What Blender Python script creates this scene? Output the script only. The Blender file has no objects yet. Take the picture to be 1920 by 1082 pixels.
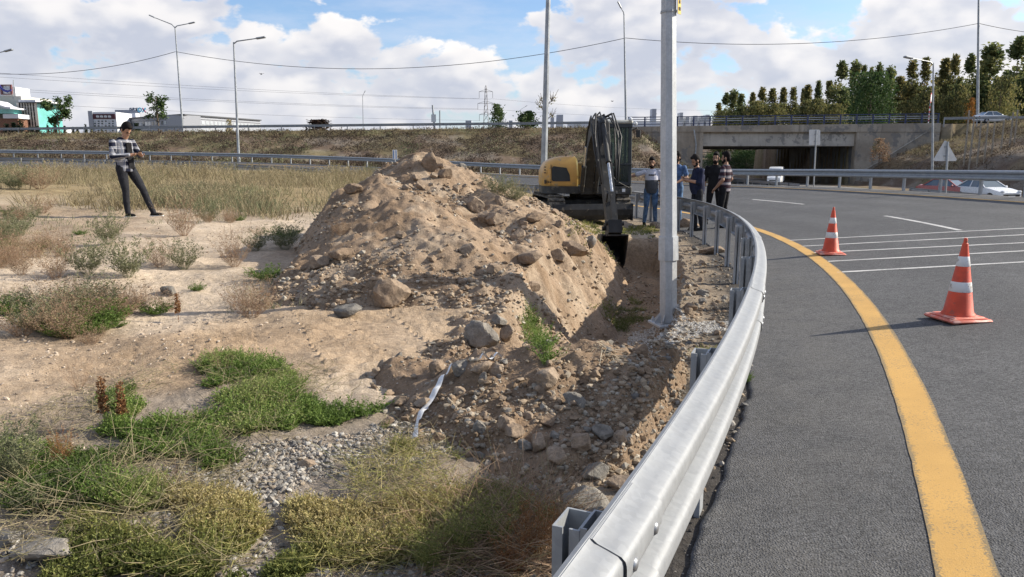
import bpy, math, random
import numpy as np
from mathutils import Vector, Matrix
R_ = math.radians
random.seed(7); rng = np.random.default_rng(11)
scene = bpy.context.scene
COL = scene.collection

# ------------------------------------------------------------------ camera
FPX, CZ = 1387.0, 1.6
PITCH = math.atan(241 / FPX)
cd = bpy.data.cameras.new('camera'); cam = bpy.data.objects.new('camera', cd); COL.objects.link(cam)
cd.sensor_width = 36; cd.lens = 36 * FPX / 1920; cd.clip_start = .05; cd.clip_end = 9000
cam.location = (0, 0, CZ); cam.rotation_euler = (math.pi / 2 - PITCH, 0, 0)
scene.camera = cam
# ------------------------------------------------------------------ light
SUN_EL, SUN_ROT = R_(29), R_(78)
SUN = np.array([math.cos(SUN_EL) * math.sin(SUN_ROT), math.cos(SUN_EL) * math.cos(SUN_ROT), math.sin(SUN_EL)])
ld = bpy.data.lights.new('sun', 'SUN'); ld.energy = 4.9; ld.angle = R_(.53); ld.color = (1, .915, .77)
sun = bpy.data.objects.new('sun', ld); COL.objects.link(sun)
sun.rotation_euler = Vector(SUN).to_track_quat('Z', 'Y').to_euler()
scene.view_settings.view_transform = 'Standard'; scene.view_settings.look = 'None'
scene.view_settings.gamma = 1; scene.view_settings.use_curve_mapping = False
scene.view_settings.exposure = .68
CLOUD_O = (7.9, 3.14, 7.12)
w = bpy.data.worlds.new('World'); scene.world = w; w.use_nodes = True

class NT:
    """tiny node-graph helper"""
    def __init__(s, tree): s.t = tree; tree.nodes.clear()
    def n(s, typ, **kw):
        nd = s.t.nodes.new(typ)
        for k, v in kw.items():
            if k.startswith('_'): setattr(nd, k[1:], v)
        for k, v in kw.items():
            if not k.startswith('_'):
                key = int(k[1:]) if k[0] == 'i' and k[1:].isdigit() else k.replace('__', ' ')
                s.put(nd.inputs[key], v)
        return nd
    def put(s, sock, v):
        if isinstance(v, bpy.types.NodeSocket): s.t.links.new(v, sock)
        elif isinstance(v, bpy.types.Node): s.t.links.new(v.outputs[0], sock)
        else:
            if isinstance(v, (tuple, list)) and len(v) == 3 and sock.type == 'RGBA': v = (*v, 1)
            sock.default_value = v
    def math(s, op, a, b=0.0, c=0.0, clamp=False):
        return s.n('ShaderNodeMath', _operation=op, _use_clamp=clamp, i0=a, i1=b, i2=c).outputs[0]
    def vm(s, op, a, b=(0, 0, 0)): return s.n('ShaderNodeVectorMath', _operation=op, i0=a, i1=b).outputs[0]
    def step(s, v, lo, hi, a=0.0, b=1.0):
        return s.n('ShaderNodeMapRange', _interpolation_type='SMOOTHSTEP', Value=v, From__Min=lo, From__Max=hi, To__Min=a, To__Max=b).outputs[0]
    def mix(s, f, a, b, mode='MIX'):
        nd = s.t.nodes.new('ShaderNodeMix'); nd.data_type = 'RGBA'; nd.blend_type = mode
        s.put(nd.inputs[0], f); s.put(nd.inputs[6], a); s.put(nd.inputs[7], b); return nd.outputs[2]
    def noise(s, vec, scale, detail=4.0, rough=.55, dist=0.0):
        return s.n('ShaderNodeTexNoise', Vector=vec, Scale=scale, Detail=detail, Roughness=rough, Distortion=dist).outputs[0]

g = NT(w.node_tree)
out = g.n('ShaderNodeOutputWorld'); bg = g.n('ShaderNodeBackground', Strength=.1)
g.t.links.new(bg.outputs[0], out.inputs[0])
sky = g.n('ShaderNodeTexSky', _sky_type='NISHITA', _sun_disc=False, _sun_elevation=SUN_EL, _sun_rotation=SUN_ROT, _air_density=1.0, _dust_density=1.2, _ozone_density=1.5)
d = g.n('ShaderNodeTexCoord').outputs['Generated']
sx = g.n('ShaderNodeSeparateXYZ', Vector=d)
el = sx.outputs[2]
# cloud coordinates: flatter towards the horizon
p0 = g.vm('MULTIPLY', d, (1, 1, 1.75))
def cum(off, det, puffs):
    p = g.vm('ADD', p0, off)
    v = g.math('ADD', g.math('MULTIPLY', g.noise(p, 3.3, 1.0, .5), .46), g.math('MULTIPLY', g.noise(p, 7.5, det, .55, .1), .42))
    if puffs: v = g.math('ADD', v, g.math('MULTIPLY', g.math('SUBTRACT', .5, g.n('ShaderNodeTexVoronoi', Vector=p, Scale=20.0).outputs['Distance']), .05))
    return v
O = CLOUD_O
c1 = cum(O, 6.0, True); c2 = cum((O[0] + .012, O[1], O[2] + .042), 3.0, False)
cov = g.step(el, .0, .24, .385, .455)
dn = g.math('SUBTRACT', c1, cov)
dens = g.step(dn, -.002, .022)
grad = g.math('SUBTRACT', c1, c2)
lit = g.math('ADD', g.math('MULTIPLY', g.step(grad, -.05, .09), .85), g.math('MULTIPLY', g.step(dn, .045, .0), .30), clamp=True)
lit = g.math('MULTIPLY', lit, g.step(dn, .2, .04, .6, 1.0))
ccol = g.mix(lit, (3.75, 3.95, 4.6), (6.9, 6.6, 6.35))
wisp = g.step(g.noise(g.vm('MULTIPLY', d, (2.2, 2.2, 9)), 3.0, 6.0, .6), .42, .75, 0, .4)
skyc = g.mix(1.0, sky.outputs[0], (.92, 1.03, 1.20), 'MULTIPLY')
base = g.mix(g.math('ADD', wisp, g.step(el, .13, .0, 0, .5), clamp=True), skyc, (4.7, 5.05, 5.9))
full = g.mix(g.math('MULTIPLY', dens, g.step(el, .0, .03, .55, .95)), base, ccol)
g.put(bg.inputs[0], full)

w.cycles.sampling_method = 'MANUAL'; w.cycles.sample_map_resolution = 256
# ------------------------------------------------------------------ numpy noise
def _h(ix, iy, s):
    n = (ix.astype(np.int64) * 374761393 + iy.astype(np.int64) * 668265263 + s * 974634777) & 0x7fffffff
    n = ((n ^ (n >> 13)) * 1274126177) & 0x7fffffff
    return ((n ^ (n >> 16)) & 0xffff) / 65535.0
def vnoise(x, y, s=0):
    x = np.asarray(x, float); y = np.asarray(y, float)
    x0 = np.floor(x); y0 = np.floor(y); fx = x - x0; fy = y - y0
    fx = fx * fx * (3 - 2 * fx); fy = fy * fy * (3 - 2 * fy)
    a, b = _h(x0, y0, s), _h(x0 + 1, y0, s); c, e = _h(x0, y0 + 1, s), _h(x0 + 1, y0 + 1, s)
    return (a * (1 - fx) + b * fx) * (1 - fy) + (c * (1 - fx) + e * fx) * fy - .5
def fbm(x, y, sc, octv=4, s=0, gain=.5):
    x = np.asarray(x, float); y = np.asarray(y, float)
    t = 0; a = 1; k = 1 / sc; ca, sa = .8, .6
    for o in range(octv):
        t = t + a * vnoise(x * k, y * k, s + o * 17); a *= gain; k *= 2.03
        x, y = ca * x - sa * y, sa * x + ca * y
    return t
def ss(a, b, v):
    t = np.clip((np.asarray(v, float) - a) / (b - a), 0, 1); return t * t * (3 - 2 * t)

# ------------------------------------------------------------------ pixel -> world
_F = np.array([0, math.cos(PITCH), -math.sin(PITCH)]); _U = np.array([0, math.sin(PITCH), math.cos(PITCH)])
def ray(px, py):
    v = _F * FPX + np.array([1., 0, 0]) * (px - 960) + _U * (541 - py); return v / v[1]
def at(px, py, y): return np.array([0, 0, CZ]) + ray(px, py) * y

# ------------------------------------------------------------------ road and land shape
RC = np.array([-36.13, 18.70]); RR = 40.26            # ramp curve: centre and rail radius
_fk = np.array([-180, -60, -25, -18, -6, 3, 15, 30, 45, 60, 75, 90, 120, 180.])
_zk = np.array([.1, .1, .05, .075, .01, -.1, -.24, -.33, -.1, .35, .75, 1.0, 1.3, 1.3])
_ft = np.linspace(-180, 180, 721); _zt = np.interp(_ft, _fk, _zk); _zt = np.convolve(np.pad(_zt, 10, 'edge'), np.ones(21) / 21, 'valid')
def polar(x, y):
    dx = np.asarray(x, float) - RC[0]; dy = np.asarray(y, float) - RC[1]
    return np.hypot(dx, dy), np.degrees(np.arctan2(dy, dx))
def pol2(rho, phi):
    return RC[0] + rho * np.cos(np.radians(phi)), RC[1] + rho * np.sin(np.radians(phi))
def zr(rho, phi): return np.interp(phi, _ft, _zt) + .06 * (rho - 40.3)
def Ro(phi): return np.interp(phi, [-60, -10, 0, 8, 15, 20, 30, 45, 180], [49.3, 49.5, 49.68, 50.1, 50.5, 50.3, 50.0, 49.8, 49.8])
LOW = np.array([(33, 175), (33, 140), (32.8, 117), (32.4, 92), (31.9, 75), (31.2, 60), (30.4, 47), (31, 34), (35, 20), (45, 4), (62, -12), (90, -25.)])
def densify(P, n):
    P = np.asarray(P, float); t = np.arange(len(P)); tt = np.linspace(0, len(P) - 1, n * 4)
    # Catmull-Rom
    Q = np.vstack([2 * P[0] - P[1], P, 2 * P[-1] - P[-2]]); i = np.minimum(tt.astype(int), len(P) - 2); f = (tt - i)[:, None]
    a, b, c, e = Q[i], Q[i + 1], Q[i + 2], Q[i + 3]
    C = .5 * (2 * b + (c - a) * f + (2 * a - 5 * b + 4 * c - e) * f ** 2 + (3 * b - a - 3 * c + e) * f ** 3)
    L = np.r_[0, np.cumsum(np.linalg.norm(np.diff(C, axis=0), axis=1))]; u = np.linspace(0, L[-1], n)
    return np.stack([np.interp(u, L, C[:, k]) for k in range(C.shape[1])], 1)
LOWD = densify(LOW, 220)
LOWZ = np.interp(LOWD[:, 1], [-20, 20, 50, 92, 180], [-.8, -1.0, -1.15, -1.35, -1.35])
_tan = np.gradient(LOWD, axis=0); _tan /= np.linalg.norm(_tan, axis=1)[:, None]
def low_dist(x, y):
    """distance to lower road, its height there, and which side (+ = east)"""
    x = np.ravel(x); y = np.ravel(y); D = np.empty(len(x)); Z = np.empty(len(x)); S = np.empty(len(x))
    for i in range(0, len(x), 20000):
        dx = x[i:i + 20000, None] - LOWD[None, :, 0]; dy = y[i:i + 20000, None] - LOWD[None, :, 1]
        q = dx * dx + dy * dy; k = q.argmin(1); r = np.arange(len(k))
        D[i:i + 20000] = np.sqrt(q[r, k]); Z[i:i + 20000] = LOWZ[k]
        S[i:i + 20000] = dx[r, k] * -_tan[k, 1] + dy[r, k] * _tan[k, 0]
    return D, Z, S
YE = 91.5                                               # front edge of the highway
def zh(x): return 5.75 - .0105 * (34 - np.clip(x, -140, 60)) + .005 * np.clip(np.asarray(x) - 42, 0, 60)
TR_R = 38.92; TR_A, TR_B = 5.15, 15.2                   # trench: radius on the curve, start and end in y
def trench_floor(x, y): return -.50 - .14 * ss(6.0, 8, y) + .08 * fbm(x, y, .5, 3, 5)
def trench_wall(x, y):
    """height above which earth is cut away by the trench"""
    rho, phi = polar(x, y)
    hw = .31 + .16 * fbm(x, y, .9, 3, 8) + .14 * fbm(x, y, .3, 4, 9)
    dd = rho - TR_R
    west = np.maximum(0, -dd - hw) * (1.35 + .5 * fbm(x, y, .5, 3, 12)) + .10 * fbm(x, y, .22, 4, 13) * ss(.0, .25, -dd - hw); east = np.maximum(0, dd - hw) * 3.0
    end = np.maximum(0, TR_A - np.asarray(y)) * 1.1 + np.maximum(0, np.asarray(y) - TR_B) * 1.6
    return trench_floor(x, y) + west + east + end
def field(x, y):
    z = .10 + .02 * (np.clip(y, -20, 22) - 3) + .025 * np.clip(-x, -1, 16) - .16 * np.clip(x, 0, 4) * ss(9, 15, y)
    z = z + .10 * fbm(x, y, 3.2, 3, 21) * ss(2, 9, np.hypot(x, y))
    return z
def T(x, y, fine=True):
    x = np.asarray(x, float); y = np.asarray(y, float); shp = x.shape; x = x.ravel(); y = y.ravel()
    rho, phi = polar(x, y); ro = Ro(phi) + 1.5
    z = field(x, y)
    ze = zr(np.full_like(rho, 40.3), phi)
    z = z + (ze - .022 - z) * ss(37.6, 39.7, rho)
    near = (rho < 40.6)
    z = np.where(near, np.minimum(z, trench_wall(x, y)), z)
    if fine:
        r = np.hypot(x, y); m = near * (1 - ss(40, 70, r)) * (1 - .85 * ss(39.7, 40.1, rho))
        z = z + m * (.05 * fbm(x, y, .55, 4, 31) + .012 * fbm(x, y, .09, 3, 33) * (1 - ss(8, 16, r)))
        # wheel and track marks in the loose soil
        tm = ss(-3.6, -2.2, x) * (1 - ss(-.7, -.1, x)) * ss(4.3, 5.2, y) * (1 - ss(6.6, 7.4, y))
        q = x * .92 + y * .38; u = -x * .38 + y * .92
        z = z + m * tm * (.024 * np.sin(u * 42 + 3 * fbm(x, y, .6, 2, 71)) * (np.sin(q * 7.5 + 1) > -.1) + .03 * fbm(x, y, .35, 3, 73))
        rut = np.exp(-((y - 7.0 - .12 * (x + 4)) / .22) ** 2) + np.exp(-((y - 8.9 - .12 * (x + 4)) / .22) ** 2)
        z = z - m * .05 * rut * (1 - ss(-2.6, -1.8, x))
    road = ss(40.24, 40.5, rho)
    z = z * (1 - road) + (np.where(near, z, zr(rho, phi)) - .07) * road
    # land beyond the ramp
    zo = zr(ro, phi)
    L = (zo - .35) + (-1.25 - zo + .35) * ss(2, 17, x)
    wv = ss(0, 6, rho - ro - .3)
    z = np.where(rho > ro, (zo - .06) * (1 - wv) + L * wv, z)
    far = np.where(rho > ro + .3)[0]
    if len(far):
        X, Y = x[far], y[far]; b = z[far]; H = zh(X)
        D, Z, S = low_dist(X, Y)
        e = np.minimum(H - .27 * np.maximum(0, YE - Y), np.where((X > 13) & (X < 52.3), 4.9, 99))
        left = e - .75 * np.maximum(0, X - 15.0)
        right = np.minimum(H + .3 * ss(92, 80, Y), H - .10 * np.maximum(0, YE - Y)) ; right = np.minimum(right, np.where((X > 13) & (X < 51.5), 4.7, 99)); right = np.minimum(right, -1.25 + .33 * np.maximum(0, D - 4.6))
        right = np.where(X > 41.5, np.minimum(right, -1.3 + .72 * (X - 41.5) + np.maximum(0, Y - 60) * .0), -9)
        em = np.where(X < 30, left, np.where(S > 0, right, -9))
        back = H - .3 * np.maximum(0, Y - 121)
        YJ = np.where((X > 13) & (X < 52.3), YE + 1.35, YE)
        em = np.where(Y > YJ, np.where((X > 23.3) & (X < 41.7), -9, np.minimum(H - .08, back)), em)
        n = fbm(X, Y, 5, 4, 41) * .5 + .12 * fbm(X, Y, 1.2, 3, 43)
        slope = (Y < YE - .5) & (em > b + .2)
        b = np.maximum(b, em + np.where(slope, n * ss(0, 2, H - em), 0))
        lw = 1 - ss(4.6, 8.0, D)
        op = ((X > 23.2) & (X < 41.8) & (Y > 84) & (Y < 150))
        lw = np.where(op, 1, np.where(Y > 150, 0, np.where((em > b - .3) & (D > 5.2), 0, lw)))
        b = b * (1 - lw) + (Z - .06) * lw
        b = np.where(Y > 145, np.maximum(b, -1 + 6.3 * ss(145, 182, Y) * (1 - ss(220, 300, Y) * .5)), b)
        z[far] = b
    return z.reshape(shp)
def mound_h(x, y):
    cones = [(-1.42, 12.0, 1.74, .62), (-1.1, 12.3, 1.60, .6), (-1.95, 10.5, 1.42, .66), (-1.3, 9.3, 1.10, .50), (-.95, 8.2, .74, .42), (-.35, 10.9, 1.16, .45), (.35, 9.6, .72, .5),
             (.62, 8.6, .50, .62), (.0, 7.7, .46, .48), (.25, 12.4, .86, .52), (.45, 7.0, .34, .55), (.42, 6.4, .27, .45), (.12, 6.5, .25, .4), (-2.0, 9.9, .62, .66), (-1.55, 8.1, .52, .55), (.9, 11.2, .55, .6), (.9, 13.0, .45, .5)]
    k = 9.0; t = 0
    for cx, cy, h, s in cones:
        r = np.sqrt((x - cx) ** 2 + (y - cy) ** 2 + .02)
        t = t + np.exp(k * (h + .06 - s * r))
    z = np.log(t) / k
    z = z + .13 * fbm(x, y, 1.1, 3, 51) + .13 * fbm(x, y, .42, 4, 55) + .065 * fbm(x, y, .17, 4, 53) + .02 * fbm(x, y, .06, 2, 54)
    z = z + .05 * np.abs(fbm(x * 1.0, y * .35, .35, 3, 57))
    z = z - .9 * np.maximum(0, -2.5 - np.asarray(x))
    return np.minimum(z, trench_wall(x, y) + .02)
def heap_h(x, y):
    cones = [(.0, 4.6, .40, .46), (.45, 4.75, .47, .5), (-.3, 4.9, .36, .42), (.85, 5.0, .38, .5), (.3, 4.25, .30, .44), (-.15, 5.3, .34, .5), (.62, 4.4, .30, .44)]
    k = 12.0; t = 0
    for cx, cy, h, s in cones:
        t = t + np.exp(k * (h + .02 - s * np.sqrt((x - cx) ** 2 + (y - cy) ** 2 + .01)))
    z = np.log(t) / k + .14 * fbm(x, y, .4, 4, 61) + .06 * fbm(x, y, .12, 3, 63)
    rho, _ = polar(x, y)
    return np.minimum(z - 3 * np.maximum(0, rho - 39.7), trench_wall(x, y) + .10 + 9 * np.maximum(0, 4.7 - np.asarray(y)))
def ground(x, y):
    """top surface in the dig area: terrain, mound and heap"""
    x = np.asarray(x, float); y = np.asarray(y, float)
    return np.maximum(np.maximum(T(x, y), mound_h(x, y)), heap_h(x, y))
def hit(px, py, surf=None, y0=1.2, y1=60):
    """where the sight line through a photo pixel meets the ground"""
    surf = surf or ground; r = ray(px, py); ys = np.exp(np.linspace(math.log(y0), math.log(y1), 900))
    h = surf(r[0] * ys, ys) - (CZ + r[2] * ys); k = np.argmax(h > 0)
    if k == 0: k = max(1, int(np.argmax(h * (ys < 16) - 9 * (ys > 16))))
    a, b = ys[k - 1], ys[k]; t = h[k - 1] / (h[k - 1] - h[k] + 1e-9); yy = a + (b - a) * min(max(t, 0), 1)
    return np.array([r[0] * yy, yy, float(surf(np.array([r[0] * yy]), np.array([yy]))[0])])
def hits(px, py, surf=None, y0=1.2, y1=40):
    surf = surf or ground; px = np.asarray(px, float); py = np.asarray(py, float)
    v = _F[None] * FPX + (px - 960)[:, None] * np.array([1., 0, 0]) + (541 - py)[:, None] * _U; v /= v[:, 1:2]
    ys = np.exp(np.linspace(math.log(y0), math.log(y1), 220)); res = np.empty((len(px), 3))
    for i in range(0, len(px), 400):
        V = v[i:i + 400]; X = V[:, :1] * ys; Y = np.broadcast_to(ys, X.shape); h = surf(X, Y) - (CZ + V[:, 2:3] * ys)
        k = np.maximum(np.argmax(h > 0, 1), 1); r = np.arange(len(k)); h0, h1 = h[r, k - 1], h[r, k]
        yy = ys[k - 1] + (ys[k] - ys[k - 1]) * np.clip(h0 / (h0 - h1 + 1e-9), 0, 1)
        res[i:i + 400, 0] = V[:, 0] * yy; res[i:i + 400, 1] = yy
    res[:, 2] = surf(res[:, 0], res[:, 1]); return res

# ------------------------------------------------------------------ objects, parts, meshes
def raw_mesh(name, V, Fc, mats, mi=None, smooth=False):
    """V (n,3) array, Fc list of faces or (m,k) int array"""
    me = bpy.data.meshes.new(name)
    V = np.asarray(V, np.float32)
    if isinstance(Fc, np.ndarray):
        m, k = Fc.shape
        me.vertices.add(len(V)); me.vertices.foreach_set('co', V.ravel())
        me.loops.add(m * k); me.loops.foreach_set('vertex_index', Fc.astype(np.int32).ravel())
        me.polygons.add(m); me.polygons.foreach_set('loop_start', np.arange(0, m * k, k, dtype=np.int32))
        me.update(calc_edges=True)
    else:
        me.from_pydata(V.tolist(), [], Fc); me.update()
    for mt in (mats if isinstance(mats, (list, tuple)) else [mats]): me.materials.append(mt)
    if mi is not None: me.polygons.foreach_set('material_index', np.asarray(mi, np.int32))
    me.polygons.foreach_set('use_smooth', np.full(len(me.polygons), smooth is True))
    return me
def link(name, me, parent=None):
    o = bpy.data.objects.new(name, me); COL.objects.link(o)
    if parent is not None: o.parent = parent
    return o
def tag(o, label=None, cat=None, group=None, kind=None):
    if label: o['label'] = label
    if cat: o['category'] = cat
    if group: o['group'] = group
    if kind: o['kind'] = kind
    return o
def thing(name, label, cat, loc=(0, 0, 0), rz=0, group=None):
    o = bpy.data.objects.new(name, None); COL.objects.link(o); o.empty_display_size = .2
    o.location = loc; o.rotation_euler = (0, 0, rz); return tag(o, label, cat, group)
def dup(o, parent=None):
    c = o.copy(); COL.objects.link(c)
    if parent is not None: c.parent = parent
    for ch in list(o.children): dup(ch, c)
    return c

class MB:
    """collects shapes into one mesh"""
    def __init__(s): s.V = []; s.F = []; s.M = []; s.n = 0; s.mats = []; s.cur = 0
    def use(s, m):
        if m not in s.mats: s.mats.append(m)
        s.cur = s.mats.index(m); return s
    def add(s, V, Fc):
        V = np.asarray(V, float).reshape(-1, 3); s.V.append(V); s.F += [[i + s.n for i in f] for f in Fc]; s.M += [s.cur] * len(Fc); s.n += len(V); return s
    def box(s, c, size, rot=None, bev=0.0, taper=1.0):
        """chamfered box; rot = Matrix 3x3 or z angle"""
        hx, hy, hz = [v / 2 for v in size]; b = min(bev, hx * .9, hy * .9, hz * .9)
        if b <= 0:
            V = np.array([[sx * hx * (taper if sz > 0 else 1), sy * hy * (taper if sz > 0 else 1), sz * hz] for sz in (-1, 1) for sy in (-1, 1) for sx in (-1, 1)])
            Fc = [[0, 2, 3, 1], [4, 5, 7, 6], [0, 1, 5, 4], [2, 6, 7, 3], [0, 4, 6, 2], [1, 3, 7, 5]]
        else:
            def ringp(hx, hy, z, b): return [[-hx + b, -hy, z], [hx - b, -hy, z], [hx, -hy + b, z], [hx, hy - b, z], [hx - b, hy, z], [-hx + b, hy, z], [-hx, hy - b, z], [-hx, -hy + b, z]]
            V = ringp(hx - b, hy - b, -hz, b * .4) + ringp(hx, hy, -hz + b, b) + ringp(hx * taper, hy * taper, hz - b, b) + ringp(hx * taper - b, hy * taper - b, hz, b * .4)
            Fc = [[7, 6, 5, 4, 3, 2, 1, 0], list(range(24, 32))]
            for k in range(3):
                for i in range(8): j = (i + 1) % 8; Fc.append([k * 8 + i, k * 8 + j, k * 8 + 8 + j, k * 8 + 8 + i])
            V = np.array(V)
        if rot is not None:
            Rm = np.array(rot) if not np.isscalar(rot) else np.array([[math.cos(rot), -math.sin(rot), 0], [math.sin(rot), math.cos(rot), 0], [0, 0, 1]])
            V = V @ Rm.T
        return s.add(V + np.asarray(c, float), Fc)
    def bar(s, a, b, wdt, hgt, up=(0, 0, 1), bev=0.0, taper=1.0):
        """box from a to b: wdt sideways, hgt along up"""
        a = Vector(a); b = Vector(b); z = (b - a); L = z.length; z.normalize(); u = Vector(up)
        x = u.cross(z)
        if x.length < 1e-4: x = Vector((1, 0, 0)).cross(z)
        x.normalize(); y = z.cross(x); Rm = np.array([[x[i], y[i], z[i]] for i in range(3)])
        return s.box((a + b) / 2, (wdt, hgt, L), Rm, bev, taper)
    def tube(s, P, r, n=8, cap=True, flat=1.0):
        P = [Vector(p) for p in P]; m = len(P); r = [r] * m if np.isscalar(r) else r
        V = []; ref = None
        for i in range(m):
            t = (P[min(i + 1, m - 1)] - P[max(i - 1, 0)]).normalized()
            if ref is None: ref = Vector((0, 0, 1)) if abs(t.z) < .9 else Vector((1, 0, 0))
            x = ref - t * ref.dot(t); x.normalize(); y = t.cross(x); ref = x
            for k in range(n):
                a = 2 * math.pi * k / n; V.append(P[i] + x * (r[i] * math.cos(a)) + y * (r[i] * flat * math.sin(a)))
        Fc = [[i * n + k, i * n + (k + 1) % n, (i + 1) * n + (k + 1) % n, (i + 1) * n + k] for i in range(m - 1) for k in range(n)]
        if cap: Fc += [list(range(n - 1, -1, -1)), [(m - 1) * n + k for k in range(n)]]
        return s.add([tuple(v) for v in V], Fc)
    def cyl(s, a, b, r0, r1=None, n=12): return s.tube([a, b], [r0, r0 if r1 is None else r1], n)
    def lathe(s, prof, c=(0, 0, 0), n=20, axis='z', cap=True):
        V = []; m = len(prof)
        for r, h in prof:
            for k in range(n):
                a = 2 * math.pi * k / n; p = (r * math.cos(a), r * math.sin(a), h)
                if axis == 'x': p = (h, p[0], p[1])
                if axis == 'y': p = (p[1], h, p[0])
                V.append((p[0] + c[0], p[1] + c[1], p[2] + c[2]))
        Fc = [[i * n + k, i * n + (k + 1) % n, (i + 1) * n + (k + 1) % n, (i + 1) * n + k] for i in range(m - 1) for k in range(n)]
        if cap: Fc += [list(range(n - 1, -1, -1)), [(m - 1) * n + k for k in range(n)]]
        return s.add(V, Fc)
    def prism(s, poly, h0, h1, axis='z', c=(0, 0, 0), rz=0):
        """closed outline swept along an axis; axis y: outline is (x,z); axis x: outline is (y,z)"""
        n = len(poly); V = []
        for h in (h0, h1):
            for a, b in poly: V.append({'z': (a, b, h), 'y': (a, h, b), 'x': (h, a, b)}[axis])
        V = np.array(V, float)
        if rz: cc, sn = math.cos(rz), math.sin(rz); V[:, :2] = V[:, :2] @ np.array([[cc, sn], [-sn, cc]])
        Fc = [list(range(n - 1, -1, -1)), list(range(n, 2 * n))] + [[i, (i + 1) % n, n + (i + 1) % n, n + i] for i in range(n)]
        return s.add(V + np.asarray(c, float), Fc)
    def ball(s, c, r, n=10, m=7, sc=(1, 1, 1), rot=None):
        prof = [(math.sin(math.pi * i / m), -math.cos(math.pi * i / m)) for i in range(m + 1)]
        V = np.array([(max(q, .001) * math.cos(2 * math.pi * k / n), max(q, .001) * math.sin(2 * math.pi * k / n), h) for q, h in prof for k in range(n)]) * r * np.array(sc)
        if rot is not None: V = V @ np.array(rot).T
        Fc = [[i * n + k, i * n + (k + 1) % n, (i + 1) * n + (k + 1) % n, (i + 1) * n + k] for i in range(m) for k in range(n)]
        return s.add(V + np.asarray(c, float), Fc)
    def sweep(s, prof, path_frames, closed=True, caps=True):
        """prof (k,2) swept through frames [(origin, xdir, zdir)]"""
        k = len(prof); V = []
        for o, xd, zd in path_frames:
            for a, b in prof: V.append(np.asarray(o) + a * np.asarray(xd) + b * np.asarray(zd))
        m = len(path_frames); kk = k if closed else k - 1
        Fc = [[i * k + j, i * k + (j + 1) % k, (i + 1) * k + (j + 1) % k, (i + 1) * k + j] for i in range(m - 1) for j in range(kk)]
        if closed and caps: Fc += [list(range(k - 1, -1, -1)), [(m - 1) * k + j for j in range(k)]]
        return s.add(V, Fc)
    def build(s, name, mats=None, parent=None, smooth=False, loc=None):
        V = np.concatenate(s.V) if s.V else np.zeros((0, 3))
        ms = s.mats or (mats if isinstance(mats, (list, tuple)) else [mats])
        me = raw_mesh(name, V, s.F, ms, s.M, smooth)
        if smooth == 'auto':
            me.polygons.foreach_set('use_smooth', np.ones(len(me.polygons), bool)); me.set_sharp_from_angle(angle=R_(38))
        o = link(name, me, parent)
        if loc is not None: o.location = loc
        return o

# ------------------------------------------------------------------ materials
MATS = {}
def mat(name, col, rough=.8, metal=0.0, var=.18, scale=6.0, col2=None, bump=0.0, bscale=40.0, spec=.5, detail=5.0, lo=.35, hi=.65, wear=None, trans=0.0, coords='Object', sheen=None):
    if name in MATS: return MATS[name]
    m = bpy.data.materials.new(name); m.use_nodes = True; q = NT(m.node_tree)
    o = q.n('ShaderNodeOutputMaterial'); b = q.n('ShaderNodeBsdfPrincipled', Roughness=rough, Metallic=metal)
    b.inputs['Specular IOR Level'].default_value = spec
    q.t.links.new(b.outputs[0], o.inputs[0])
    tc = q.n('ShaderNodeTexCoord').outputs[coords]
    c2 = col2 or tuple(min(1, v * (1 + var)) for v in col); c1 = col if col2 else tuple(v * (1 - var) for v in col)
    cc = q.mix(q.step(q.noise(tc, scale, detail, .6), lo, hi), c1, c2)
    if wear:                     # (colour, noise scale, threshold)
        cc = q.mix(q.step(q.noise(q.vm('ADD', tc, (5, 3, 1)), wear[1], 6, .65), wear[2], wear[2] + .08), cc, wear[0])
    q.put(b.inputs['Base Color'], cc)
    q.put(b.inputs['Roughness'], q.step(q.noise(q.vm('ADD', tc, (1, 7, 2)), scale * 2.3, 4), .3, .7, max(.02, rough - .08), min(1, rough + .08)))
    if trans: b.inputs['Transmission Weight'].default_value = trans
    if bump:
        bn = q.n('ShaderNodeBump', Strength=bump, Distance=.02, Height=q.noise(tc, bscale, 5, .6)); q.put(b.inputs['Normal'], bn.outputs[0])
    MATS[name] = m; return m
def leafmat(name, cols, rough=.7, transl=.35, attr='tint'):
    """foliage: colour runs through cols by a per-leaf tint"""
    m = bpy.data.materials.new(name); m.use_nodes = True; q = NT(m.node_tree)
    o = q.n('ShaderNodeOutputMaterial')
    t = q.n('ShaderNodeAttribute', _attribute_name=attr).outputs['Fac']
    rp = q.t.nodes.new('ShaderNodeValToRGB'); q.put(rp.inputs[0], t); e = rp.color_ramp.elements
    for i, c in enumerate(cols):
        k = e[i] if i < 2 else e.new(1)
        k.position = i / (len(cols) - 1); k.color = (*c, 1)
    e[0].position = 0
    for i in range(len(cols)): rp.color_ramp.elements[i].position = i / (len(cols) - 1); rp.color_ramp.elements[i].color = (*cols[i], 1)
    b = q.n('ShaderNodeBsdfPrincipled', Roughness=rough); q.put(b.inputs['Base Color'], rp.outputs[0]); b.inputs['Specular IOR Level'].default_value = .25
    tr = q.n('ShaderNodeBsdfTranslucent'); q.put(tr.inputs[0], rp.outputs[0])
    mx = q.n('ShaderNodeMixShader', i0=transl); q.t.links.new(b.outputs[0], mx.inputs[1]); q.t.links.new(tr.outputs[0], mx.inputs[2]); q.t.links.new(mx.outputs[0], o.inputs[0])
    return m
def set_attr(me, name, vals):
    a = me.attributes.new(name, 'FLOAT', 'POINT'); a.data.foreach_set('value', np.asarray(vals, np.float32))
def set_col(me, name, vals):
    a = me.attributes.new(name, 'FLOAT_COLOR', 'POINT'); c = np.ones((len(vals), 4), np.float32); c[:, :3] = vals; a.data.foreach_set('color', c.ravel())

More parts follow.
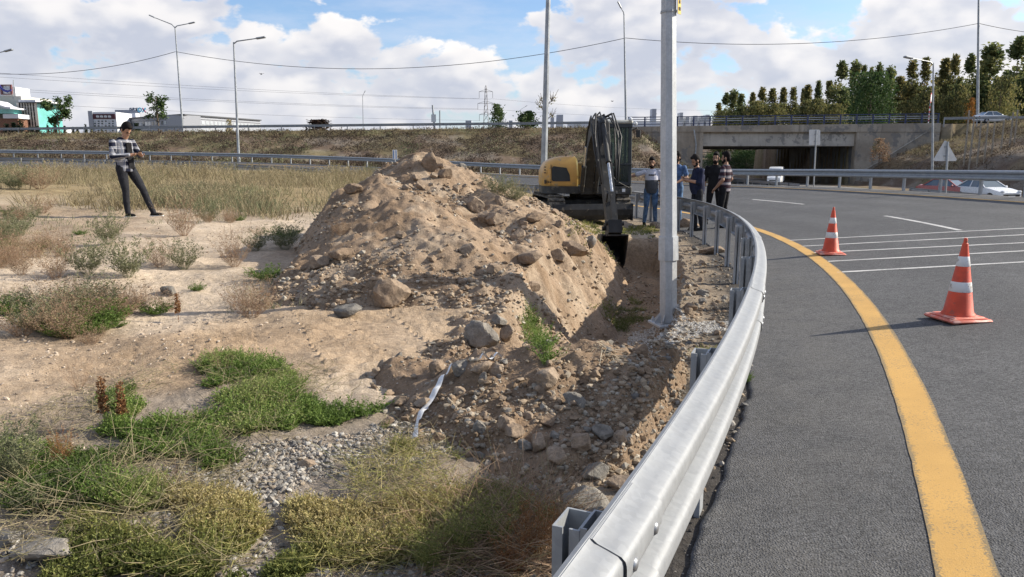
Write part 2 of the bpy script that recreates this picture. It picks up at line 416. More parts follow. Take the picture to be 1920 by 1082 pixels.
def soilmat(name, bump=.6):
    """earth: base colour from a soil-kind attribute, grain at several sizes"""
    m = bpy.data.materials.new(name); m.use_nodes = True; q = NT(m.node_tree)
    o = q.n('ShaderNodeOutputMaterial'); b = q.n('ShaderNodeBsdfPrincipled', Roughness=.95); b.inputs['Specular IOR Level'].default_value = .15
    q.t.links.new(b.outputs[0], o.inputs[0])
    pos = q.n('ShaderNodeNewGeometry').outputs['Position']
    a = q.n('ShaderNodeAttribute', _attribute_name='soil').outputs['Color']
    n1 = q.noise(pos, 2.2, 6, .6); n2 = q.noise(pos, 17, 6, .65); n3 = q.noise(pos, 85, 4, .65)
    v = q.math('ADD', q.math('ADD', q.math('MULTIPLY', n1, .7), q.math('MULTIPLY', n2, .8)), q.math('MULTIPLY', n3, .8))
    c = q.mix(1.0, a, q.mix(q.step(v, .75, 1.55), (.55, .53, .5), (1.3, 1.3, 1.3)), 'MULTIPLY')
    vo = q.n('ShaderNodeTexVoronoi', Vector=pos, Scale=38.0); vo2 = q.n('ShaderNodeTexVoronoi', Vector=pos, Scale=13.0)
    speck = q.step(vo.outputs['Distance'], .22, .12)
    rnd = q.n('ShaderNodeSeparateColor', Color=vo.outputs['Color']).outputs[0]
    c = q.mix(q.math('MULTIPLY', speck, q.step(rnd, .62, .8, 0, .55)), c, q.mix(rnd, (.2, .17, .13), (.52, .47, .4)))
    q.put(b.inputs['Base Color'], c)
    hgt = q.math('ADD', q.math('ADD', q.math('MULTIPLY', n2, .9), q.math('MULTIPLY', n3, .35)), q.math('MULTIPLY', q.step(vo2.outputs['Distance'], .5, .1), .10))
    hgt = q.math('ADD', hgt, q.math('MULTIPLY', speck, .06))
    bn = q.n('ShaderNodeBump', Strength=bump, Distance=.035, Height=hgt); q.put(b.inputs['Normal'], bn.outputs[0])
    return m
M_soil = soilmat('soil')
def lerpc(a, b, t): return a * (1 - t[:, None]) + np.asarray(b)[None] * t[:, None]
def soil_colour(x, y, z):
    rho, phi = polar(x, y); ro = Ro(phi) + 1.5
    n = fbm(x, y, 2.5, 4, 81); n2 = fbm(x, y, .6, 4, 83); n3 = fbm(x, y, 8, 3, 85)
    c = np.tile(np.array([.47, .385, .295]), (len(x), 1))                              # pale dusty field
    c = lerpc(c, (.34, .262, .188), ss(-.1, .35, n))
    c = lerpc(c, (.33, .235, .15), ss(-3.4, -2.2, x + n) * ss(4.2, 5.2, y + n) * (1 - ss(14, 17, y)) * .6)   # loose brown earth
    c = lerpc(c, (.235, .20, .165), (1 - ss(3.8, 4.8, y + .8 * n2)) * ss(-3.4, -1.9, x) * .9)                     # grey grit in front
    c = lerpc(c, (.27, .21, .12), ss(14, 20, y + 2 * n3) * (rho < 39))                  # grassy field soil
    d = np.abs(rho - TR_R)
    tr = (1 - ss(.3, .95, d)) * ss(TR_A - 1.2, TR_A, y) * (1 - ss(TR_B, TR_B + 1, y))
    c = lerpc(c, (.285, .20, .13), tr * .85)
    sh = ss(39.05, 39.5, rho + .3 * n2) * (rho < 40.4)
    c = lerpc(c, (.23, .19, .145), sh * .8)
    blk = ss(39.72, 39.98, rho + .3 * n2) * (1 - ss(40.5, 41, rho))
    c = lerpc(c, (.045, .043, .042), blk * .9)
    out_ = ss(0, 2, rho - ro)
    bank = np.tile(np.array([.135, .098, .072]), (len(x), 1))
    bank = lerpc(bank, (.20, .155, .10), ss(-.05, .3, fbm(x, y, 3, 4, 87)))
    bank = lerpc(bank, (.24, .21, .175), ss(.12, .3, fbm(x, y, 2.1, 4, 89)) * .6)
    bank = lerpc(bank, (.13, .12, .055), ss(.05, .3, fbm(x, y, 4.5, 3, 90)) * .5)
    return c * (1 - out_[:, None]) + bank * out_[:, None]

# ------------------------------------------------------------------ ground: one sheet to the horizon
def polar_sheet():
    A = np.r_[np.arange(-180, -45, 3.0), np.arange(-45, -37.5, .5), np.arange(-37.5, 37.5, .105), np.arange(37.5, 45, .5), np.arange(45, 180, 3.0)]
    rad = [.6]
    while rad[-1] < 2.2: rad.append(rad[-1] * 1.05)
    while rad[-1] < 24: rad.append(rad[-1] * 1.0062)
    while rad[-1] < 135: rad.append(rad[-1] * 1.0105)
    while rad[-1] < 6000: rad.append(rad[-1] * 1.12)
    rad = np.array(rad); na, nr = len(A), len(rad)
    X = np.sin(np.radians(A))[None] * rad[:, None]; Y = np.cos(np.radians(A))[None] * rad[:, None]
    Z = T(X, Y)
    far = rad > 170
    V = np.stack([X, Y, Z], -1).reshape(-1, 3)
    i = np.arange(nr - 1)[:, None] * na; j = np.arange(na)[None]; j1 = (j + 1) % na
    F4 = np.stack([i + j, i + j1, i + na + j1, i + na + j], -1).reshape(-1, 4)[:, ::-1]
    c = len(V); V = np.vstack([V, [0, 0, float(T(np.array([0.]), np.array([0.]))[0])]])
    me = raw_mesh('ground', V, F4, M_soil, None, True)
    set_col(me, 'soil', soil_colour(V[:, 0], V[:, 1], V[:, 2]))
    return tag(link('ground', me), kind='structure')
polar_sheet()

# ------------------------------------------------------------------ asphalt
def asphalt(name, c0, c1, worn=True):
    m = bpy.data.materials.new(name); m.use_nodes = True; q = NT(m.node_tree)
    o = q.n('ShaderNodeOutputMaterial'); b = q.n('ShaderNodeBsdfPrincipled', Roughness=.8); b.inputs['Specular IOR Level'].default_value = .35
    q.t.links.new(b.outputs[0], o.inputs[0]); pos = q.n('ShaderNodeNewGeometry').outputs['Position']
    n1 = q.noise(pos, .55, 5, .6); n2 = q.noise(pos, 6, 5, .6); n3 = q.noise(pos, 130, 3, .7)
    vo = q.n('ShaderNodeTexVoronoi', Vector=pos, Scale=95.0)
    r = q.n('ShaderNodeSeparateColor', Color=vo.outputs['Color']).outputs[0]
    v = q.math('ADD', q.math('MULTIPLY', n1, .55), q.math('MULTIPLY', n2, .45))
    c = q.mix(q.step(v, .36, .62), c0, c1)
    lane = q.n('ShaderNodeAttribute', _attribute_name='wear').outputs['Fac']; c = q.mix(q.math('MULTIPLY', lane, q.step(n1, .3, .7, .3, .9)), c, (.034, .034, .037))
    stn = q.step(q.noise(q.vm('MULTIPLY', pos, (1, 1, 1)), 1.3, 6, .7), .60, .72, 0, .5); c = q.mix(stn, c, (.10, .098, .094))
    c = q.mix(1.0, c, q.mix(r, (.45, .45, .45), (1.6, 1.58, 1.55)), 'MULTIPLY')
    dust = q.step(q.n('ShaderNodeAttribute', _attribute_name='dust').outputs['Fac'], 0, 1)
    c = q.mix(q.math('MULTIPLY', dust, q.step(q.noise(pos, 3.0, 6, .65), .3, .7, .25, 1.0)), c, (.135, .125, .11))
    q.put(b.inputs['Base Color'], c)
    h = q.math('ADD', q.math('MULTIPLY', n3, .4), q.math('MULTIPLY', q.step(vo.outputs['Distance'], .6, .1), .6))
    bn = q.n('ShaderNodeBump', Strength=.75, Distance=.008, Height=h); q.put(b.inputs['Normal'], bn.outputs[0]); return m
M_asph = asphalt('asphalt', (.056, .057, .061), (.082, .083, .087))
M_asph2 = asphalt('old_asphalt', (.14, .135, .125), (.2, .19, .18))
def ring_road():
    ph = np.r_[np.arange(-75, -30, 1.0), np.arange(-30, -8, .12), np.arange(-8, 20, .25), np.arange(20, 125, 1.0)]
    t = np.r_[0, .0012, .004, .01, np.linspace(.02, .1, 6), np.linspace(.12, 1, 34)]
    PH, TT = np.meshgrid(ph, t, indexing='ij')
    inn = 40.17 + .07 * fbm(PH * .7, PH * 0, .6, 4, 91) + .03 * fbm(PH * .7, PH * 0, .1, 3, 92); outr = Ro(PH) + 1.45
    RHO = inn + (outr - inn) * TT; X, Y = pol2(RHO, PH); Z = zr(RHO, PH)
    Z = Z - .05 * (TT == 0) - .09 * (TT == 1)
    V = np.stack([X, Y, Z], -1).reshape(-1, 3); na, nt = PH.shape
    i = np.arange(na - 1)[:, None] * nt; j = np.arange(nt - 1)[None]
    F4 = np.stack([i + j, i + j + 1, i + nt + j + 1, i + nt + j], -1).reshape(-1, 4)[:, ::-1]
    me = raw_mesh('ramp_road', V, F4[:, ::-1], M_asph, None, True)
    d_ = np.clip(1.5 - (RHO - 40.2), 0, 1.5) / 1.5; rel = (RHO - 40.34); set_attr(me, 'wear', (.55 * sum(np.exp(-((rel - c_) / .38) ** 2) for c_ in (2.35, 4.1, 6.6, 8.3))).ravel())
    set_attr(me, 'dust', np.clip(d_, 0, .6).ravel() * .5 + .05)
    tag(link('ramp_road', me), kind='structure')
ring_road()
def strip(name, P, Z, half, m, kind='structure'):
    P = np.asarray(P); t = np.gradient(P, axis=0); t /= np.linalg.norm(t, axis=1)[:, None]; nrm = np.stack([t[:, 1], -t[:, 0]], 1)
    L = P - nrm * half; Rr = P + nrm * half; n = len(P)
    V = np.concatenate([np.c_[L, Z], np.c_[Rr, Z]]); i = np.arange(n - 1)
    F4 = np.stack([i, n + i, n + i + 1, i + 1], -1)
    return tag(link(name, raw_mesh(name, V, F4, m, None, True)), kind=kind)
strip('lower_road', LOWD, LOWZ, 4.4, M_asph2)
hx = np.linspace(-150, 130, 90)
M_asph3 = asphalt('highway_asphalt', (.09, .088, .085), (.12, .118, .115))
strip('highway', np.c_[hx, np.full_like(hx, YE + 6.0)], zh(hx) + .02, 4.9, M_asph3)
strip('highway', np.c_[hx, np.full_like(hx, YE + 21.3)], zh(hx) + .02, 5.0, M_asph3)

# painted markings
M_yel = mat('yellow_paint', (.50, .27, .055), .7, var=.1, scale=25, wear=((.16, .13, .09), 55, .60), coords='Generated')
def paint(name, col, wearc, sc, thr):
    m = bpy.data.materials.new(name); m.use_nodes = True; q = NT(m.node_tree)
    o = q.n('ShaderNodeOutputMaterial'); b = q.n('ShaderNodeBsdfPrincipled', Roughness=.75); b.inputs['Specular IOR Level'].default_value = .3
    q.t.links.new(b.outputs[0], o.inputs[0]); pos = q.n('ShaderNodeNewGeometry').outputs['Position']
    c = q.mix(q.step(q.noise(pos, 2.5, 5, .6), .3, .7), tuple(v * .86 for v in col), col)
    eg = q.n('ShaderNodeAttribute', _attribute_name='edge').outputs['Fac']
    wr = q.math('ADD', q.math('ADD', q.math('MULTIPLY', q.noise(pos, sc, 5, .7), .7), q.math('MULTIPLY', eg, .16)), q.math('MULTIPLY', q.noise(pos, 2.0, 3, .6), .3))
    c = q.mix(q.step(wr, thr, thr + .09), c, wearc); q.put(b.inputs['Base Color'], c)
    bn = q.n('ShaderNodeBump', Strength=.5, Distance=.004, Height=q.noise(pos, 130, 3, .7)); q.put(b.inputs['Normal'], bn.outputs[0]); return m
M_yel = paint('yellow_road_paint', (.55, .325, .095), (.22, .165, .09), 85, .53)
M_whp = paint('white_road_paint', (.56, .555, .54), (.15, .15, .15), 75, .51)
def mark(name, pts, wid, m, n=160, edge=.012):
    """painted line through road points, lying 4 mm over the asphalt"""
    P = densify(pts, n) if len(pts) > 2 else np.linspace(pts[0], pts[1], n)
    wid = np.full(n, wid) if np.isscalar(wid) else np.interp(np.linspace(0, 1, n), np.linspace(0, 1, len(wid)), wid)
    t = np.gradient(P, axis=0); t /= np.linalg.norm(t, axis=1)[:, None]; nr = np.stack([t[:, 1], -t[:, 0]], 1)
    rows = []
    for k, s_ in enumerate((-1.04, -.72, .72, 1.04)):
        jit = edge * (fbm(P[:, 0], P[:, 1], .12, 3, 95 + k) if abs(s_) > 1 else 0)
        Q = P + nr * ((wid / 2) * s_ + jit)[:, None]; rho, phi = polar(Q[:, 0], Q[:, 1]); rows.append(np.c_[Q, zr(rho, phi) + .004])
    V = np.concatenate(rows); i = np.arange(n - 1); F4 = np.concatenate([np.stack([k * n + i, (k + 1) * n + i, (k + 1) * n + i + 1, k * n + i + 1], -1) for k in range(3)])
    me = raw_mesh(name, V, F4, m, None, True); set_attr(me, 'edge', np.repeat([1, 0, 0, 1], n)); return tag(link(name, me), kind='structure')
def road_surf(x, y):
    rho, phi = polar(x, y); return zr(rho, phi)
def rp(px, py): return hit(px, py, road_surf, 1.0, 120)[:2]
yL = [(1770, 1082), (1744, 900), (1638, 659), (1591, 571), (1551, 514), (1508, 479), (1435, 435)]
yR = [(1885, 1082), (1835, 900), (1690, 660), (1622, 571), (1582, 514), (1530, 479), (1455, 437)]
_yp = [tuple((rp(*a) + rp(*b)) / 2) for a, b in zip(yL, yR)]
_yr, _yf = polar(*np.array(_yp).T)
_yc = np.polyfit(np.r_[_yf, -34, 4, 12, 20, 36], np.r_[_yr, RR + .93, RR + 1.6, RR + 1.66, RR + 1.68, RR + 1.7], 4)
mark('yellow_line', [pol2(float(np.polyval(_yc, f_)), f_) for f_ in np.linspace(-34, 34, 40)], [.2, .2, .19, .18, .175, .17, .17], M_yel, 500, .006)
mark('outer_yellow_line', [pol2(float(Ro(f_)), f_) for f_ in (-40, -20, -8, 0, 4, 8, 12, 16, 20, 28, 40, 60, 90)], .2, M_yel, 400)
for a, b in [((5.29, 14.05), (15.0, 13.5)), ((5.11, 13.0), (15.0, 12.5)), ((4.93, 12.02), (15, 11.2)), ((4.64, 10.9), (15, 10.7)), ((4.36, 9.81), (15, 9.75))]:
    if b[0] > 12.4: b = (12.3, a[1] + (b[1] - a[1]) * (12.3 - a[0]) / (b[0] - a[0]))
    mark('rumble_line', [a, b], .1, M_whp, 60, .006)
for f0, f1 in ((-20, -14.6), (-5.9, -.6), (6.6, 11.4), (19, 23.5), (31, 35.5)):
    mark('lane_dash', [pol2(float(np.interp(f_, [-20, -6, 0, 7, 11, 36], [44.2, 44.9, 45.35, 45.87, 46.02, 45.9])), f_) for f_ in np.linspace(f0, f1, 5)], .12, M_whp, 40, .006)

# ------------------------------------------------------------------ guardrails
def galv(name, c0, c1, rough=.42, metal=.55):
    m = bpy.data.materials.new(name); m.use_nodes = True; q = NT(m.node_tree)
    o = q.n('ShaderNodeOutputMaterial'); b = q.n('ShaderNodeBsdfPrincipled', Metallic=metal)
    q.t.links.new(b.outputs[0], o.inputs[0]); pos = q.n('ShaderNodeTexCoord').outputs['Object']
    n = q.noise(pos, 4, 6, .65); st = q.noise(q.vm('MULTIPLY', pos, (9, 9, 1.6)), 3.5, 5, .65)
    vo = q.n('ShaderNodeTexVoronoi', Vector=pos, Scale=55.0); r = q.n('ShaderNodeSeparateColor', Color=vo.outputs['Color']).outputs[0]
    c = q.mix(q.step(q.math('ADD', q.math('MULTIPLY', n, .55), q.math('MULTIPLY', st, .45)), .30, .70), c0, c1)
    c = q.mix(1.0, c, q.mix(r, (.93, .93, .93), (1.06, 1.06, 1.06)), 'MULTIPLY')
    dirt = q.step(q.noise(q.vm('MULTIPLY', pos, (3, 3, 1.2)), 5, 6, .7), .62, .80, 0, .22)
    c = q.mix(dirt, c, (.33, .30, .25)); q.put(b.inputs['Base Color'], c)
    q.put(b.inputs['Roughness'], q.step(q.noise(pos, 22, 5, .6), .3, .7, rough - .04, rough + .07))
    bn = q.n('ShaderNodeBump', Strength=.03, Distance=.004, Height=q.noise(pos, 14, 4, .6)); q.put(b.inputs['Normal'], bn.outputs[0]); return m
M_galv = galv('galvanised_steel', (.225, .236, .25), (.265, .275, .287), .52, .1)
M_galvd = galv('weathered_galvanised_steel', (.27, .285, .30), (.38, .395, .41), .55, .35)
M_bolt = mat('bolt_steel', (.30, .31, .33), .45, .7)
_wb = np.linspace(-.156, .156, 37); _wv = -np.cos(2 * np.pi * np.abs(_wb) / .186); _wa = .044 + .040 * np.tanh(2.6 * _wv) / math.tanh(2.6)
WF = [(float(_wa[0]) - .012, -.152)] + [(float(a), float(b)) for a, b in zip(_wa, _wb)] + [(float(_wa[-1]) - .012, .152)]
WPROF = WF + [(a - .004, b) for a, b in WF[::-1]]
def arc_frames(rfun, f0, f1, n, h, side, push=0.0):
    fr = []
    for f_ in np.linspace(f0, f1, n):
        rho = float(rfun(f_)) + push * side; x, y = pol2(rho, f_); c, s_ = math.cos(R_(f_)) * side, math.sin(R_(f_)) * side
        fr.append(((x, y, float(zr(rho, f_)) + h), (c, s_, 0), (0, 0, 1)))
    return fr
def add_post(mb, base, xd, top, m, depth=.45, wdt=.066, dep=.10):
    """C channel post; xd points to the road"""
    xd = np.array([xd[0], xd[1], 0.]); td = np.array([-xd[1], xd[0], 0.])
    t = .006; a, b = dep / 2, wdt / 2
    pr = [(-a, -b), (a, -b), (a, -b + .025), (a - t, -b + .025), (a - t, -b + t), (-a + t, -b + t), (-a + t, b - t), (a - t, b - t), (a - t, b - .025), (a, b - .025), (a, b), (-a, b)]
    mb.use(m).sweep(pr, [(np.asarray(base) + (0, 0, z), -td, -xd) for z in (-depth, top)])
def guardrail(name, label, rfun, f_posts, per, side, m, mp, off, detail, hc=.62, group=None, mid=0):
    """W-beam rail on posts along the ramp; each beam length and each post is a part"""
    root = thing(name, label, 'guardrail', (0, 0, 0), 0, group)
    dphi = f_posts[1] - f_posts[0]
    for i in range(0, len(f_posts) - per, per):
        f0, f1 = f_posts[i], f_posts[i + per]; lap = dphi * .09
        near = -26 < f0 < 12 and detail
        mb = MB().use(m); mb.sweep(WPROF, arc_frames(rfun, f0 - lap, f1 + lap * .2, (26 if near else 6), hc, side, 0.0), True, False)
        fr = arc_frames(rfun, f0 - lap, f1 + lap * .2, 2, hc, side)
        if detail:
            # lapped end lies 5 mm proud of the next length
            mb.sweep([(a + .0055, b) for a, b in WF] + [(a + .002, b) for a, b in WF[::-1]], arc_frames(rfun, f0 - lap, f0 + lap, 5, hc, side), True, False)
            for f_, hb, dr in [(f0 - lap * .6, .085, .084), (f0 - lap * .6, -.085, .084), (f0 + lap * .55, .085, .084), (f0 + lap * .55, -.085, .084), (f0, 0, .012), ((f0 + f1) / 2, 0, .008), (f0 - lap * .6, .03, .03), (f0 + lap * .55, -.03, .03)]:
                (o_, xd, zd), = arc_frames(rfun, f_, f_, 1, hc, side); o_ = np.asarray(o_) + np.asarray(xd) * dr + np.array([0, 0, hb])
                xd = np.asarray(xd)
                mb.use(M_bolt).tube([o_ - xd * .004, o_ + xd * .004, o_ + xd * .010, o_ + xd * .012], [.016, .017, .012, .004], 10); mb.use(m)
        bo_ = mb.build('rail_beam', None, root); bo_.data.polygons.foreach_set('use_smooth', np.ones(len(bo_.data.polygons), bool)); bo_.data.set_sharp_from_angle(angle=R_(50))
    for f_ in f_posts:
        rho = float(rfun(f_)); xd = np.array([math.cos(R_(f_)) * side, math.sin(R_(f_)) * side]); x, y = pol2(rho, f_)
        z = float(zr(rho, f_)); b = np.array([x, y, z]) - np.r_[xd * (off + .034), 0]
        mb = MB(); add_post(mb, b, xd, hc + .11, mp)
        o_ = mb.build('post', None, root)
        if detail:      # spacer between post and beam: an open channel
            sb = MB(); td = np.array([-xd[1], xd[0], 0.]); X3 = np.array([xd[0], xd[1], 0.]); t = .005; L = off - .004; hw = .05
            pr = [(hw - t, 0), (-hw, 0), (-hw, t * 2), (hw - t, t * 2), (hw - t, L - t * 2), (-hw, L - t * 2), (-hw, L), (hw, L), (hw, 0)]
            pr = [(hw, 0), (hw, L), (-hw, L), (-hw, L - .03), (-hw + t, L - .03), (-hw + t, L - t), (hw - t, L - t), (hw - t, t), (-hw + t, t), (-hw + t, .03), (-hw, .03), (-hw, 0)]
            c = np.array([x, y, z]) - X3 * off
            sb.use(mp).sweep(pr, [(c + (0, 0, zz), td, X3) for zz in (hc - .10, hc + .118)])
            sb.build('spacer', None, o_)
    return root
near_posts = np.arange(-22.87 - 2.37 * 5, 128, 2.37)
guardrail('guardrail', 'shiny galvanised guardrail curving from the foreground past the trench and excavator', lambda f_: RR - .075, near_posts, 2, 1, M_galv, M_galvd, .05, True)
guardrail('guardrail', 'weathered grey guardrail along the outer edge of the ramp, behind the road signs', lambda f_: Ro(f_) + 1.0, np.arange(-19.6, 128, 2.27), 2, -1, M_galvd, M_galvd, .11, False)

# ------------------------------------------------------------------ spoil heap and smaller heap beside the trench
def surf_patch(name, fn, x0, x1, y0, y1, st, sink=.05):
    xs = np.arange(x0, x1, st); ys = np.arange(y0, y1, st); X, Y = np.meshgrid(xs, ys, indexing='ij'); Z = fn(X, Y); G = T(X, Y)
    keep = Z > G - sink; Z = np.maximum(Z, G - .35)
    nx, ny = X.shape; i = np.arange(nx - 1)[:, None] * ny; j = np.arange(ny - 1)[None]
    F4 = np.stack([i + j, i + ny + j, i + ny + j + 1, i + j + 1], -1).reshape(-1, 4); F4 = F4[keep.ravel()[F4].any(1)]
    u, inv = np.unique(F4, return_inverse=True); V = np.stack([X.ravel(), Y.ravel(), Z.ravel()], 1)[u]
    me = raw_mesh(name, V, inv.reshape(-1, 4), M_soil, None, True); return me, V
def earth_colour(x, y, z):
    n = fbm(x, y, .9, 4, 84); n2 = fbm(x, y, .28, 4, 86)
    c = np.tile(np.array([.285, .212, .15]), (len(x), 1))
    c = lerpc(c, (.225, .158, .104), ss(-.05, .3, n) * .9)
    c = lerpc(c, (.355, .282, .21), ss(.05, .35, n2) * .8)
    return c
_me, _V = surf_patch('dirt_mound', mound_h, -4.6, 1.75, 5.7, 15.9, .028)
set_col(_me, 'soil', earth_colour(*_V.T))
tag(link('dirt_mound', _me), 'tall brown spoil mound of excavated earth and stones left of the trench', 'dirt mound')
_me, _V = surf_patch('dirt_heap', heap_h, -1.5, 1.9, 3.2, 6.6, .016)
_c = earth_colour(*_V.T); _c = lerpc(_c, (.20, .14, .094), np.full(len(_V), .6)); set_col(_me, 'soil', _c)
tag(link('dirt_heap', _me), 'low dark brown heap of soil at the near end of the trench', 'dirt heap')

# ------------------------------------------------------------------ stones
def ico(sub):
    t = (1 + 5 ** .5) / 2
    V = [(-1, t, 0), (1, t, 0), (-1, -t, 0), (1, -t, 0), (0, -1, t), (0, 1, t), (0, -1, -t), (0, 1, -t), (t, 0, -1), (t, 0, 1), (-t, 0, -1), (-t, 0, 1)]
    Fc = [(0, 11, 5), (0, 5, 1), (0, 1, 7), (0, 7, 10), (0, 10, 11), (1, 5, 9), (5, 11, 4), (11, 10, 2), (10, 7, 6), (7, 1, 8), (3, 9, 4), (3, 4, 2), (3, 2, 6), (3, 6, 8), (3, 8, 9), (4, 9, 5), (2, 4, 11), (6, 2, 10), (8, 6, 7), (9, 8, 1)]
    V = [np.array(v) / np.linalg.norm(v) for v in V]
    for _ in range(sub):
        mid = {}; F2 = []
        def m_(a, b):
            k = (min(a, b), max(a, b))
            if k not in mid: v = V[a] + V[b]; V.append(v / np.linalg.norm(v)); mid[k] = len(V) - 1
            return mid[k]
        for a, b, c in Fc: ab, bc, ca = m_(a, b), m_(b, c), m_(c, a); F2 += [(a, ab, ca), (b, bc, ab), (c, ca, bc), (ab, bc, ca)]
        Fc = F2
    return np.array(V), np.array(Fc)
ICO = {k: ico(k) for k in (0, 1, 3)}
def stone_shape(sub, r, npl=14, rough=.03, flat=1.0):
    D, Fc = ICO[sub]; N = r.normal(size=(npl, 3)); N /= np.linalg.norm(N, axis=1)[:, None]; H = r.uniform(.62, 1.05, npl)
    dt = D @ N.T; rad = np.where(dt > .05, H / np.maximum(dt, .05), 9).min(1); rad = np.minimum(rad, 1.25)
    V = D * rad[:, None]
    if rough: V = V * (1 + rough * fbm(V[:, 0] * 1.3 + V[:, 2], V[:, 1] * 1.3 - V[:, 2], .35, 4, 5))[:, None]
    V[:, 2] *= flat; return V, Fc
def rockmat(name, c0, c1, pale):
    m = bpy.data.materials.new(name); m.use_nodes = True; q = NT(m.node_tree)
    o = q.n('ShaderNodeOutputMaterial'); b = q.n('ShaderNodeBsdfPrincipled', Roughness=.9); b.inputs['Specular IOR Level'].default_value = .2
    q.t.links.new(b.outputs[0], o.inputs[0]); rnd = q.n('ShaderNodeObjectInfo').outputs['Random']
    pos = q.n('ShaderNodeNewGeometry').outputs['Position']
    c = q.mix(rnd, c0, c1); n = q.noise(pos, 16, 6, .65); n2 = q.noise(pos, 75, 4, .65)
    c = q.mix(1.0, c, q.mix(q.step(q.math('ADD', q.math('MULTIPLY', n, .6), q.math('MULTIPLY', n2, .4)), .36, .64), (.68, .67, .66), (1.25, 1.24, 1.22)), 'MULTIPLY')
    c = q.mix(q.step(q.noise(pos, 9, 5, .7), .56, .70, 0, .7), c, pale); q.put(b.inputs['Base Color'], c)
    bn = q.n('ShaderNodeBump', Strength=.6, Distance=.02, Height=q.math('ADD', n, q.math('MULTIPLY', n2, .4))); q.put(b.inputs['Normal'], bn.outputs[0]); return m
M_rock = rockmat('earthy_stone', (.22, .16, .112), (.285, .225, .17), (.37, .30, .23))
M_rockg = rockmat('grey_stone', (.165, .155, .14), (.24, .22, .195), (.34, .31, .27))
_r = np.random.default_rng(5)
ROCK = []; ROCKF = []
for i in range(9):
    V, Fc = stone_shape(3, _r, 13 if i % 2 else 18, .10); me = raw_mesh('stone', V, Fc, M_rock, None, True); me.set_sharp_from_angle(angle=R_(26)); ROCK.append(me)
    me2 = me.copy(); me2.materials[0] = M_rockg; ROCKF.append(me2)
def put_stone(p, s, label, group=None, grey=False, k=None, sink=.25, name='stone', rz=None, tilt=.5, cat='stone'):
    """s = (sx, sy, sz) half sizes"""
    o = link(name, (ROCKF if grey else ROCK)[int(_r.integers(9)) if k is None else k])
    o.location = (p[0], p[1], p[2] + s[2] * (1 - 2 * sink) * .8); o.scale = s
    o.rotation_euler = (float(_r.normal(0, tilt * .4)), float(_r.normal(0, tilt * .4)), float(_r.uniform(0, 6.3)) if rz is None else rz)
    return tag(o, label, cat, group)
BIG = [  # photo x, y of centre, width px, height px, grey, label
 (727, 552, 72, 66, 0, 'big rounded brown boulder sitting at the front foot of the spoil mound'),
 (648, 583, 56, 26, 1, 'flat grey slab lying on sand left of the big boulder at the mound foot'),
 (896, 628, 68, 62, 1, 'large angular grey block beside the green weed at the mound foot'),
 (946, 626, 36, 34, 0, 'small brown block right of the angular grey block'),
 (935, 600, 30, 26, 1, 'grey stone on top of the pair beside the green weed'),
 (806, 306, 30, 42, 0, 'upright pointed boulder standing on the peak of the spoil mound'),
 (835, 325, 26, 26, 0, 'leaning stone just below the upright boulder on the peak'),
 (890, 382, 42, 40, 0, 'blocky tan boulder high on the right flank of the mound'),
 (928, 409, 46, 34, 0, 'wedge shaped tan boulder below the blocky one on the right flank'),
 (905, 408, 28, 24, 0, 'small stone wedged between the two tan boulders on the flank'),
 (790, 350, 18, 22, 0, 'small dark stone on the slope left below the peak'),
 (990, 484, 50, 30, 0, 'dark brown boulder on the ledge above the trench'),
 (1048, 479, 42, 28, 0, 'rounded tan boulder on the ledge next to the dark one'),
 (1068, 466, 62, 32, 0, 'long sandy boulder at the trench side end of the ledge'),
 (878, 465, 30, 26, 0, 'pale round stone half buried in the middle of the mound'),
 (642, 476, 48, 28, 0, 'pointed pale slab on the left front shoulder of the mound'),
 (600, 492, 44, 24, 0, 'flat brown slab low on the left shoulder of the mound'),
 (752, 440, 28, 20, 0, 'tan stone in the centre of the mound face'),
 (660, 355, 34, 22, 0, 'brown stone on the left ridge of the mound'),
 (1000, 408, 46, 20, 0, 'flat stone on the ridge in front of the left excavator track'),
 (1030, 708, 54, 34, 0, 'rounded brown boulder at the trench mouth above the dark heap'),
 (1088, 826, 66, 46, 0, 'biggest brown boulder at the base of the dark heap'),
 (1128, 812, 40, 32, 1, 'grey cracked stone touching the biggest boulder of the dark heap'),
 (1166, 820, 34, 28, 0, 'square tan stone right of the grey cracked one'),
 (898, 798, 34, 30, 1, 'light grey stone on the left side of the dark heap'),
 (822, 690, 36, 30, 0, 'tan block beside the upper end of the white tape'),
 (866, 690, 40, 26, 1, 'grey slab under the white tape'),
 (1085, 945, 104, 62, 1, 'large dark grey slab beside the nearest guardrail post'),
 (1165, 908, 50, 36, 0, 'tan block between the grey slab and the guardrail'),
 (1118, 888, 50, 40, 1, 'grey stone leaning behind the large dark slab'),
 (95, 1024, 130, 46, 1, 'long flat layered slab in the bottom left corner'),
 (14, 1006, 60, 40, 1, 'grey slab cut by the left edge of the picture'),
 (404, 928, 62, 28, 1, 'pale flat stone in the gravel patch among the weeds'),
 (578, 868, 46, 18, 0, 'thin tan flagstone at the upper edge of the gravel patch'),
 (572, 947, 60, 28, 1, 'dark grey flat stone at the lower edge of the gravel patch'),
 (318, 546, 34, 24, 1, 'lone blue grey stone on the pale sand'),
 (1290, 424, 60, 36, 0, 'pale boulder right behind the concrete-grey lamp pole'),
 (1335, 470, 40, 20, 0, 'flat pale stone near the far guardrail posts'),
 (1105, 455, 24, 26, 1, 'grey block at the trench edge beside the excavator bucket'),
 (1228, 424, 20, 15, 0, 'stone left of the lamp pole at the trench rim'),
 (820, 820, 26, 22, 0, 'brown stone beside the lower end of the white tape'),
 (1210, 850, 24, 20, 1, 'small grey stone near the guardrail below the dark heap'),
]
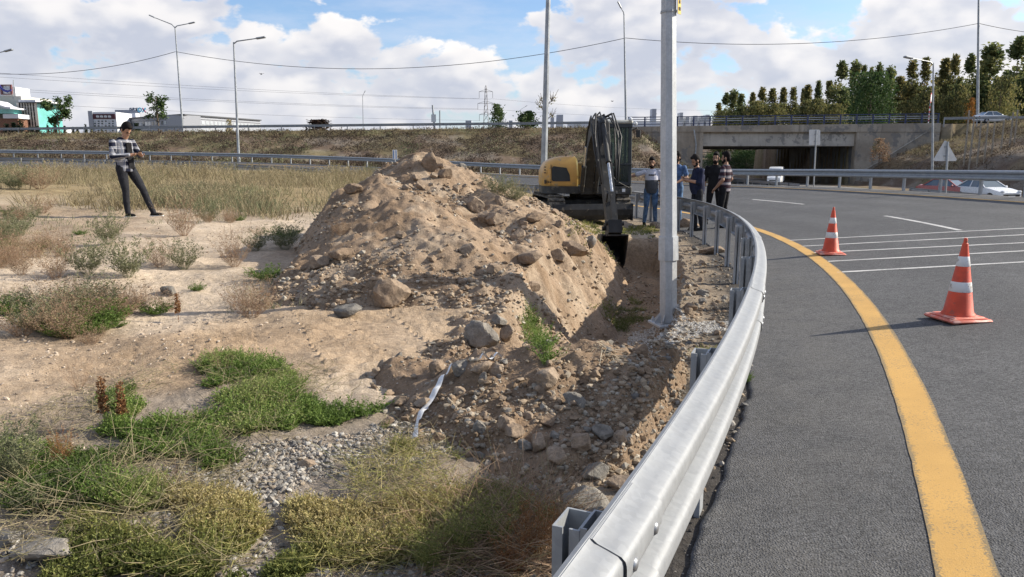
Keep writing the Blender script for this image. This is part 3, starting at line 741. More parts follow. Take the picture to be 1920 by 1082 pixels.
for px, py, wpx, hpx, gy, lab in BIG:
    p = hit(px, py + hpx * .25); sc_ = p[1] / FPX * 1.02; sx_ = wpx * sc_ / 2; sz_ = hpx * sc_ / 2
    put_stone(p, (sx_, sx_ * .8, max(sz_ * .95, sx_ * .35)), lab, 'notable stones', bool(gy), None, .22, 'boulder', float(_r.normal(0, .3)), .35, 'boulder')
# medium stones, each its own thing
def scatter(n, fn, box, size, label, group, grey, wfun):
    k = 0; x0, x1, y0, y1 = box
    while k < n:
        x, y = _r.uniform(x0, x1), _r.uniform(y0, y1)
        if _r.random() > wfun(x, y): continue
        z = float(ground(np.array([x]), np.array([y]))[0]); s = size[0] * (size[1] / size[0]) ** (_r.random() ** 2.2)
        put_stone((x, y, z), (s, s * _r.uniform(.65, 1), s * _r.uniform(.5, .85)), label, group, _r.random() < grey * .6, None, .3, 'stone', None, 1.0); k += 1
def onm(x, y): return float(mound_h(np.array([x]), np.array([y]))[0] - T(np.array([x]), np.array([y]))[0])
scatter(120, None, (-3.6, 1.2, 6.2, 13), (.025, .10), 'brown stone among many lying on the slopes of the spoil mound', 'stones on the spoil mound', .15,
        lambda x, y: (onm(x, y) > .0) * (.35 + .65 * (y < 8.3)) * .9)
scatter(80, None, (-1.0, 1.3, 3.5, 5.4), (.022, .065), 'brown stone among the rubble at the foot of the dark soil heap', 'stones on the dark soil heap', .3,
        lambda x, y: (.25 + .75 * (y < 4.4)) if heap_h(np.array([x]), np.array([y]))[0] > T(np.array([x]), np.array([y]))[0] - .06 else 0)
scatter(45, None, (1.2, 4.0, 6.0, 15), (.03, .09), 'grey stone in the rubble between the trench and the guardrail', 'stones along the guardrail', .75,
        lambda x, y: 1.0 * (39.35 < polar(x, y)[0] < 39.95))

# small gravel nobody could count
def pebbles(name, n, box, wfun, size, cols, label, surf=ground):
    x0, x1, y0, y1 = box; X = rng.uniform(x0, x1, n * 4); Y = y0 + (y1 - y0) * rng.random(n * 4) ** 1.3
    k = rng.random(len(X)) < wfun(X, Y); X, Y = X[k][:n], Y[k][:n]; Z = surf(X, Y); n = len(X)
    protos = [stone_shape(0, rng, 9, 0)[0] for _ in range(12)]; Fc = ICO[0][1]
    P = np.stack(protos)[rng.integers(12, size=n)]; S = size[0] * (size[1] / size[0]) ** (rng.random(n) ** 2.6)
    sc3 = np.stack([S, S * rng.uniform(.6, 1, n), S * rng.uniform(.4, .8, n)], 1); a = rng.uniform(0, 6.28, n); P = P * sc3[:, None]
    ti = rng.normal(0, .5, n)
    y2 = P[..., 1] * np.cos(ti)[:, None] - P[..., 2] * np.sin(ti)[:, None]; z2 = P[..., 1] * np.sin(ti)[:, None] + P[..., 2] * np.cos(ti)[:, None]
    x3 = P[..., 0] * np.cos(a)[:, None] - y2 * np.sin(a)[:, None]; y3 = P[..., 0] * np.sin(a)[:, None] + y2 * np.cos(a)[:, None]
    V = np.stack([x3 + X[:, None], y3 + Y[:, None], z2 + (Z + S * .25)[:, None]], -1).reshape(-1, 3)
    F3 = (Fc[None] + (np.arange(n) * 12)[:, None, None]).reshape(-1, 3)
    me = raw_mesh(name, V, F3, M_peb); t = rng.random(n); c = np.array(cols)[rng.integers(len(cols), size=n)] * (.75 + .5 * t)[:, None]
    set_col(me, 'soil', np.repeat(c, 12, 0)); return tag(link(name, me), label, 'gravel', None, 'stuff')
M_peb = bpy.data.materials.new('gravel'); M_peb.use_nodes = True; _q = NT(M_peb.node_tree)
_o = _q.n('ShaderNodeOutputMaterial'); _b = _q.n('ShaderNodeBsdfPrincipled', Roughness=.92); _b.inputs['Specular IOR Level'].default_value = .2; _q.t.links.new(_b.outputs[0], _o.inputs[0])
_q.put(_b.inputs['Base Color'], _q.n('ShaderNodeAttribute', _attribute_name='soil').outputs['Color'])
BRN = [(.30, .22, .15), (.36, .28, .20), (.26, .19, .13), (.42, .34, .25), (.40, .36, .30)]
GRY = [(.30, .28, .25), (.40, .37, .33), (.22, .21, .20), (.46, .41, .35), (.55, .52, .47)]
pebbles('mound_pebbles', 11000, (-4.2, 1.3, 5.8, 13.5), lambda x, y: (mound_h(x, y) > T(x, y) - .02) * np.clip(.3 + 1.6 * fbm(x, y, 1.2, 3, 101) + .5 * (y < 8), .06, 1), (.007, .04), [tuple(.82 * v for v in c) for c in BRN], 'loose pebbles and clods strewn over the spoil mound')
pebbles('heap_pebbles', 8000, (-1.1, 1.5, 3.3, 6.0), lambda x, y: (heap_h(x, y) > T(x, y) - .05) * np.clip(.3 + 1.5 * fbm(x, y, .6, 3, 102) + .6 * (y < 4.2), .08, 1), (.005, .028), [tuple(.75 * v for v in c) for c in BRN] + [(.30, .255, .2)], 'crumbs and pebbles over the dark soil heap')
pebbles('shelf_rubble', 6500, (.6, 4.1, 3.3, 17), lambda x, y: ((polar(x, y)[0] > 39.15) & (polar(x, y)[0] < 40.2)) * np.clip(.35 + 1.3 * fbm(x, y, .8, 3, 103), .05, 1), (.008, .036), [tuple(.62 * v for v in c) for c in GRY[:3] + BRN + BRN], 'grey rubble lying between the trench and the guardrail')
pebbles('trench_crumbs', 3500, (.2, 2.6, 5.6, 15), lambda x, y: (np.abs(polar(x, y)[0] - TR_R) < .8) * .8, (.006, .035), [tuple(.85 * v for v in c) for c in BRN], 'earth crumbs on the trench floor')
pebbles('asphalt_crumbs', 3500, (-.6, 4.3, .8, 16), lambda x, y: ((polar(x, y)[0] > 39.98) & (polar(x, y)[0] < 40.2)) * 1.0, (.004, .018), [(.03, .03, .03), (.05, .048, .046), (.1, .095, .09)], 'black asphalt crumbs along the road edge under the guardrail', lambda x, y: np.where(polar(x, y)[0] > 40.36, road_surf(x, y), T(x, y)))
def poly_w(px, surf=ground): return np.array([hit(a, b, surf)[:2] for a, b in px])
def inside(P, x, y):
    r = np.zeros(len(x), bool); n = len(P); j = n - 1
    for i in range(n):
        (xi, yi), (xj, yj) = P[i], P[j]; r ^= ((yi > y) != (yj > y)) & (x < (xj - xi) * (y - yi) / (yj - yi + 1e-12) + xi); j = i
    return r
GP = poly_w([(330, 880), (480, 835), (640, 800), (720, 790), (800, 830), (870, 860), (760, 860), (640, 880), (560, 930), (430, 980), (330, 950)])
pebbles('gravel_patch', 8500, (GP[:, 0].min() - .2, GP[:, 0].max() + .2, GP[:, 1].min() - .2, GP[:, 1].max() + .2), lambda x, y: inside(GP, x + .35 * fbm(x, y, .3, 4, 104), y + .35 * fbm(x, y, .3, 4, 107)) * np.clip(.55 + 1.3 * fbm(x, y, .35, 3, 110), .08, 1), (.004, .02), [tuple(.66 * v for v in c) for c in GRY] + [(.26, .215, .165)], 'pale grey gravel patch among the foreground weeds')
pebbles('field_pebbles', 9000, (-9, 1.0, 2.3, 13), lambda x, y: np.clip(.16 + .9 * fbm(x, y, 1.5, 3, 105), .02, 1) * (np.abs(x) < .8 * y) * (polar(x, y)[0] < 38.6) * (1 - .6 * ss(6, 10, y)), (.004, .02), [(.38, .31, .24), (.44, .37, .30), (.28, .22, .17)], 'small pebbles scattered over the sandy field')
GC = poly_w([(330, 970), (560, 1000), (0, 1082), (0, 980), (150, 960)])
pebbles('corner_gravel', 4000, (-2.6, .3, 2.2, 3.4), lambda x, y: (fbm(x, y, .5, 3, 106) > -.02) * .9, (.005, .024), [tuple(.7 * v for v in c) for c in GRY], 'loose gravel between the nearest weeds')
# white grit washed out in front of the lamp pole
WG = poly_w([(1175, 628), (1225, 612), (1300, 606), (1378, 602), (1372, 622), (1300, 630), (1255, 650), (1215, 668), (1170, 640)])
pebbles('white_grit', 22000, (WG[:, 0].min() - .1, WG[:, 0].max() + .1, WG[:, 1].min() - .1, WG[:, 1].max() + .1), lambda x, y: inside(WG, x + .1 * fbm(x, y, .25, 3, 108), y + .1 * fbm(x, y, .25, 3, 109)) * 1.0, (.005, .012), [(.46, .44, .41), (.54, .52, .48), (.34, .31, .27)], 'spilled white grit in front of the lamp pole foot')

# ------------------------------------------------------------------ vegetation
class Leaves:
    """many leaf quads and stem quads with a per-leaf tint"""
    def __init__(s): s.V = []; s.t = []
    def quads(s, Q, t): s.V.append(np.asarray(Q, np.float32).reshape(-1, 4, 3)); s.t.append(np.asarray(t, np.float32))
    def leaf(s, P, D, W, L, wd, t, cup=.15):
        """P base, D direction, W width axis (n,3); L length, wd width"""
        N = np.cross(D, W); L = L[:, None]; wd = wd[:, None]
        m = P + D * L * .45 + N * L * cup
        s.quads(np.stack([P, m + W * wd * .5, P + D * L, m - W * wd * .5], 1), t)
    def stem(s, A, B, wd, t):
        d = B - A; w = np.cross(d, rng.normal(size=d.shape)); w /= np.linalg.norm(w, axis=1)[:, None] + 1e-9; w = w * np.asarray(wd).reshape(-1, 1)
        s.quads(np.stack([A - w, A + w, B + w * .6, B - w * .6], 1), t)
    def mesh(s, name, m):
        V = np.concatenate(s.V); n = len(V); me = raw_mesh(name, V.reshape(-1, 3), np.arange(n * 4).reshape(n, 4), m); set_attr(me, 'tint', np.repeat(np.clip(np.concatenate(s.t), 0, 1), 4)); return me
def unit(v): return v / (np.linalg.norm(v, axis=-1, keepdims=True) + 1e-9)
def rdir(n, zlo=-.2, zhi=1.0):
    a = rng.uniform(0, 6.283, n); z = rng.uniform(zlo, zhi, n); r = np.sqrt(np.maximum(0, 1 - z * z)); return np.stack([r * np.cos(a), r * np.sin(a), z], 1)
M_weed = leafmat('weed_leaves', [(.06, .085, .022), (.125, .195, .042), (.19, .265, .065), (.32, .33, .13)], .6, .35)
M_weedy = leafmat('yellowing_weed_leaves', [(.085, .11, .03), (.19, .21, .06), (.33, .31, .11), (.46, .38, .19)], .65, .35)
M_dry = leafmat('dry_grass_blades', [(.15, .12, .065), (.25, .205, .12), (.34, .285, .18), (.17, .165, .075)], .8, .3)
M_grey = leafmat('grey_green_leaves', [(.11, .12, .065), (.19, .20, .11), (.27, .26, .15), (.38, .32, .20)], .75, .3)
M_rust = leafmat('rusty_seed_heads', [(.13, .055, .022), (.22, .10, .04), (.31, .16, .07), (.34, .22, .12)], .85, .2)
M_pink = leafmat('dry_pinkish_stems', [(.20, .13, .085), (.30, .20, .13), (.38, .27, .19), (.26, .23, .12)], .85, .25)
def sprigs(Lv, B, h, nl, ll, lean=.6, tb=(.2, .7), stemt=.35):
    """low leafy sprigs at base points B"""
    n = len(B); d = unit(rdir(n, .25, 1) + np.array([0, 0, .1])); d[:, :2] *= lean * 1.6; d = unit(d); hh = h * rng.uniform(.5, 1.2, n)
    tip = B + d * hh[:, None]; patch = fbm(B[:, 0], B[:, 1], .5, 3, 121)
    t0 = tb[0] + (tb[1] - tb[0]) * np.clip(.5 + patch * 1.6 + rng.normal(0, .12, n), 0, 1)
    Lv.stem(B - d * .01, tip, np.full(n, .0012), t0 * .6 + stemt * .4)
    for k in range(nl):
        f = (k + .6) / nl; P = B + d * (hh * f)[:, None]; D = unit(rdir(n, -.1, .7) + d * .5); W = unit(np.cross(D, rng.normal(size=(n, 3))))
        L = ll * rng.uniform(.6, 1.3, n) * (1.15 - .5 * f); Lv.leaf(P, D, W, L, L * rng.uniform(.4, .6, n), t0 + rng.normal(0, .12, n))
def cover(name, polys, n, h, nl, ll, m, label, tb, dens=.0, seed=0, cat='ground cover', jitter=.17, surf=T, hole=None):
    Lv = Leaves(); B = []
    P = poly_w(polys, ground); x0, y0 = P.min(0) - .25; x1, y1 = P.max(0) + .25
    X = rng.uniform(x0, x1, n * 8); Y = rng.uniform(y0, y1, n * 8)
    k = inside(P, X + jitter * fbm(X, Y, .35, 4, seed) * 2, Y + jitter * fbm(X, Y, .35, 4, seed + 1) * 2) & (fbm(X, Y, .55, 4, seed + 2) > dens)
    if hole is not None: k &= ~inside(hole, X + .15 * fbm(X, Y, .25, 3, seed + 3), Y)
    X, Y = X[k][:n], Y[k][:n]; B = np.stack([X, Y, surf(X, Y)], 1)
    hh = h * (.6 + .9 * np.clip(fbm(X, Y, .45, 3, seed + 5) + .4, 0, 1))
    sprigs(Lv, B, hh, nl, ll, .7, tb); return tag(link(name, Lv.mesh(name, m)), label, cat, None, 'stuff')
cover('green_weeds', [(225, 770), (330, 690), (420, 672), (520, 690), (570, 730), (610, 775), (690, 790), (560, 812), (470, 838), (380, 860), (250, 850), (180, 830)], 10000, .085, 7, .022, M_weed, 'bright green low weeds carpeting the ground by the sandy track', (.25, .95), -.2, 201)
cover('olive_weeds', [(120, 850), (330, 850), (360, 900), (330, 960), (250, 990), (130, 985), (0, 965), (0, 830)], 6500, .11, 8, .020, M_weed, 'dark olive weeds on the left of the foreground', (.1, .95), -.06, 211)
cover('yellow_green_weeds', [(560, 960), (660, 870), (740, 845), (850, 862), (960, 880), (1010, 900), (960, 960), (900, 1000), (880, 1090), (480, 1090), (560, 1020)], 13000, .085, 8, .021, M_weedy, 'yellowing green weeds spread over the foreground', (.2, 1.0), -.03, 221)
cover('front_weeds', [(100, 1050), (300, 985), (480, 960), (600, 985), (640, 1090), (90, 1090)], 9500, .075, 8, .020, M_weedy, 'mixed green weeds along the bottom edge', (.15, 1.0), .03, 231)
cover('mound_weed', [(975, 590), (1000, 585), (1018, 630), (1030, 680), (1010, 685), (985, 640)], 1500, .13, 8, .02, M_weed, 'bright green weed hanging down the mound side above the trench', (.3, .8), -.9, 241, 'weed', .04, ground)
cover('tape_weeds', [(720, 790), (790, 760), (800, 800), (830, 850), (760, 840)], 2200, .10, 7, .014, M_weedy, 'small weeds beside the white tape', (.1, .6), -.2, 251)
cover('trench_weeds', [(1110, 590), (1180, 560), (1230, 590), (1190, 615)], 900, .09, 6, .018, M_weedy, 'sparse weeds on the trench floor beside the lamp pole', (.05, .5), -.2, 261, 'weed', .1, ground)
cover('post_weeds', [(1305, 668), (1350, 660), (1362, 676), (1310, 684)], 500, .09, 7, .018, M_weedy, 'pale green weed tuft at a guardrail post', (.2, .9), -.6, 263, 'weed', .04, ground)
cover('excavator_weeds', [(1050, 425), (1110, 415), (1230, 425), (1215, 455), (1160, 440), (1060, 450)], 1000, .10, 7, .035, M_weedy, 'weeds in front of the excavator tracks', (.05, .7), -.1, 271, 'weed', .3, ground)

def litter(name, polys, n, ln, m, label, tb=(.2, 1)):
    P = poly_w(polys, ground); X = rng.uniform(P[:, 0].min(), P[:, 0].max(), n * 5); Y = rng.uniform(P[:, 1].min(), P[:, 1].max(), n * 5); k = inside(P, X, Y) & (fbm(X, Y, .5, 3, 281) > -.1); X, Y = X[k][:n], Y[k][:n]; n = len(X)
    A = np.stack([X, Y, T(X, Y)], 1) + np.array([0, 0, 1]) * rng.uniform(.0, .07, n)[:, None]; Lv = Leaves(); D = unit(rdir(n, -.05, .55)); L = ln * rng.uniform(.4, 1.4, n); Md = A + D * (L * .5)[:, None]; E_ = Md + unit(D + rng.normal(0, .35, (n, 3))) * (L * .5)[:, None]; t = rng.uniform(*tb, n)
    Lv.stem(A, Md, np.full(n, .0016), t); Lv.stem(Md, E_, np.full(n, .0011), t); return tag(link(name, Lv.mesh(name, m)), label, 'dry stems', None, 'stuff')
litter('dead_stems', [(0, 800), (330, 690), (600, 690), (700, 790), (860, 850), (1050, 900), (1060, 1085), (0, 1085)], 3600, .16, M_dry, 'dead straw coloured stems tangled in the foreground weeds')
litter('straw_clump', [(820, 960), (1000, 930), (1065, 960), (1070, 1090), (800, 1090)], 1500, .34, M_pink, 'dry brown stalks crowding round the nearest guardrail post', (.0, 1))
litter('front_stems', [(560, 960), (660, 870), (850, 862), (1000, 910), (880, 1090), (300, 1090), (350, 1000)], 1800, .15, M_weedy, 'yellow green stems tangled through the foreground weeds', (.4, 1))
litter('pale_stems', [(0, 900), (330, 850), (420, 960), (300, 1040), (0, 1020)], 300, .34, M_dry, 'long pale yellow stems lying over the weeds on the left', (.6, .75))
# field patches between the bare sand
def tufts(name, C, per, h, spread, m, label, wd=.004, tb=(.1, .9), curve=.5, heads=0.0, surf=T):
    """grass tufts: bent two-piece blades"""
    n = len(C) * per; c = np.repeat(C, per, 0); hh = np.repeat(h, per) * rng.uniform(.45, 1.1, n)
    a = rng.uniform(0, 6.283, n); r = spread * np.sqrt(rng.random(n)); X = c[:, 0] + r * np.cos(a); Y = c[:, 1] + r * np.sin(a); B = np.stack([X, Y, surf(X, Y) - .01], 1)
    d = unit(np.stack([np.cos(a) * .35 + rng.normal(0, .25, n), np.sin(a) * .35 + rng.normal(0, .25, n), np.ones(n)], 1)); bend = np.stack([d[:, 0], d[:, 1], np.zeros(n)], 1)
    M1 = B + d * (hh * .55)[:, None]; T1 = M1 + unit(d + bend * curve) * (hh * .45)[:, None]
    t = np.clip(tb[0] + (tb[1] - tb[0]) * (.5 + .8 * fbm(X, Y, 2.2, 3, 131)) + rng.normal(0, .15, n), 0, 1); Lv = Leaves()
    w = unit(np.cross(d, rng.normal(size=(n, 3)))) * (wd * rng.uniform(.6, 1.4, n))[:, None]
    Lv.quads(np.stack([B - w, B + w, M1 + w * .8, M1 - w * .8], 1), t); Lv.quads(np.stack([M1 - w * .8, M1 + w * .8, T1 + w * .15, T1 - w * .15], 1), t)
    k = rng.random(n) < heads
    if k.any():
        m_ = k.sum()
        for q in range(4):
            P = T1[k] - d[k] * (hh[k] * .06 * q)[:, None]; D = unit(rdir(m_, .1, 1)); Lv.leaf(P, D, unit(np.cross(D, rng.normal(size=(m_, 3)))), hh[k] * .11, hh[k] * .05, np.clip(t[k] + .15, 0, 1))
    return tag(link(name, Lv.mesh(name, m)), label, 'grass', None, 'stuff')
def field_pts(n, y0, y1, w):
    Y = y0 + (y1 - y0) * rng.random(n); X = rng.uniform(-.75, .15, n) * Y
    k = (polar(X, Y)[0] < 38.6) & (rng.random(n) < w(X, Y)) & (mound_h(X, Y) < T(X, Y, False) - .02); return np.stack([X[k], Y[k]], 1)
band = lambda x, y: ss(15.0, 17.2, y + 1.4 * fbm(x, y, 3, 3, 141) + .9 * (x > -5.5)) * np.clip(.55 + 2.0 * fbm(x, y, 2.8, 3, 142), .08, 1) * np.where(x > -1.2, .25 * (y > 20), 1)
C = field_pts(5200, 12, 40, band); tufts('dry_grass', C, 15, (.30 + .2 * ss(20, 32, C[:, 1])) * (.55 + .9 * np.clip(.5 + 1.3 * fbm(C[:, 0], C[:, 1], 1.5, 3, 149), 0, 1)) + .12 * fbm(C[:, 0], C[:, 1], 3, 3, 143), .28, M_dry, 'tall dry straw coloured grass filling the back of the field', .0075, (.1, .95), .5, .45)
C = field_pts(2600, 13, 24, lambda x, y: band(x, y) * (fbm(x, y, 4, 3, 145) > -.02) * ss(-3, -7, x)); tufts('green_grass', C, 14, np.full(len(C), .33), .25, M_grey, 'greyish green weeds mixed through the grass behind the man in the plaid shirt', .008, (.0, .7), .4, .3)
def sparse(x, y): return np.clip(2.2 * fbm(x, y, 1.6, 3, 147) - .25, 0, 1) * (x < -1.6) * (1 - .7 * ss(12.5, 15, y)) * (1 - .95 * np.exp(-((x + 7.3) / 1.1) ** 2 - ((y - 13.6) / 1.3) ** 2))
C = field_pts(2600, 6.5, 15, sparse); tufts('sparse_grass', C, 9, np.full(len(C), .13), .12, M_grey, 'thin low grass scattered on the bare sand', .0035, (.1, .9), .6)

# bushy weeds, each a thing of its own
def bush_mesh(name, m, h, spread, nst, nbr, nlf, ll, tb, up=.7, stemt=.3, seed=0):
    Lv = Leaves(); n = int(nst * 1.7); a = rng.uniform(0, 6.283, n); r = rng.random(n) ** .7
    d = unit(np.stack([np.cos(a) * r * spread, np.sin(a) * r * spread, np.full(n, up)], 1)); L = h * rng.uniform(.55, 1.05, n)
    B = np.stack([np.cos(a), np.sin(a), np.zeros(n)], 1) * (.06 * h); M1 = B + d * (L * .5)[:, None]; d2 = unit(d + np.array([0, 0, .35]) + rng.normal(0, .12, (n, 3))); T1 = M1 + d2 * (L * .5)[:, None]
    Lv.stem(B - d * .02, M1, np.full(n, .0022), np.full(n, stemt)); Lv.stem(M1, T1, np.full(n, .0015), np.full(n, stemt))
    for k in range(nbr):
        f = rng.uniform(.15, 1, n)[:, None]; P = np.where(f < .5, B + (M1 - B) * f * 2, M1 + (T1 - M1) * (f * 2 - 1))
        bd = unit(rdir(n, .1, .9) + d2 * .6); bl = h * rng.uniform(.08, .25, n) * (1.2 - f[:, 0] * .5); Q = P + bd * bl[:, None]
        Lv.stem(P, Q, np.full(n, .001), np.full(n, stemt))
        for j in range(nlf):
            g_ = rng.uniform(.2, 1, n)[:, None]; D = unit(rdir(n, -.2, .9) + bd * .4); l_ = ll * rng.uniform(.5, 1.3, n)
            Lv.leaf(P + (Q - P) * g_, D, unit(np.cross(D, rng.normal(size=(n, 3)))), l_, l_ * rng.uniform(.3, .55, n), np.clip(rng.uniform(*tb, n), 0, 1))
    return Lv.mesh(name, m)
def spike_mesh(name, h, n):
    """dry dock stalk: a stem packed with rusty seeds"""
    Lv = Leaves(); A = np.zeros((6, 3)); A[:, 2] = np.linspace(-.03, h * .85, 6); Bv = A.copy(); Bv[:, 2] += h * .17
    for _ in range(3): Lv.stem(A, Bv, np.full(6, .0035), np.full(6, .25))
    f = rng.random(n); P = np.stack([rng.normal(0, .006, n), rng.normal(0, .006, n), h * (.30 + .70 * f)], 1); D = rdir(n, -.1, .8); L = .016 * (1.25 - .6 * f) * rng.uniform(.6, 1.3, n)
    Lv.leaf(P + D * .008, D, unit(np.cross(D, rng.normal(size=(n, 3)))), L, L * .7, rng.random(n)); return Lv.mesh(name, M_rust)
PR = {'tan': [bush_mesh('dry_bush', M_pink, 1, .75, 46, 7, 3, .035, (.2, 1)) for _ in range(2)],
      'green': [bush_mesh('weed_bush', M_grey, 1, .8, 44, 8, 4, .05, (0, .75)) for _ in range(2)],
      'dark': [bush_mesh('weed_bush', M_weed, 1, 1.3, 50, 7, 4, .075, (0, .55), .5) for _ in range(2)],
      'rust': [bush_mesh('dry_bush', M_rust, 1, .5, 40, 8, 4, .035, (.2, 1), .9) for _ in range(1)],
      'twig': [bush_mesh('dry_bush', M_pink, 1, .7, 26, 6, 1, .025, (.1, .8), .8)],
      'olive': [bush_mesh('weed_bush', M_weedy, 1, .45, 40, 9, 4, .035, (0, .8), .9) for _ in range(2)],
      'blue': [bush_mesh('weed_bush', M_grey, 1, .8, 40, 9, 5, .055, (0, .55), .75)]}
BUSH = [('tan', 345, 442, 78, .9, 'bushy pinkish dry weed right of the man in the plaid shirt'), ('green', 205, 458, 66, .8, 'grey green weed in front of the feet of the man in the plaid shirt'),
 ('tan', 40, 515, 62, 1, 'dry pinkish weed at the left end of the weed row'), ('tan', 105, 522, 72, 1, 'second dry pinkish weed of the row on the left'), ('green', 165, 515, 74, 1, 'grey green weed in the middle of the left weed row'),
 ('green', 240, 520, 78, 1, 'taller grey green weed right of the middle of the row'), ('tan', 300, 500, 60, 1, 'dry weed behind the lone blue grey stone'), ('green', 345, 505, 58, 1, 'grey green weed just above the lone blue grey stone'),
 ('tan', 440, 500, 64, 1, 'dry weed on the sand left of the mound'), ('green', 535, 468, 52, 1.2, 'wide grey green weed at the left foot of the mound'), ('green', 480, 470, 40, 1.2, 'low grey green weed left of the mound foot'),
 ('dark', 370, 545, 26, 1.2, 'small dark weed right of the lone blue grey stone'), ('dark', 120, 630, 52, 1.3, 'low dark green weed sprawling on the pale sand'), ('dark', 15, 590, 60, 1.2, 'dark weed at the left picture edge on the pale sand'),
 ('dark', 220, 612, 22, 1.6, 'flat green weed right of the sprawling one'), ('green', 20, 455, 44, 1.2, 'grey green weed far left in front of the grass band'), ('dark', 150, 440, 18, 1.5, 'small dark weed left of the man in the plaid shirt'),
 ('twig', 148, 728, 70, 1, 'reddish twiggy weed alone on the pale sand'), ('twig', 225, 585, 80, 1, 'thin reddish twigs above the pale sand'), ('twig', 440, 480, 70, 1, 'thin twiggy weed left of the mound'),
 ('rust', 120, 880, 88, .8, 'rust brown dried dock among the green weeds on the left'), ('blue', 15, 905, 130, 1, 'blue green bushy weed cut by the left picture edge'), ('blue', 70, 960, 70, 1.2, 'blue green weed low in the left foreground'),
 ('twig', 420, 700, 60, 1, 'sparse twigs rising over the bright green weeds'), ('olive', 860, 1060, 140, .9, 'tall olive seeding weed at the bottom left of the dry clump'), ('olive', 930, 1045, 150, .9, 'tall olive seeding weed in the middle of the dry clump'),
 ('rust', 1000, 1060, 150, .8, 'orange brown dry weed next to the nearest guardrail post'), ('rust', 1050, 1070, 150, .7, 'orange brown dry weed touching the nearest guardrail post'), ('olive', 800, 1075, 110, 1, 'olive weed at the bottom edge left of the dry clump'),
 ('olive', 970, 985, 90, 1, 'small olive weed above the dry clump'), ('rust', 960, 1085, 120, .9, 'orange brown dry weed at the very bottom of the clump'), ('olive', 1020, 1000, 80, .8, 'thin olive weed beside the large dark slab'),
 ('green', 690, 330, 22, 1.6, 'grey green tuft behind the left shoulder of the mound'), ('green', 935, 365, 40, 1.4, 'grey green bush behind the right flank of the mound'), ('green', 965, 375, 32, 1.4, 'smaller bush between the mound and the excavator'),
 ('twig', 320, 930, 90, 1, 'brown dry twigs in the foreground gravel'), ('tan', 80, 400, 40, 1.3, 'dry tuft on the far left edge of the bare sand'), ('dark', 1395, 716, 40, .8, 'green weed growing under the guardrail onto the asphalt'), ('tan', 640, 440, 36, 1.2, 'dry tuft on the left slope of the mound'),
 ('green', 30, 330, 42, 1.5, 'big tan bush in the grass on the far left'), ('tan', 75, 320, 46, 1.6, 'largest dry bush in the grass on the far left')]
for i, (kd, px, py, hp, wf, lab) in enumerate(BUSH):
    p = hit(px, py); h = hp * p[1] / FPX * (1.08 if py < 780 else 1.0)
    if i >= len(BUSH) - 2: p = at(px, py + 30, 21.0); p[2] = float(T(np.array([p[0]]), np.array([p[1]]))[0]); h = .75
    ms = PR[kd]; o = link(ms[0].name.split('.')[0], ms[i % len(ms)]); o.location = p - np.array([0, 0, .01]); o.rotation_euler = (0, 0, float(rng.uniform(0, 6.28))); h *= .7 if kd == 'dark' else 1; o.scale = (h * wf, h * wf, h)
    tag(o, lab, 'weed', 'single weeds in the field')
for px, py, hp, lab in [(197, 802, 102, 'left one of two upright rusty dock stalks among green weeds'), (231, 802, 92, 'right one of two upright rusty dock stalks among green weeds'), (335, 604, 56, 'short rusty stalk standing on the sand near the blue grey stone')]:
    p = hit(px, py); h = hp * p[1] / FPX; o = link('dock_stalk', spike_mesh('dock_stalk', h, 420)); o.location = p; tag(o, lab, 'plant stalk', 'rusty dock stalks')
# extra small weeds over the field (things of their own, alike)
C = field_pts(4000, 5.6, 14.5, sparse); C = C[np.hypot(C[:, 0] + 7.3, C[:, 1] - 13.4) > 1.6][:100]
for i, (x, y) in enumerate(C):
    kd = ['green', 'tan', 'tan', 'dark', 'tan'][i % 5]; ms = PR[kd]; h = float(rng.uniform(.14, .42)) * (.6 if kd == 'dark' else 1)
    o = link(ms[0].name.split('.')[0], ms[i % len(ms)]); o.location = (x, y, float(T(np.array([x]), np.array([y]))[0]) - .01); o.rotation_euler = (0, 0, float(rng.uniform(0, 6.28))); o.scale = (h * 1.3, h * 1.3, h)
    tag(o, {'green': 'small grey green weed among others dotted over the sandy field', 'tan': 'small dry pinkish weed among others dotted over the sandy field', 'dark': 'small low green weed among others dotted over the sandy field'}[kd], 'weed', {'green': 'small grey green weeds', 'tan': 'small dry weeds', 'dark': 'small low green weeds'}[kd])
# scrub on the embankment
def scrub(name, n, xr, yr, hh, m, label, sd, thr, tb, ll=.22):
    X = rng.uniform(*xr, n * 5); Y = rng.uniform(*yr, n * 5); rho, phi = polar(X, Y); Z = T(X, Y); D, Zl, S = low_dist(X, Y)
    k = (rho > Ro(phi) + 2.6) & (Y < YE - .6) & (D > 5.5) & (fbm(X, Y, 2.6, 4, sd) > thr) & ~((X > 22) & (X < 42.5) & (Y > 70)); X, Y, Z = X[k][:n], Y[k][:n], Z[k][:n]; n = len(X)
    Lv = Leaves(); h = hh * (.5 + np.clip(fbm(X, Y, 1.6, 3, sd + 3) + .5, 0, 1))
    for q in range(5):
        D = unit(rdir(n, .0, 1)); P = np.stack([X, Y, Z], 1) + rng.normal(0, .18, (n, 3)) * np.array([1, 1, .2]) + np.array([0, 0, 1]) * (h * rng.random(n) * .8)[:, None]
        L = ll * rng.uniform(.6, 1.4, n); Lv.leaf(P, D, unit(np.cross(D, rng.normal(size=(n, 3)))), L, L * .3, np.clip(rng.uniform(*tb, n) + .5 * fbm(X, Y, 3, 3, sd + 7), 0, 1))
    return tag(link(name, Lv.mesh(name, m)), label, 'scrub', None, 'stuff')
M_scrub = leafmat('embankment_scrub', [(.045, .034, .026), (.08, .058, .042), (.12, .092, .066), (.19, .155, .115)], .85, .2)
scrub('embankment_scrub', 18000, (-75, 24), (58, 91.5), .45, M_scrub, 'brown dry scrub covering the embankment below the highway', 151, -.12, (0, .8))
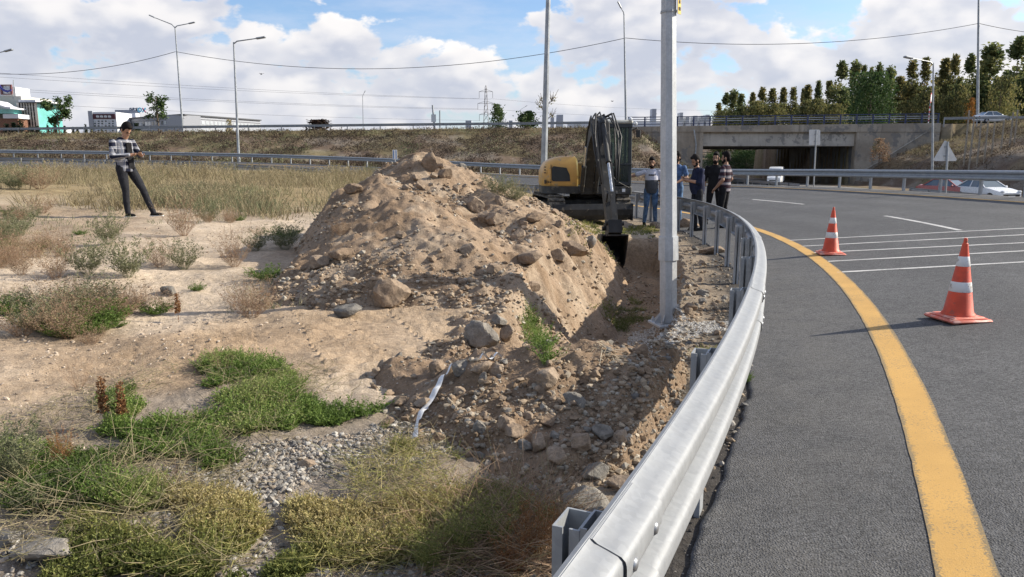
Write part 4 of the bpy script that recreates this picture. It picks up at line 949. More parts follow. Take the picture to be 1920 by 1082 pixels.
scrub('bank_scrub', 8000, (24, 75), (38, 91.5), .4, M_scrub, 'brown dry scrub on the bank right of the underpass', 161, -.15, (.1, 1))
scrub('green_scrub', 3500, (-75, 24), (58, 91.5), .5, M_grey, 'greenish tufts dotted along the embankment', 171, .13, (0, .6))
C = np.stack([rng.uniform(-72, 14, 2600), YE - rng.uniform(.2, 3.2, 2600)], 1); tufts('verge_grass', C, 9, np.full(len(C), .35), .3, M_dry, 'pale verge grass along the top of the embankment', .014, (.1, 1), .5)
C = np.stack([rng.uniform(47, 95, 2600), YE - rng.uniform(.2, 12, 2600)], 1); tufts('bank_top_grass', C, 9, np.full(len(C), .45), .3, M_dry, 'pale dry grass on top of the right bank', .016, (.2, 1), .5)

# ------------------------------------------------------------------ overpass
def concrete(name, c0, c1, dark):
    m = bpy.data.materials.new(name); m.use_nodes = True; q = NT(m.node_tree)
    o = q.n('ShaderNodeOutputMaterial'); b = q.n('ShaderNodeBsdfPrincipled', Roughness=.9); b.inputs['Specular IOR Level'].default_value = .2
    q.t.links.new(b.outputs[0], o.inputs[0]); pos = q.n('ShaderNodeNewGeometry').outputs['Position']
    n = q.noise(pos, .45, 6, .62); st = q.noise(q.vm('MULTIPLY', pos, (1.6, 1.6, .13)), 1.0, 6, .65)
    c = q.mix(q.step(n, .38, .62), c0, c1); c = q.mix(q.step(st, .52, .72, 0, .75), c, dark)
    c = q.mix(q.step(q.noise(q.vm('ADD', pos, (40, 0, 3)), .55, 8, .72), .555, .60, 0, .75), c, (.17, .165, .16))
    br = q.n('ShaderNodeTexNoise', Vector=pos, Scale=5.0, Detail=5.0); c = q.mix(1.0, c, q.mix(br, (.85, .85, .85), (1.12, 1.12, 1.12)), 'MULTIPLY')
    q.put(b.inputs['Base Color'], c); bn = q.n('ShaderNodeBump', Strength=.5, Distance=.03, Height=q.noise(pos, 6, 6, .65)); q.put(b.inputs['Normal'], bn.outputs[0]); return m
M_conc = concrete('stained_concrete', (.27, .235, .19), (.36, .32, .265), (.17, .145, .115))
M_concsh = concrete('shade_darkened_concrete', (.10, .105, .11), (.15, .155, .16), (.065, .066, .068))  # underpass shade put into the base colour of inner walls and girders
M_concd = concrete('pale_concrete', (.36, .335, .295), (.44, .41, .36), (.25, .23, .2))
M_navy = mat('navy_rail_paint', (.022, .035, .095), .5, var=.25, scale=9)
M_pole = mat('grey_pole_steel', (.30, .32, .34), .5, .35, scale=3)
M_black = mat('black_rubber', (.018, .018, .018), .75)
def W_(px, py, y): return at(px, py, y)
op = thing('overpass', 'stained concrete highway overpass with a dark underpass opening', 'bridge', (0, 0, 0))
xl, xr_ = 23.2, 41.75; zg = 3.25
def sloped_box(x0, x1, y0, y1, z0, ztop, mb):       # box whose top follows the highway grade
    za, zb = ztop(x0), ztop(x1)
    mb.add([(x0, y0, z0), (x1, y0, z0), (x1, y1, z0), (x0, y1, z0), (x0, y0, za), (x1, y0, zb), (x1, y1, zb), (x0, y1, za)], [[3, 2, 1, 0], [4, 5, 6, 7], [0, 1, 5, 4], [1, 2, 6, 5], [2, 3, 7, 6], [3, 0, 4, 7]])
def zt(x): return float(zh(x))
for y0, y1 in ((YE - .1, YE + 11.2), (YE + 13.0, YE + 26.6)):
    mb = MB().use(M_conc); sloped_box(13.6, 51.8, y0, y0 + .5, 4.95, lambda x: zt(x) + .02, mb); sloped_box(xl + .002, xr_ - .002, y0 + .502, y1, 4.75, lambda x: zt(x) + .012, mb); mb.build('deck_slab', None, op)
    for k, yy in enumerate(np.linspace(y0 + .45, y1 - .7, 6)):
        mb = MB().use(M_concd if k == 0 else M_concsh); mb.box(((xl + xr_) / 2, yy + .3, (zg + 4.745) / 2), (xr_ - xl - .01, .6 if k else .5, 4.745 - zg), None, .04); mb.build('girder', None, op)
mb = MB().use(M_conc); sloped_box(13.6, xl, YE - .02, YE + .9, -2, lambda x: 4.945, mb); mb.use(M_concsh).box(((xl - .4), YE + 14, 1.6), (.8, 26.2, 6.7)); mb.build('abutment', None, op)
mb = MB().use(M_conc); sloped_box(xr_, 51.8, YE - .02, YE + .9, -2, lambda x: 4.945, mb); mb.use(M_concsh).box(((xr_ + .4), YE + 14, 1.6), (.8, 26.2, 6.7)); mb.build('abutment', None, op)
mb = MB().use(M_concd); mb.prism([(xr_ + .3, -1.4), (xr_ + 2.2, -1.4), (xr_ + 1.9, -.75), (xr_ + .3, .1)], YE - 3.2, YE - .06, 'y'); mb.build('wing_stub', None, op)
mb = MB().use(M_pole); a = W_(1301, 243, YE - .25); b = W_(1303, 300, YE - .25); mb.tube([a, (a + b) / 2 + (.2, 0, 0), b], .09, 8); mb.build('drain_pipe', None, op)
mb = MB().use(M_concd); a = W_(1738, 247, YE - .12); b = W_(1602, 331, YE - .12); mb.bar(a, b, .1, .12); mb.build('slope_coping', None, op)
rl = thing('bridge_railing', 'navy blue post and rail parapet along the overpass', 'railing', (0, 0, 0))
xs = np.arange(14.1, 51.6, 1.97)
for x in xs:
    mb = MB().use(M_navy); mb.box((x, YE + .12, zt(x) + .6), (.17, .13, 1.16), None, .015); mb.box((x, YE + .12, zt(x) + .035), (.3, .24, .03)); mb.build('post', None, rl)
for zz, hh in ((1.13, .1), (.28, .08)):
    mb = MB().use(M_navy); mb.bar((xs[0] - .1, YE + .04, zt(xs[0]) + zz), (xs[-1] + .1, YE + .04, zt(xs[-1]) + zz), .05, hh); mb.build('rail', None, rl)
for zz in (.62, .86):
    mb = MB().use(M_galvd); mb.bar((xs[0] - .1, YE + .24, zt(xs[0]) + zz), (xs[-1] + .1, YE + .24, zt(xs[-1]) + zz), .04, .10); mb.build('rail', None, rl)
def straight_rail(label, P, zf, step=4.0, h=.72, m=M_galvd, sec=5, face=-1):
    root = thing('guardrail', label, 'guardrail'); P = densify(P, 300); L = np.r_[0, np.cumsum(np.linalg.norm(np.diff(P, axis=0), axis=1))]
    s_ = np.arange(0, L[-1], step); X = np.interp(s_, L, P[:, 0]); Y = np.interp(s_, L, P[:, 1]); Z = zf(X, Y)
    tx = np.gradient(X); ty = np.gradient(Y); ln = np.hypot(tx, ty); nx, ny = ty / ln * face, -tx / ln * face
    for i in range(0, len(s_) - 1, sec):
        k = slice(i, min(i + sec + 1, len(s_))); mb = MB().use(m)
        mb.sweep(WPROF, [((X[j] + nx[j] * .06, Y[j] + ny[j] * .06, Z[j] + h - .16), (nx[j], ny[j], 0), (0, 0, 1)) for j in range(*k.indices(len(s_)))]); mb.build('rail_beam', None, root)
    for j in range(len(s_)): mb = MB(); add_post(mb, (X[j], Y[j], Z[j]), (nx[j], ny[j]), h - .05, m); mb.build('post', None, root)
    return root
straight_rail('long guardrail along the highway on top of the left embankment', [(-120, YE + .35), (-50, YE + .35), (13.2, YE + .35)], lambda x, y: zh(x) - .05, 4.0, .78)
straight_rail('short guardrail along the highway right of the overpass', [(52.4, YE + .35), (80, YE + .35), (112, YE + .35)], lambda x, y: zh(x) - .05, 4.0, .78)
_k = (LOWD[:, 1] < 56) & (LOWD[:, 1] > 24); _n = np.stack([_tan[:, 1], -_tan[:, 0]], 1)
straight_rail('low guardrail beside the lower road in front of the red car', [(27.2, 51), (26.3, 44), (25.5, 37), (25.2, 30), (26.5, 22)], lambda x, y: x * 0 - 1.0, 3.0, .75, M_galvd, 5, -1)
_k = (LOWD[:, 1] < 118) & (LOWD[:, 1] > 62)
straight_rail('guardrail on the left side of the lower road running through the underpass', (LOWD + _n * 5.0)[_k][::6], lambda x, y: np.interp(y, [20, 92], [-1.1, -1.4]), 3.0, .75, M_galvd, 5, -1)

# ------------------------------------------------------------------ the near lamp pole
M_oct = galv('dull_galvanised_pole', (.37, .385, .40), (.50, .515, .53), .55, .25)
pb = hit(1253, 606, T); 
lp = thing('lamp_pole', 'thick octagonal grey steel lamp pole on a bolted base plate beside the trench', 'lamp pole', tuple(pb)); lp.rotation_euler = (0, R_(-2.0), 0)
def octa(mb, z0, z1, r0, r1, tw=R_(22.5 - 8)):
    mb.add([(r * math.cos(tw + k * math.pi / 4), r * math.sin(tw + k * math.pi / 4), z) for z, r in ((z0, r0), (z1, r1)) for k in range(8)], [[k, (k + 1) % 8, 8 + (k + 1) % 8, 8 + k] for k in range(8)] + [list(range(7, -1, -1)), list(range(8, 16))])
kp = pb[1] / FPX; zc0, zc1 = (CZ + ray(1253, 487)[2] * pb[1]) - pb[2], (CZ + ray(1253, 443)[2] * pb[1]) - pb[2]
rw = 17.0 * kp
mb = MB().use(M_oct); octa(mb, .02, zc0 + .1, rw * 1.0, rw * .98); mb.build('lower_shaft', None, lp)
mb = MB().use(M_oct); octa(mb, zc0, zc1, rw * 1.16, rw * 1.13); mb.build('collar', None, lp)
mb = MB().use(M_oct); octa(mb, zc1 - .01, 9.5, rw * .97, rw * .42); mb.build('shaft', None, lp)
mb = MB().use(M_oct); mb.box((0, 0, .0), (.335, .335, .03), R_(12), .006)
for k in range(4):
    a = R_(12) + k * math.pi / 2 + math.pi / 4; mb.cyl((.175 * math.cos(a), .175 * math.sin(a), -.03), (.175 * math.cos(a), .175 * math.sin(a), .055), .011, n=8); mb.cyl((.175 * math.cos(a), .175 * math.sin(a), .015), (.175 * math.cos(a), .175 * math.sin(a), .034), .02, n=6)
mb.build('base_plate', None, lp)
for k in range(8):
    a = R_(12) + k * math.pi / 4; c, s_ = math.cos(a), math.sin(a); r0, r1 = rw * .9, .155 if k % 2 == 0 else .165
    q = [(r0, .012), (r1, .012), (r1, .03), (r0, .12)]; t = .004
    mb = MB().use(M_oct); mb.add([(u * c - e * s_, u * s_ + e * c, v) for e in (-t, t) for u, v in q], [[3, 2, 1, 0], [4, 5, 6, 7]] + [[i, (i + 1) % 4, 4 + (i + 1) % 4, 4 + i] for i in range(4)]); mb.build('gusset', None, lp)
zy0 = CZ + ray(1262, 28)[2] * pb[1] - pb[2]
M_yplate = mat('yellow_sign_plate', (.62, .42, .06), .5, var=.08)
mb = MB().use(M_yplate); mb.box((.098, -.035, zy0 + .19), (.006, .075, .38), R_(-35)); mb.use(M_black)
for k, w_ in enumerate((.04, .028, .045, .03, .038)): mb.box((.1025, -.039, zy0 + .05 + k * .065), (.004, w_, .03), R_(-35))
mb.build('number_plate', None, lp)
mb = MB().use(M_galvd); octa(mb, zy0 + .02, zy0 + .04, rw * .905, rw * .905); mb.build('strap', None, lp)
mb = MB().use(M_oct); mb.tube([(0, 0, 9.4), (.4, -.2, 10.1), (1.6, -.9, 10.4)], [.05, .045, .035], 8); mb.build('arm', None, lp)
mb = MB().use(M_oct); mb.box((1.9, -1.07, 10.42), (.7, .28, .11), R_(-29), .04); mb.build('lamp_head', None, lp)

# ------------------------------------------------------------------ street lamps
def lamp(label, px, pyb, pyt, y, arms, zb=None, r=.11, extra=0, xt=None, grp='street lamps along the roads'):
    b = W_(px, pyb, y); b[2] = float(T(b[:1], b[1:2])[0]) - .1 if zb is None else zb
    top = W_(xt or px, pyt, y)[2] + extra; H = top - b[2]
    t = thing('street_lamp', label, 'street lamp', tuple(b), 0, grp)
    tx_ = W_(xt or px, pyt, y)[0] - b[0]; tx_ *= (H / max(.1, H - extra)); mb = MB().use(M_pole); mb.tube([(0, 0, 0), (tx_ * .45 / H, 0, .45), (tx_ * .5 / H, 0, .5), (tx_, 0, H)], [r * 1.25, r * 1.25, r, r * .5], 10); mb.build('pole', None, t)
    for ax, ay, ah, dn in arms:                      # arm end px, py
        e = W_(ax, ay, y) - b; e[1] = dn
        mb = MB().use(M_pole); mb.tube([(tx_, 0, H - .15), (tx_ + (e[0] - tx_) * .15, dn * .15, H + (e[2] - H) * .25), e], [r * .5, r * .45, r * .35], 8); a_ = mb.build('arm', None, t)
        dirx = unit(np.array([e[0] - tx_, dn, (e[2] - H)])); c = e + dirx * .35
        mb = MB().use(M_pole); mb.bar(c - dirx * .45, c + dirx * .45, .34, .16, (0, 0, 1), .05); mb.build('lamp_head', None, t)
    return t
lamp('tall double armed street lamp at the left on the highway', 343, 246, 50, 106, [(290, 33, 0, 0), (355, 44, 0, 0)], None, .15, 0, 328)
lamp('single armed street lamp standing in front of the left embankment', 448, 305, 79, 70, [(482, 72, 0, 0)], None, .13, 0, 438)
lamp('tall grey lamp pole rising behind the excavator, cut by the top edge', 1018, 372, 0, 30, [], None, .135, 4, 1028)
lamp('tall slim lamp with a short bent arm above the left end of the overpass', 1174, 240, 26, 94, [(1164, 14, 0, 0)], None, .15, 0, 1170)
lamp('street lamp with its arm to the left in front of the right bank', 1752, 316, 118, 66.5, [(1697, 112, 0, -1.0)], None, .12, 0, 1750)
lamp('tall grey pole in front of the poplars, cut by the top edge', 1835, 218, 0, 106, [], None, .2, 5, 1835)
lamp('distant street lamp with a small head above the middle of the highway', 680, 238, 180, 230, [(683, 174, 0, 0)], 2, .16)
lamp('lamp whose head just enters at the left picture edge', -45, 300, 110, 78, [(10, 96, 0, 0)], None, .13)
lamp('tiny distant lamp left of the bare tree', 976, 228, 206, 260, [(985, 200, 0, 0)], 2, .12)
lamp('tiny distant lamp just left of the thick octagonal pole', 1212, 230, 222, 260, [(1228, 215, 0, 0)], 2, .12)

# ------------------------------------------------------------------ wires and pylon
M_wire = mat('cable_black', (.03, .03, .035), .6)
def wire(label, A, B, sag, r, grp):
    A = np.array(A); B = np.array(B); t = np.linspace(0, 1, 26)[:, None]; P = A + (B - A) * t; P[:, 2] -= sag * 4 * (t * (1 - t))[:, 0]
    mb = MB().use(M_wire); mb.tube([tuple(p) for p in P], r, 5); o = mb.build('overhead_wire', None); tag(o, label, 'wire', grp)
wire('cable sagging from the left picture edge to the double armed lamp', W_(-60, 135, 106), W_(329, 97, 106), 1.3, .035, 'cables between lamp poles')
wire('long cable sagging from the double armed lamp to the slim lamp by the overpass', W_(330, 97, 106), W_(1170, 72, 94), 2.9, .035, 'cables between lamp poles')
wire('cable from the slim lamp past the thick pole to the pole before the poplars', W_(1170, 71, 94), W_(1835, 44, 106), 1.6, .035, 'cables between lamp poles')
wire('cable from the pole before the poplars to the right picture edge', W_(1836, 44, 106), W_(2000, 66, 106), .3, .035, 'cables between lamp poles')
PY = 520
for a, b, l in [((0, 128), (899, 185), 'uppermost power line leading to the lattice pylon'), ((0, 139), (920, 186), 'second power line from the top leading to the pylon'), ((0, 160), (896, 204), 'third power line from the top leading to the pylon'), ((0, 166), (924, 206), 'fourth power line from the top leading to the pylon'), ((0, 188), (900, 226), 'lowest power line leading to the pylon')]:
    A = W_(a[0] - 400, a[1] - 22, 330); B = W_(*b, PY); wire(l, A, B, 2.5, .055, 'power lines to the pylon')
for a, b, l in [((920, 185), (1400, 206), 'upper power line running right from the pylon'), ((924, 205), (1400, 218), 'lower power line running right from the pylon')]: wire(l, W_(*a, PY), W_(*b, 800), 3, .06, 'power lines to the pylon')
pt = W_(911, 160, PY); pbz = 1.0; py_ = thing('power_pylon', 'distant steel lattice pylon with three pairs of cross arms', 'pylon', (pt[0], PY, pbz)); H = pt[2] - pbz
M_lat = mat('pylon_steel', (.16, .15, .15), .6, .3)
mb = MB().use(M_lat)
def lw(z): return 2.6 * (1 - z / H) ** 1.1 + .45
lv = np.linspace(0, H * .97, 12)
for sx_ in (-1, 1):
    for sy_ in (-1, 1):
        mb.tube([(sx_ * lw(z), sy_ * lw(z), z) for z in lv] + [(0, 0, H)], .16, 4)
for i in range(len(lv) - 1):
    a, b = lw(lv[i]), lw(lv[i + 1])
    for s_ in (-1, 1):
        mb.bar((-a, s_ * a, lv[i]), (b, s_ * b, lv[i + 1]), .14, .14); mb.bar((a, s_ * a, lv[i]), (-b, s_ * b, lv[i + 1]), .14, .14); mb.bar((s_ * a, -a, lv[i]), (s_ * b, b, lv[i + 1]), .14, .14)
mb.build('tower', None, py_)
for pyy, hw in ((172, 4.6), (194, 5.6), (215, 4.6)):
    z = W_(911, pyy, PY)[2] - pbz; mb = MB().use(M_lat)
    for s_ in (-1, 1):
        mb.bar((0, 0, z), (s_ * hw, 0, z), .2, .2); mb.bar((0, 0, z + 1.6), (s_ * hw, 0, z), .18, .18); mb.bar((s_ * hw, 0, z), (s_ * hw, 0, z - 4.2), .22, .22)
    mb.build('cross_arm', None, py_)

# ------------------------------------------------------------------ signs and posts
M_signb = mat('bare_sign_back', (.55, .56, .56), .5, .2, var=.06)
def sign_back(label, px, y, poly, pyb, name='road_sign'):
    b = W_(px, pyb, y); b[2] = float(T(b[:1], b[1:2])[0]); t = thing(name, label, 'road sign', tuple(b))
    P = [W_(a, c, y) - b for a, c in poly]; mb = MB().use(M_signb); mb.prism([(p[0], p[2]) for p in P], -.004, .0, 'y'); zt_ = max(p[2] for p in P); zl = min(p[2] for p in P)
    mb.build('panel', None, t)
    xc = sum(p[0] for p in P) / len(P); mb = MB().use(M_pole); mb.cyl((0, -.05, -.2), (xc * .8, -.05, zt_ - .03), .034, n=10); mb.build('post', None, t)
    mb = MB().use(M_galvd)
    for f_ in (.25, .7): mb.box((xc * .8, -.027, zl + (zt_ - zl) * f_), (.16, .022, .04))
    mb.build('bracket', None, t)
sign_back('blank grey back of a rectangular road sign before the underpass', 1525, 36.5, [(1517, 272), (1537, 272), (1538, 270), (1538, 245), (1536, 243), (1518, 243), (1517, 245)], 352)
sign_back('blank grey back of a triangular warning sign before the right bank', 1772, 25.6, [(1752, 302), (1792, 302), (1794, 299), (1774, 264), (1771, 264), (1750, 299)], 362)
M_white = mat('white_sign_paint', (.75, .76, .76), .5, var=.05); M_blue = mat('blue_sign_paint', (.04, .16, .45), .5, var=.05); M_redp = mat('red_sign_paint', (.5, .05, .05), .5, var=.1)
b = W_(741, 315, 43.5); b[2] = float(T(b[:1], b[1:2])[0]); t = thing('road_sign', 'small white panel with vertical blue stripes behind the mound', 'road sign', tuple(b))
z0 = W_(741, 299, 43.5)[2] - b[2]; z1 = W_(741, 281, 43.5)[2] - b[2]
mb = MB().use(M_white); mb.box((0, 0, (z0 + z1) / 2), (.26, .02, z1 - z0), None, .006); mb.use(M_blue)
for s_ in (-.075, .075): mb.box((s_, -.0125, (z0 + z1) / 2), (.05, .004, (z1 - z0) * .9))
mb.build('panel', None, t); mb = MB().use(M_pole); mb.cyl((0, .03, -.2), (0, .03, z1 - .05), .03); mb.build('post', None, t)
b = W_(815, 237, 96); b[2] = zt(b[0]); e = W_(811, 197, 96) - b; t = thing('road_sign', 'leaning dark pole with a small panel on the highway verge', 'road sign', tuple(b)); mb = MB().use(M_pole); mb.cyl((0, 0, 0), tuple(e), .14, .11); mb.build('post', None, t)
mb = MB().use(M_signb); mb.box((-.1, -.16, e[2] * .48), (.6, .03, .95), None, .01); mb.build('panel', None, t)
b = W_(825, 237, 96); b[2] = zt(b[0]); t = tag(MB().use(M_pole).tube([(0, 0, 0), (0, 0, .4), (0, 0, W_(825, 207, 96)[2] - b[2])], [.13, .10, .08], 8).build('marker_post', None, None, False, tuple(b)), 'short grey post next to the leaning pole on the highway', 'post')
b = W_(1740, 236, 93.2); b[2] = zt(b[0]); t = thing('road_sign', 'round sign on a red and white striped post at the right end of the overpass', 'road sign', tuple(b)); H = W_(1738, 187, 93.2)[2] - b[2]
mb = MB()
for k in range(8): mb.use(M_redp if k % 2 else M_white).cyl((0, 0, H * k / 8 * .72), (0, 0, H * (k + 1) / 8 * .72), .06)
mb.use(M_pole).cyl((0, 0, H * .72), (0, 0, H), .05); mb.build('post', None, t)
mb = MB().use(M_redp); Rz = Matrix.Rotation(R_(55), 3, 'Z'); n_ = 20
for r_, yy, m_ in ((.62, -.06, M_redp), (.47, -.075, M_white)):
    mb.use(m_); V = [tuple(Rz @ Vector((r_ * math.cos(2 * math.pi * k / n_), yy + o_, r_ * math.sin(2 * math.pi * k / n_)))) for o_ in (0, .02) for k in range(n_)]
    mb.add(np.array(V) + (0, 0, H + .2), [list(range(n_)), list(range(2 * n_ - 1, n_ - 1, -1))] + [[k, n_ + k, n_ + (k + 1) % n_, (k + 1) % n_] for k in range(n_)])
mb.build('panel', None, t)
M_wood = mat('weathered_wood', (.26, .23, .19), .9, var=.3, scale=12)
for px, pt_, pb_, y, lab in [(1814, 206, 240, 74, 'tall first wooden post at the left end of the bank top fence line'), (1824, 216, 245, 72, 'second wooden post of the fence line on the bank'), (1838, 226, 246, 72, 'short third wooden post of the fence line on the bank'), (1851, 225, 245, 72, 'fourth wooden post of the fence line on the bank'), (1864, 228, 243, 73, 'low fifth wooden post of the fence line on the bank'), (1881, 224, 241, 74, 'sixth wooden post below the white car'), (1897, 209, 238, 75, 'tall wooden post near the right picture edge'), (1905, 205, 236, 75, 'tallest wooden post at the right end of the fence line')]:
    b = W_(px, pb_, y); zg_ = float(T(b[:1], b[1:2])[0]); tp = W_(px, pt_, y)
    o = MB().use(M_wood).tube([(0, 0, 0), (.02, 0, (tp[2] - zg_) * .5), (0, 0, tp[2] - zg_), (0, 0, tp[2] - zg_ + .05)], [.085, .08, .075, .05], 7).build('wooden_post', None, None, False, (b[0], b[1], zg_ - .1)); tag(o, lab, 'post', 'wooden posts on the bank')

# ------------------------------------------------------------------ cones
M_cone = mat('orange_red_cone', (.60, .062, .018), .5, var=.16, scale=7, wear=((.26, .075, .045), 11, .57)); M_band = mat('reflective_white_band', (.66, .66, .65), .5, var=.06, wear=((.36, .32, .28), 14, .55)); M_coneb = mat('faded_cone_base', (.62, .15, .10), .65, var=.15, wear=((.62, .32, .26), 9, .5))
def cone(px, pyb, pyt, label, rz):
    p = hit(px, pyb - 5, road_surf); H = (CZ + ray(px, pyt)[2] * p[1]) - p[2]; t = thing('traffic_cone', label, 'traffic cone', (p[0], p[1], p[2] + .004), rz, 'traffic cones on the ramp'); k = H / .75
    def S(v): return v * k
    n = 28; mb = MB().use(M_coneb); hw = S(.20); b_ = S(.035)
    mb.box((0, 0, S(.016)), (2 * hw, 2 * hw, S(.032)), None, S(.014)); mb.box((0, 0, S(.04)), (2 * hw * .84, 2 * hw * .84, S(.02)), None, S(.012), .92); mb.build('base', None, t, 'auto')
    R0, R1 = S(.128), S(.024); z0, z1 = S(.045), S(.70)
    def rr(z): return R0 + (R1 - R0) * (z - z0) / (z1 - z0)
    mb = MB().use(M_cone); mb.lathe([(S(.142), z0), (S(.136), z0 + S(.02)), (rr(z0 + S(.035)), z0 + S(.035)), (rr(S(.62)), S(.62)), (rr(S(.625)) * .94, S(.63)), (R1 * 1.0, z1), (R1 * .72, z1 + S(.006)), (R1 * .66, S(.745)), (R1 * .5, S(.75))], n=n); mb.build('cone_body', None, t, 'auto')
    for a, b in ((.265, .355), (.495, .585)):
        mb = MB().use(M_band); mb.lathe([(rr(S(a)) + .0005, S(a)), (rr(S(a)) + .0022, S(a + .003)), (rr(S(b)) + .0022, S(b - .003)), (rr(S(b)) + .0005, S(b))], n=n, cap=False); mb.build('band', None, t, True)
cone(1795, 605, 447, 'nearer orange and white traffic cone standing alone in the lane', R_(8))
cone(1557, 482, 389, 'farther orange and white traffic cone beside the yellow line', R_(-12))

# ------------------------------------------------------------------ tape and litter
M_tape = mat('white_plastic_tape', (.66, .66, .66), .45, var=.12, scale=30)
def ribbon(name, px, wd, label, lift=.03, cat='tape'):
    P = np.array([hit(a, b) for a, b in px]); P = densify(P, 60); n = len(P); P[:, 2] = ground(P[:, 0], P[:, 1]) + lift + .02 * np.sin(np.linspace(0, 11, n)); t = np.gradient(P, axis=0); t = unit(t); s_ = unit(np.cross(t, np.array([0, 0, 1.]))); a = .5 * np.sin(np.linspace(0, 9, n))[:, None] + .4
    W = s_ * np.cos(a) + np.array([0, 0, 1.]) * np.sin(a); V = np.concatenate([P - W * wd / 2, P + .006 * np.cross(W, t), P + W * wd / 2]); i = np.arange(n - 1)
    F4 = np.concatenate([np.stack([k * n + i, (k + 1) * n + i, (k + 1) * n + i + 1, k * n + i + 1], -1) for k in (0, 1)])
    return tag(link(name, raw_mesh(name, V, F4, M_tape, None, True)), label, cat)
ribbon('plastic_tape', [(778, 832), (784, 800), (795, 770), (815, 745), (828, 722), (842, 700), (860, 687)], .038, 'white plastic tape trailing down the left side of the dark soil heap')
ribbon('plastic_tape', [(900, 682), (925, 677), (944, 671)], .02, 'short end of white tape lying above the dark soil heap')
ribbon('plastic_scrap', [(1052, 978), (1057, 972), (1060, 966)], .03, 'small white scrap beside the nearest guardrail post', .02, 'litter')
M_root = leafmat('pale_roots', [(.3, .25, .18), (.45, .38, .28), (.5, .45, .36)], .9, .1)
C_ = np.array([hit(1118 + 5 * k, 650 + 4 * k) for k in range(10)]); Lv = Leaves(); n_ = 160; B = C_[rng.integers(10, size=n_)] + rng.normal(0, .02, (n_, 3)); Lv.stem(B, B + unit(rdir(n_, -.6, .5) + np.array([.4, -.4, -.3])) * rng.uniform(.05, .16, n_)[:, None], np.full(n_, .002), rng.random(n_))
tag(link('torn_roots', Lv.mesh('torn_roots', M_root)), 'torn pale roots hanging at the near end of the trench', 'roots', None, 'stuff')

# ------------------------------------------------------------------ trees
M_bark = mat('bark', (.11, .085, .065), .95, var=.3, scale=3)
def tree_leaves(name, m, n, shape, H, Rw, ll, tb=(.15, .85), clump=28, z0=.06, gaps=.9):
    """leaf sprays gathered in clumps through the crown volume; shape(f) = crown radius at height share f"""
    Lv = Leaves(); f = z0 + (1 - z0) * rng.random(clump) ** .9; a = rng.uniform(0, 6.283, clump); rr = shape(f) * Rw * np.sqrt(rng.uniform(.12, 1, clump)) * gaps
    Cc = np.stack([rr * np.cos(a), rr * np.sin(a), f * H], 1); cs = Rw * rng.uniform(.22, .42, clump) * (.55 + .6 * shape(f)); tone = rng.uniform(*tb, clump)
    k = rng.integers(clump, size=n); o = rng.normal(0, .5, (n, 3)); o *= np.array([1, 1, 1.5])
    P = Cc[k] + o * cs[k][:, None]; P[:, 2] = np.clip(P[:, 2], H * z0 * .4, H * 1.02); D = unit(rdir(n, -.2, .9) + o * .5); L = ll * rng.uniform(.6, 1.4, n)
    Lv.leaf(P, D, unit(np.cross(D, rng.normal(size=(n, 3)))), L, L * rng.uniform(.5, .8, n), np.clip(tone[k] + rng.normal(0, .12, n), 0, 1)); return Lv.mesh(name, m)
def trunk_mesh(H, r, nb, Rw, seed):
    q = np.random.default_rng(seed); mb = MB().use(M_bark); mb.tube([(0, 0, -.5), (.02 * H * q.normal(), 0, H * .35), (0, .01 * H * q.normal(), H * .7), (0, 0, H * .95)], [r, r * .8, r * .45, r * .1], 7)
    for i in range(nb):
        z = H * q.uniform(.12, .75); a = q.uniform(0, 6.28); L = Rw * q.uniform(.6, 1.0); up = q.uniform(.8, 2.2)
        mb.tube([(0, 0, z), (math.cos(a) * L * .5, math.sin(a) * L * .5, z + L * .5 * up), (math.cos(a) * L * .8, math.sin(a) * L * .8, z + L * up)], [r * .35, r * .2, r * .05], 5)
    return raw_mesh('trunk', np.concatenate(mb.V), mb.F, [M_bark], mb.M, True)
M_pop = leafmat('poplar_leaves', [(.045, .07, .03), (.12, .15, .06), (.20, .215, .085), (.29, .26, .11)], .7, .45)
M_popy = leafmat('turning_poplar_leaves', [(.07, .085, .035), (.16, .16, .06), (.26, .225, .09), (.33, .26, .105)], .7, .45)
M_tree = leafmat('broadleaf_leaves', [(.018, .042, .014), (.042, .082, .024), (.08, .13, .04), (.13, .17, .06)], .7, .25)
M_con = leafmat('conifer_needles', [(.008, .016, .008), (.014, .026, .013), (.025, .04, .02)], .8, .1)
M_org = leafmat('orange_autumn_leaves', [(.14, .055, .012), (.25, .10, .02), (.34, .16, .035)], .7, .3)
pop_s = lambda f: np.clip(np.sin(np.clip(f * 1.0, 0, 1) ** .62 * math.pi) ** .8, .06, 1)
PC = [(tree_leaves('crown', M_pop if i < 4 else M_popy, 4200, pop_s, 1, .125, .030, (.05, .8), 70, .03), trunk_mesh(1, .012, 10, .10, i)) for i in range(7)]
def tree(name, label, px, ptop, wpx, y, zb, proto, group, wbase=.25, yj=0):
    tp = W_(px, ptop, y); H = tp[2] - zb; t = thing(name, label, 'tree', (tp[0], y + yj, zb), float(rng.uniform(0, 6.28)), group)
    sx_ = wpx / FPX * y / wbase
    cr, tr = proto; c = link('crown', cr, t); c.scale = (sx_, sx_, H); r = link('trunk', tr, t); r.scale = (sx_ * .7, sx_ * .7, H); return t
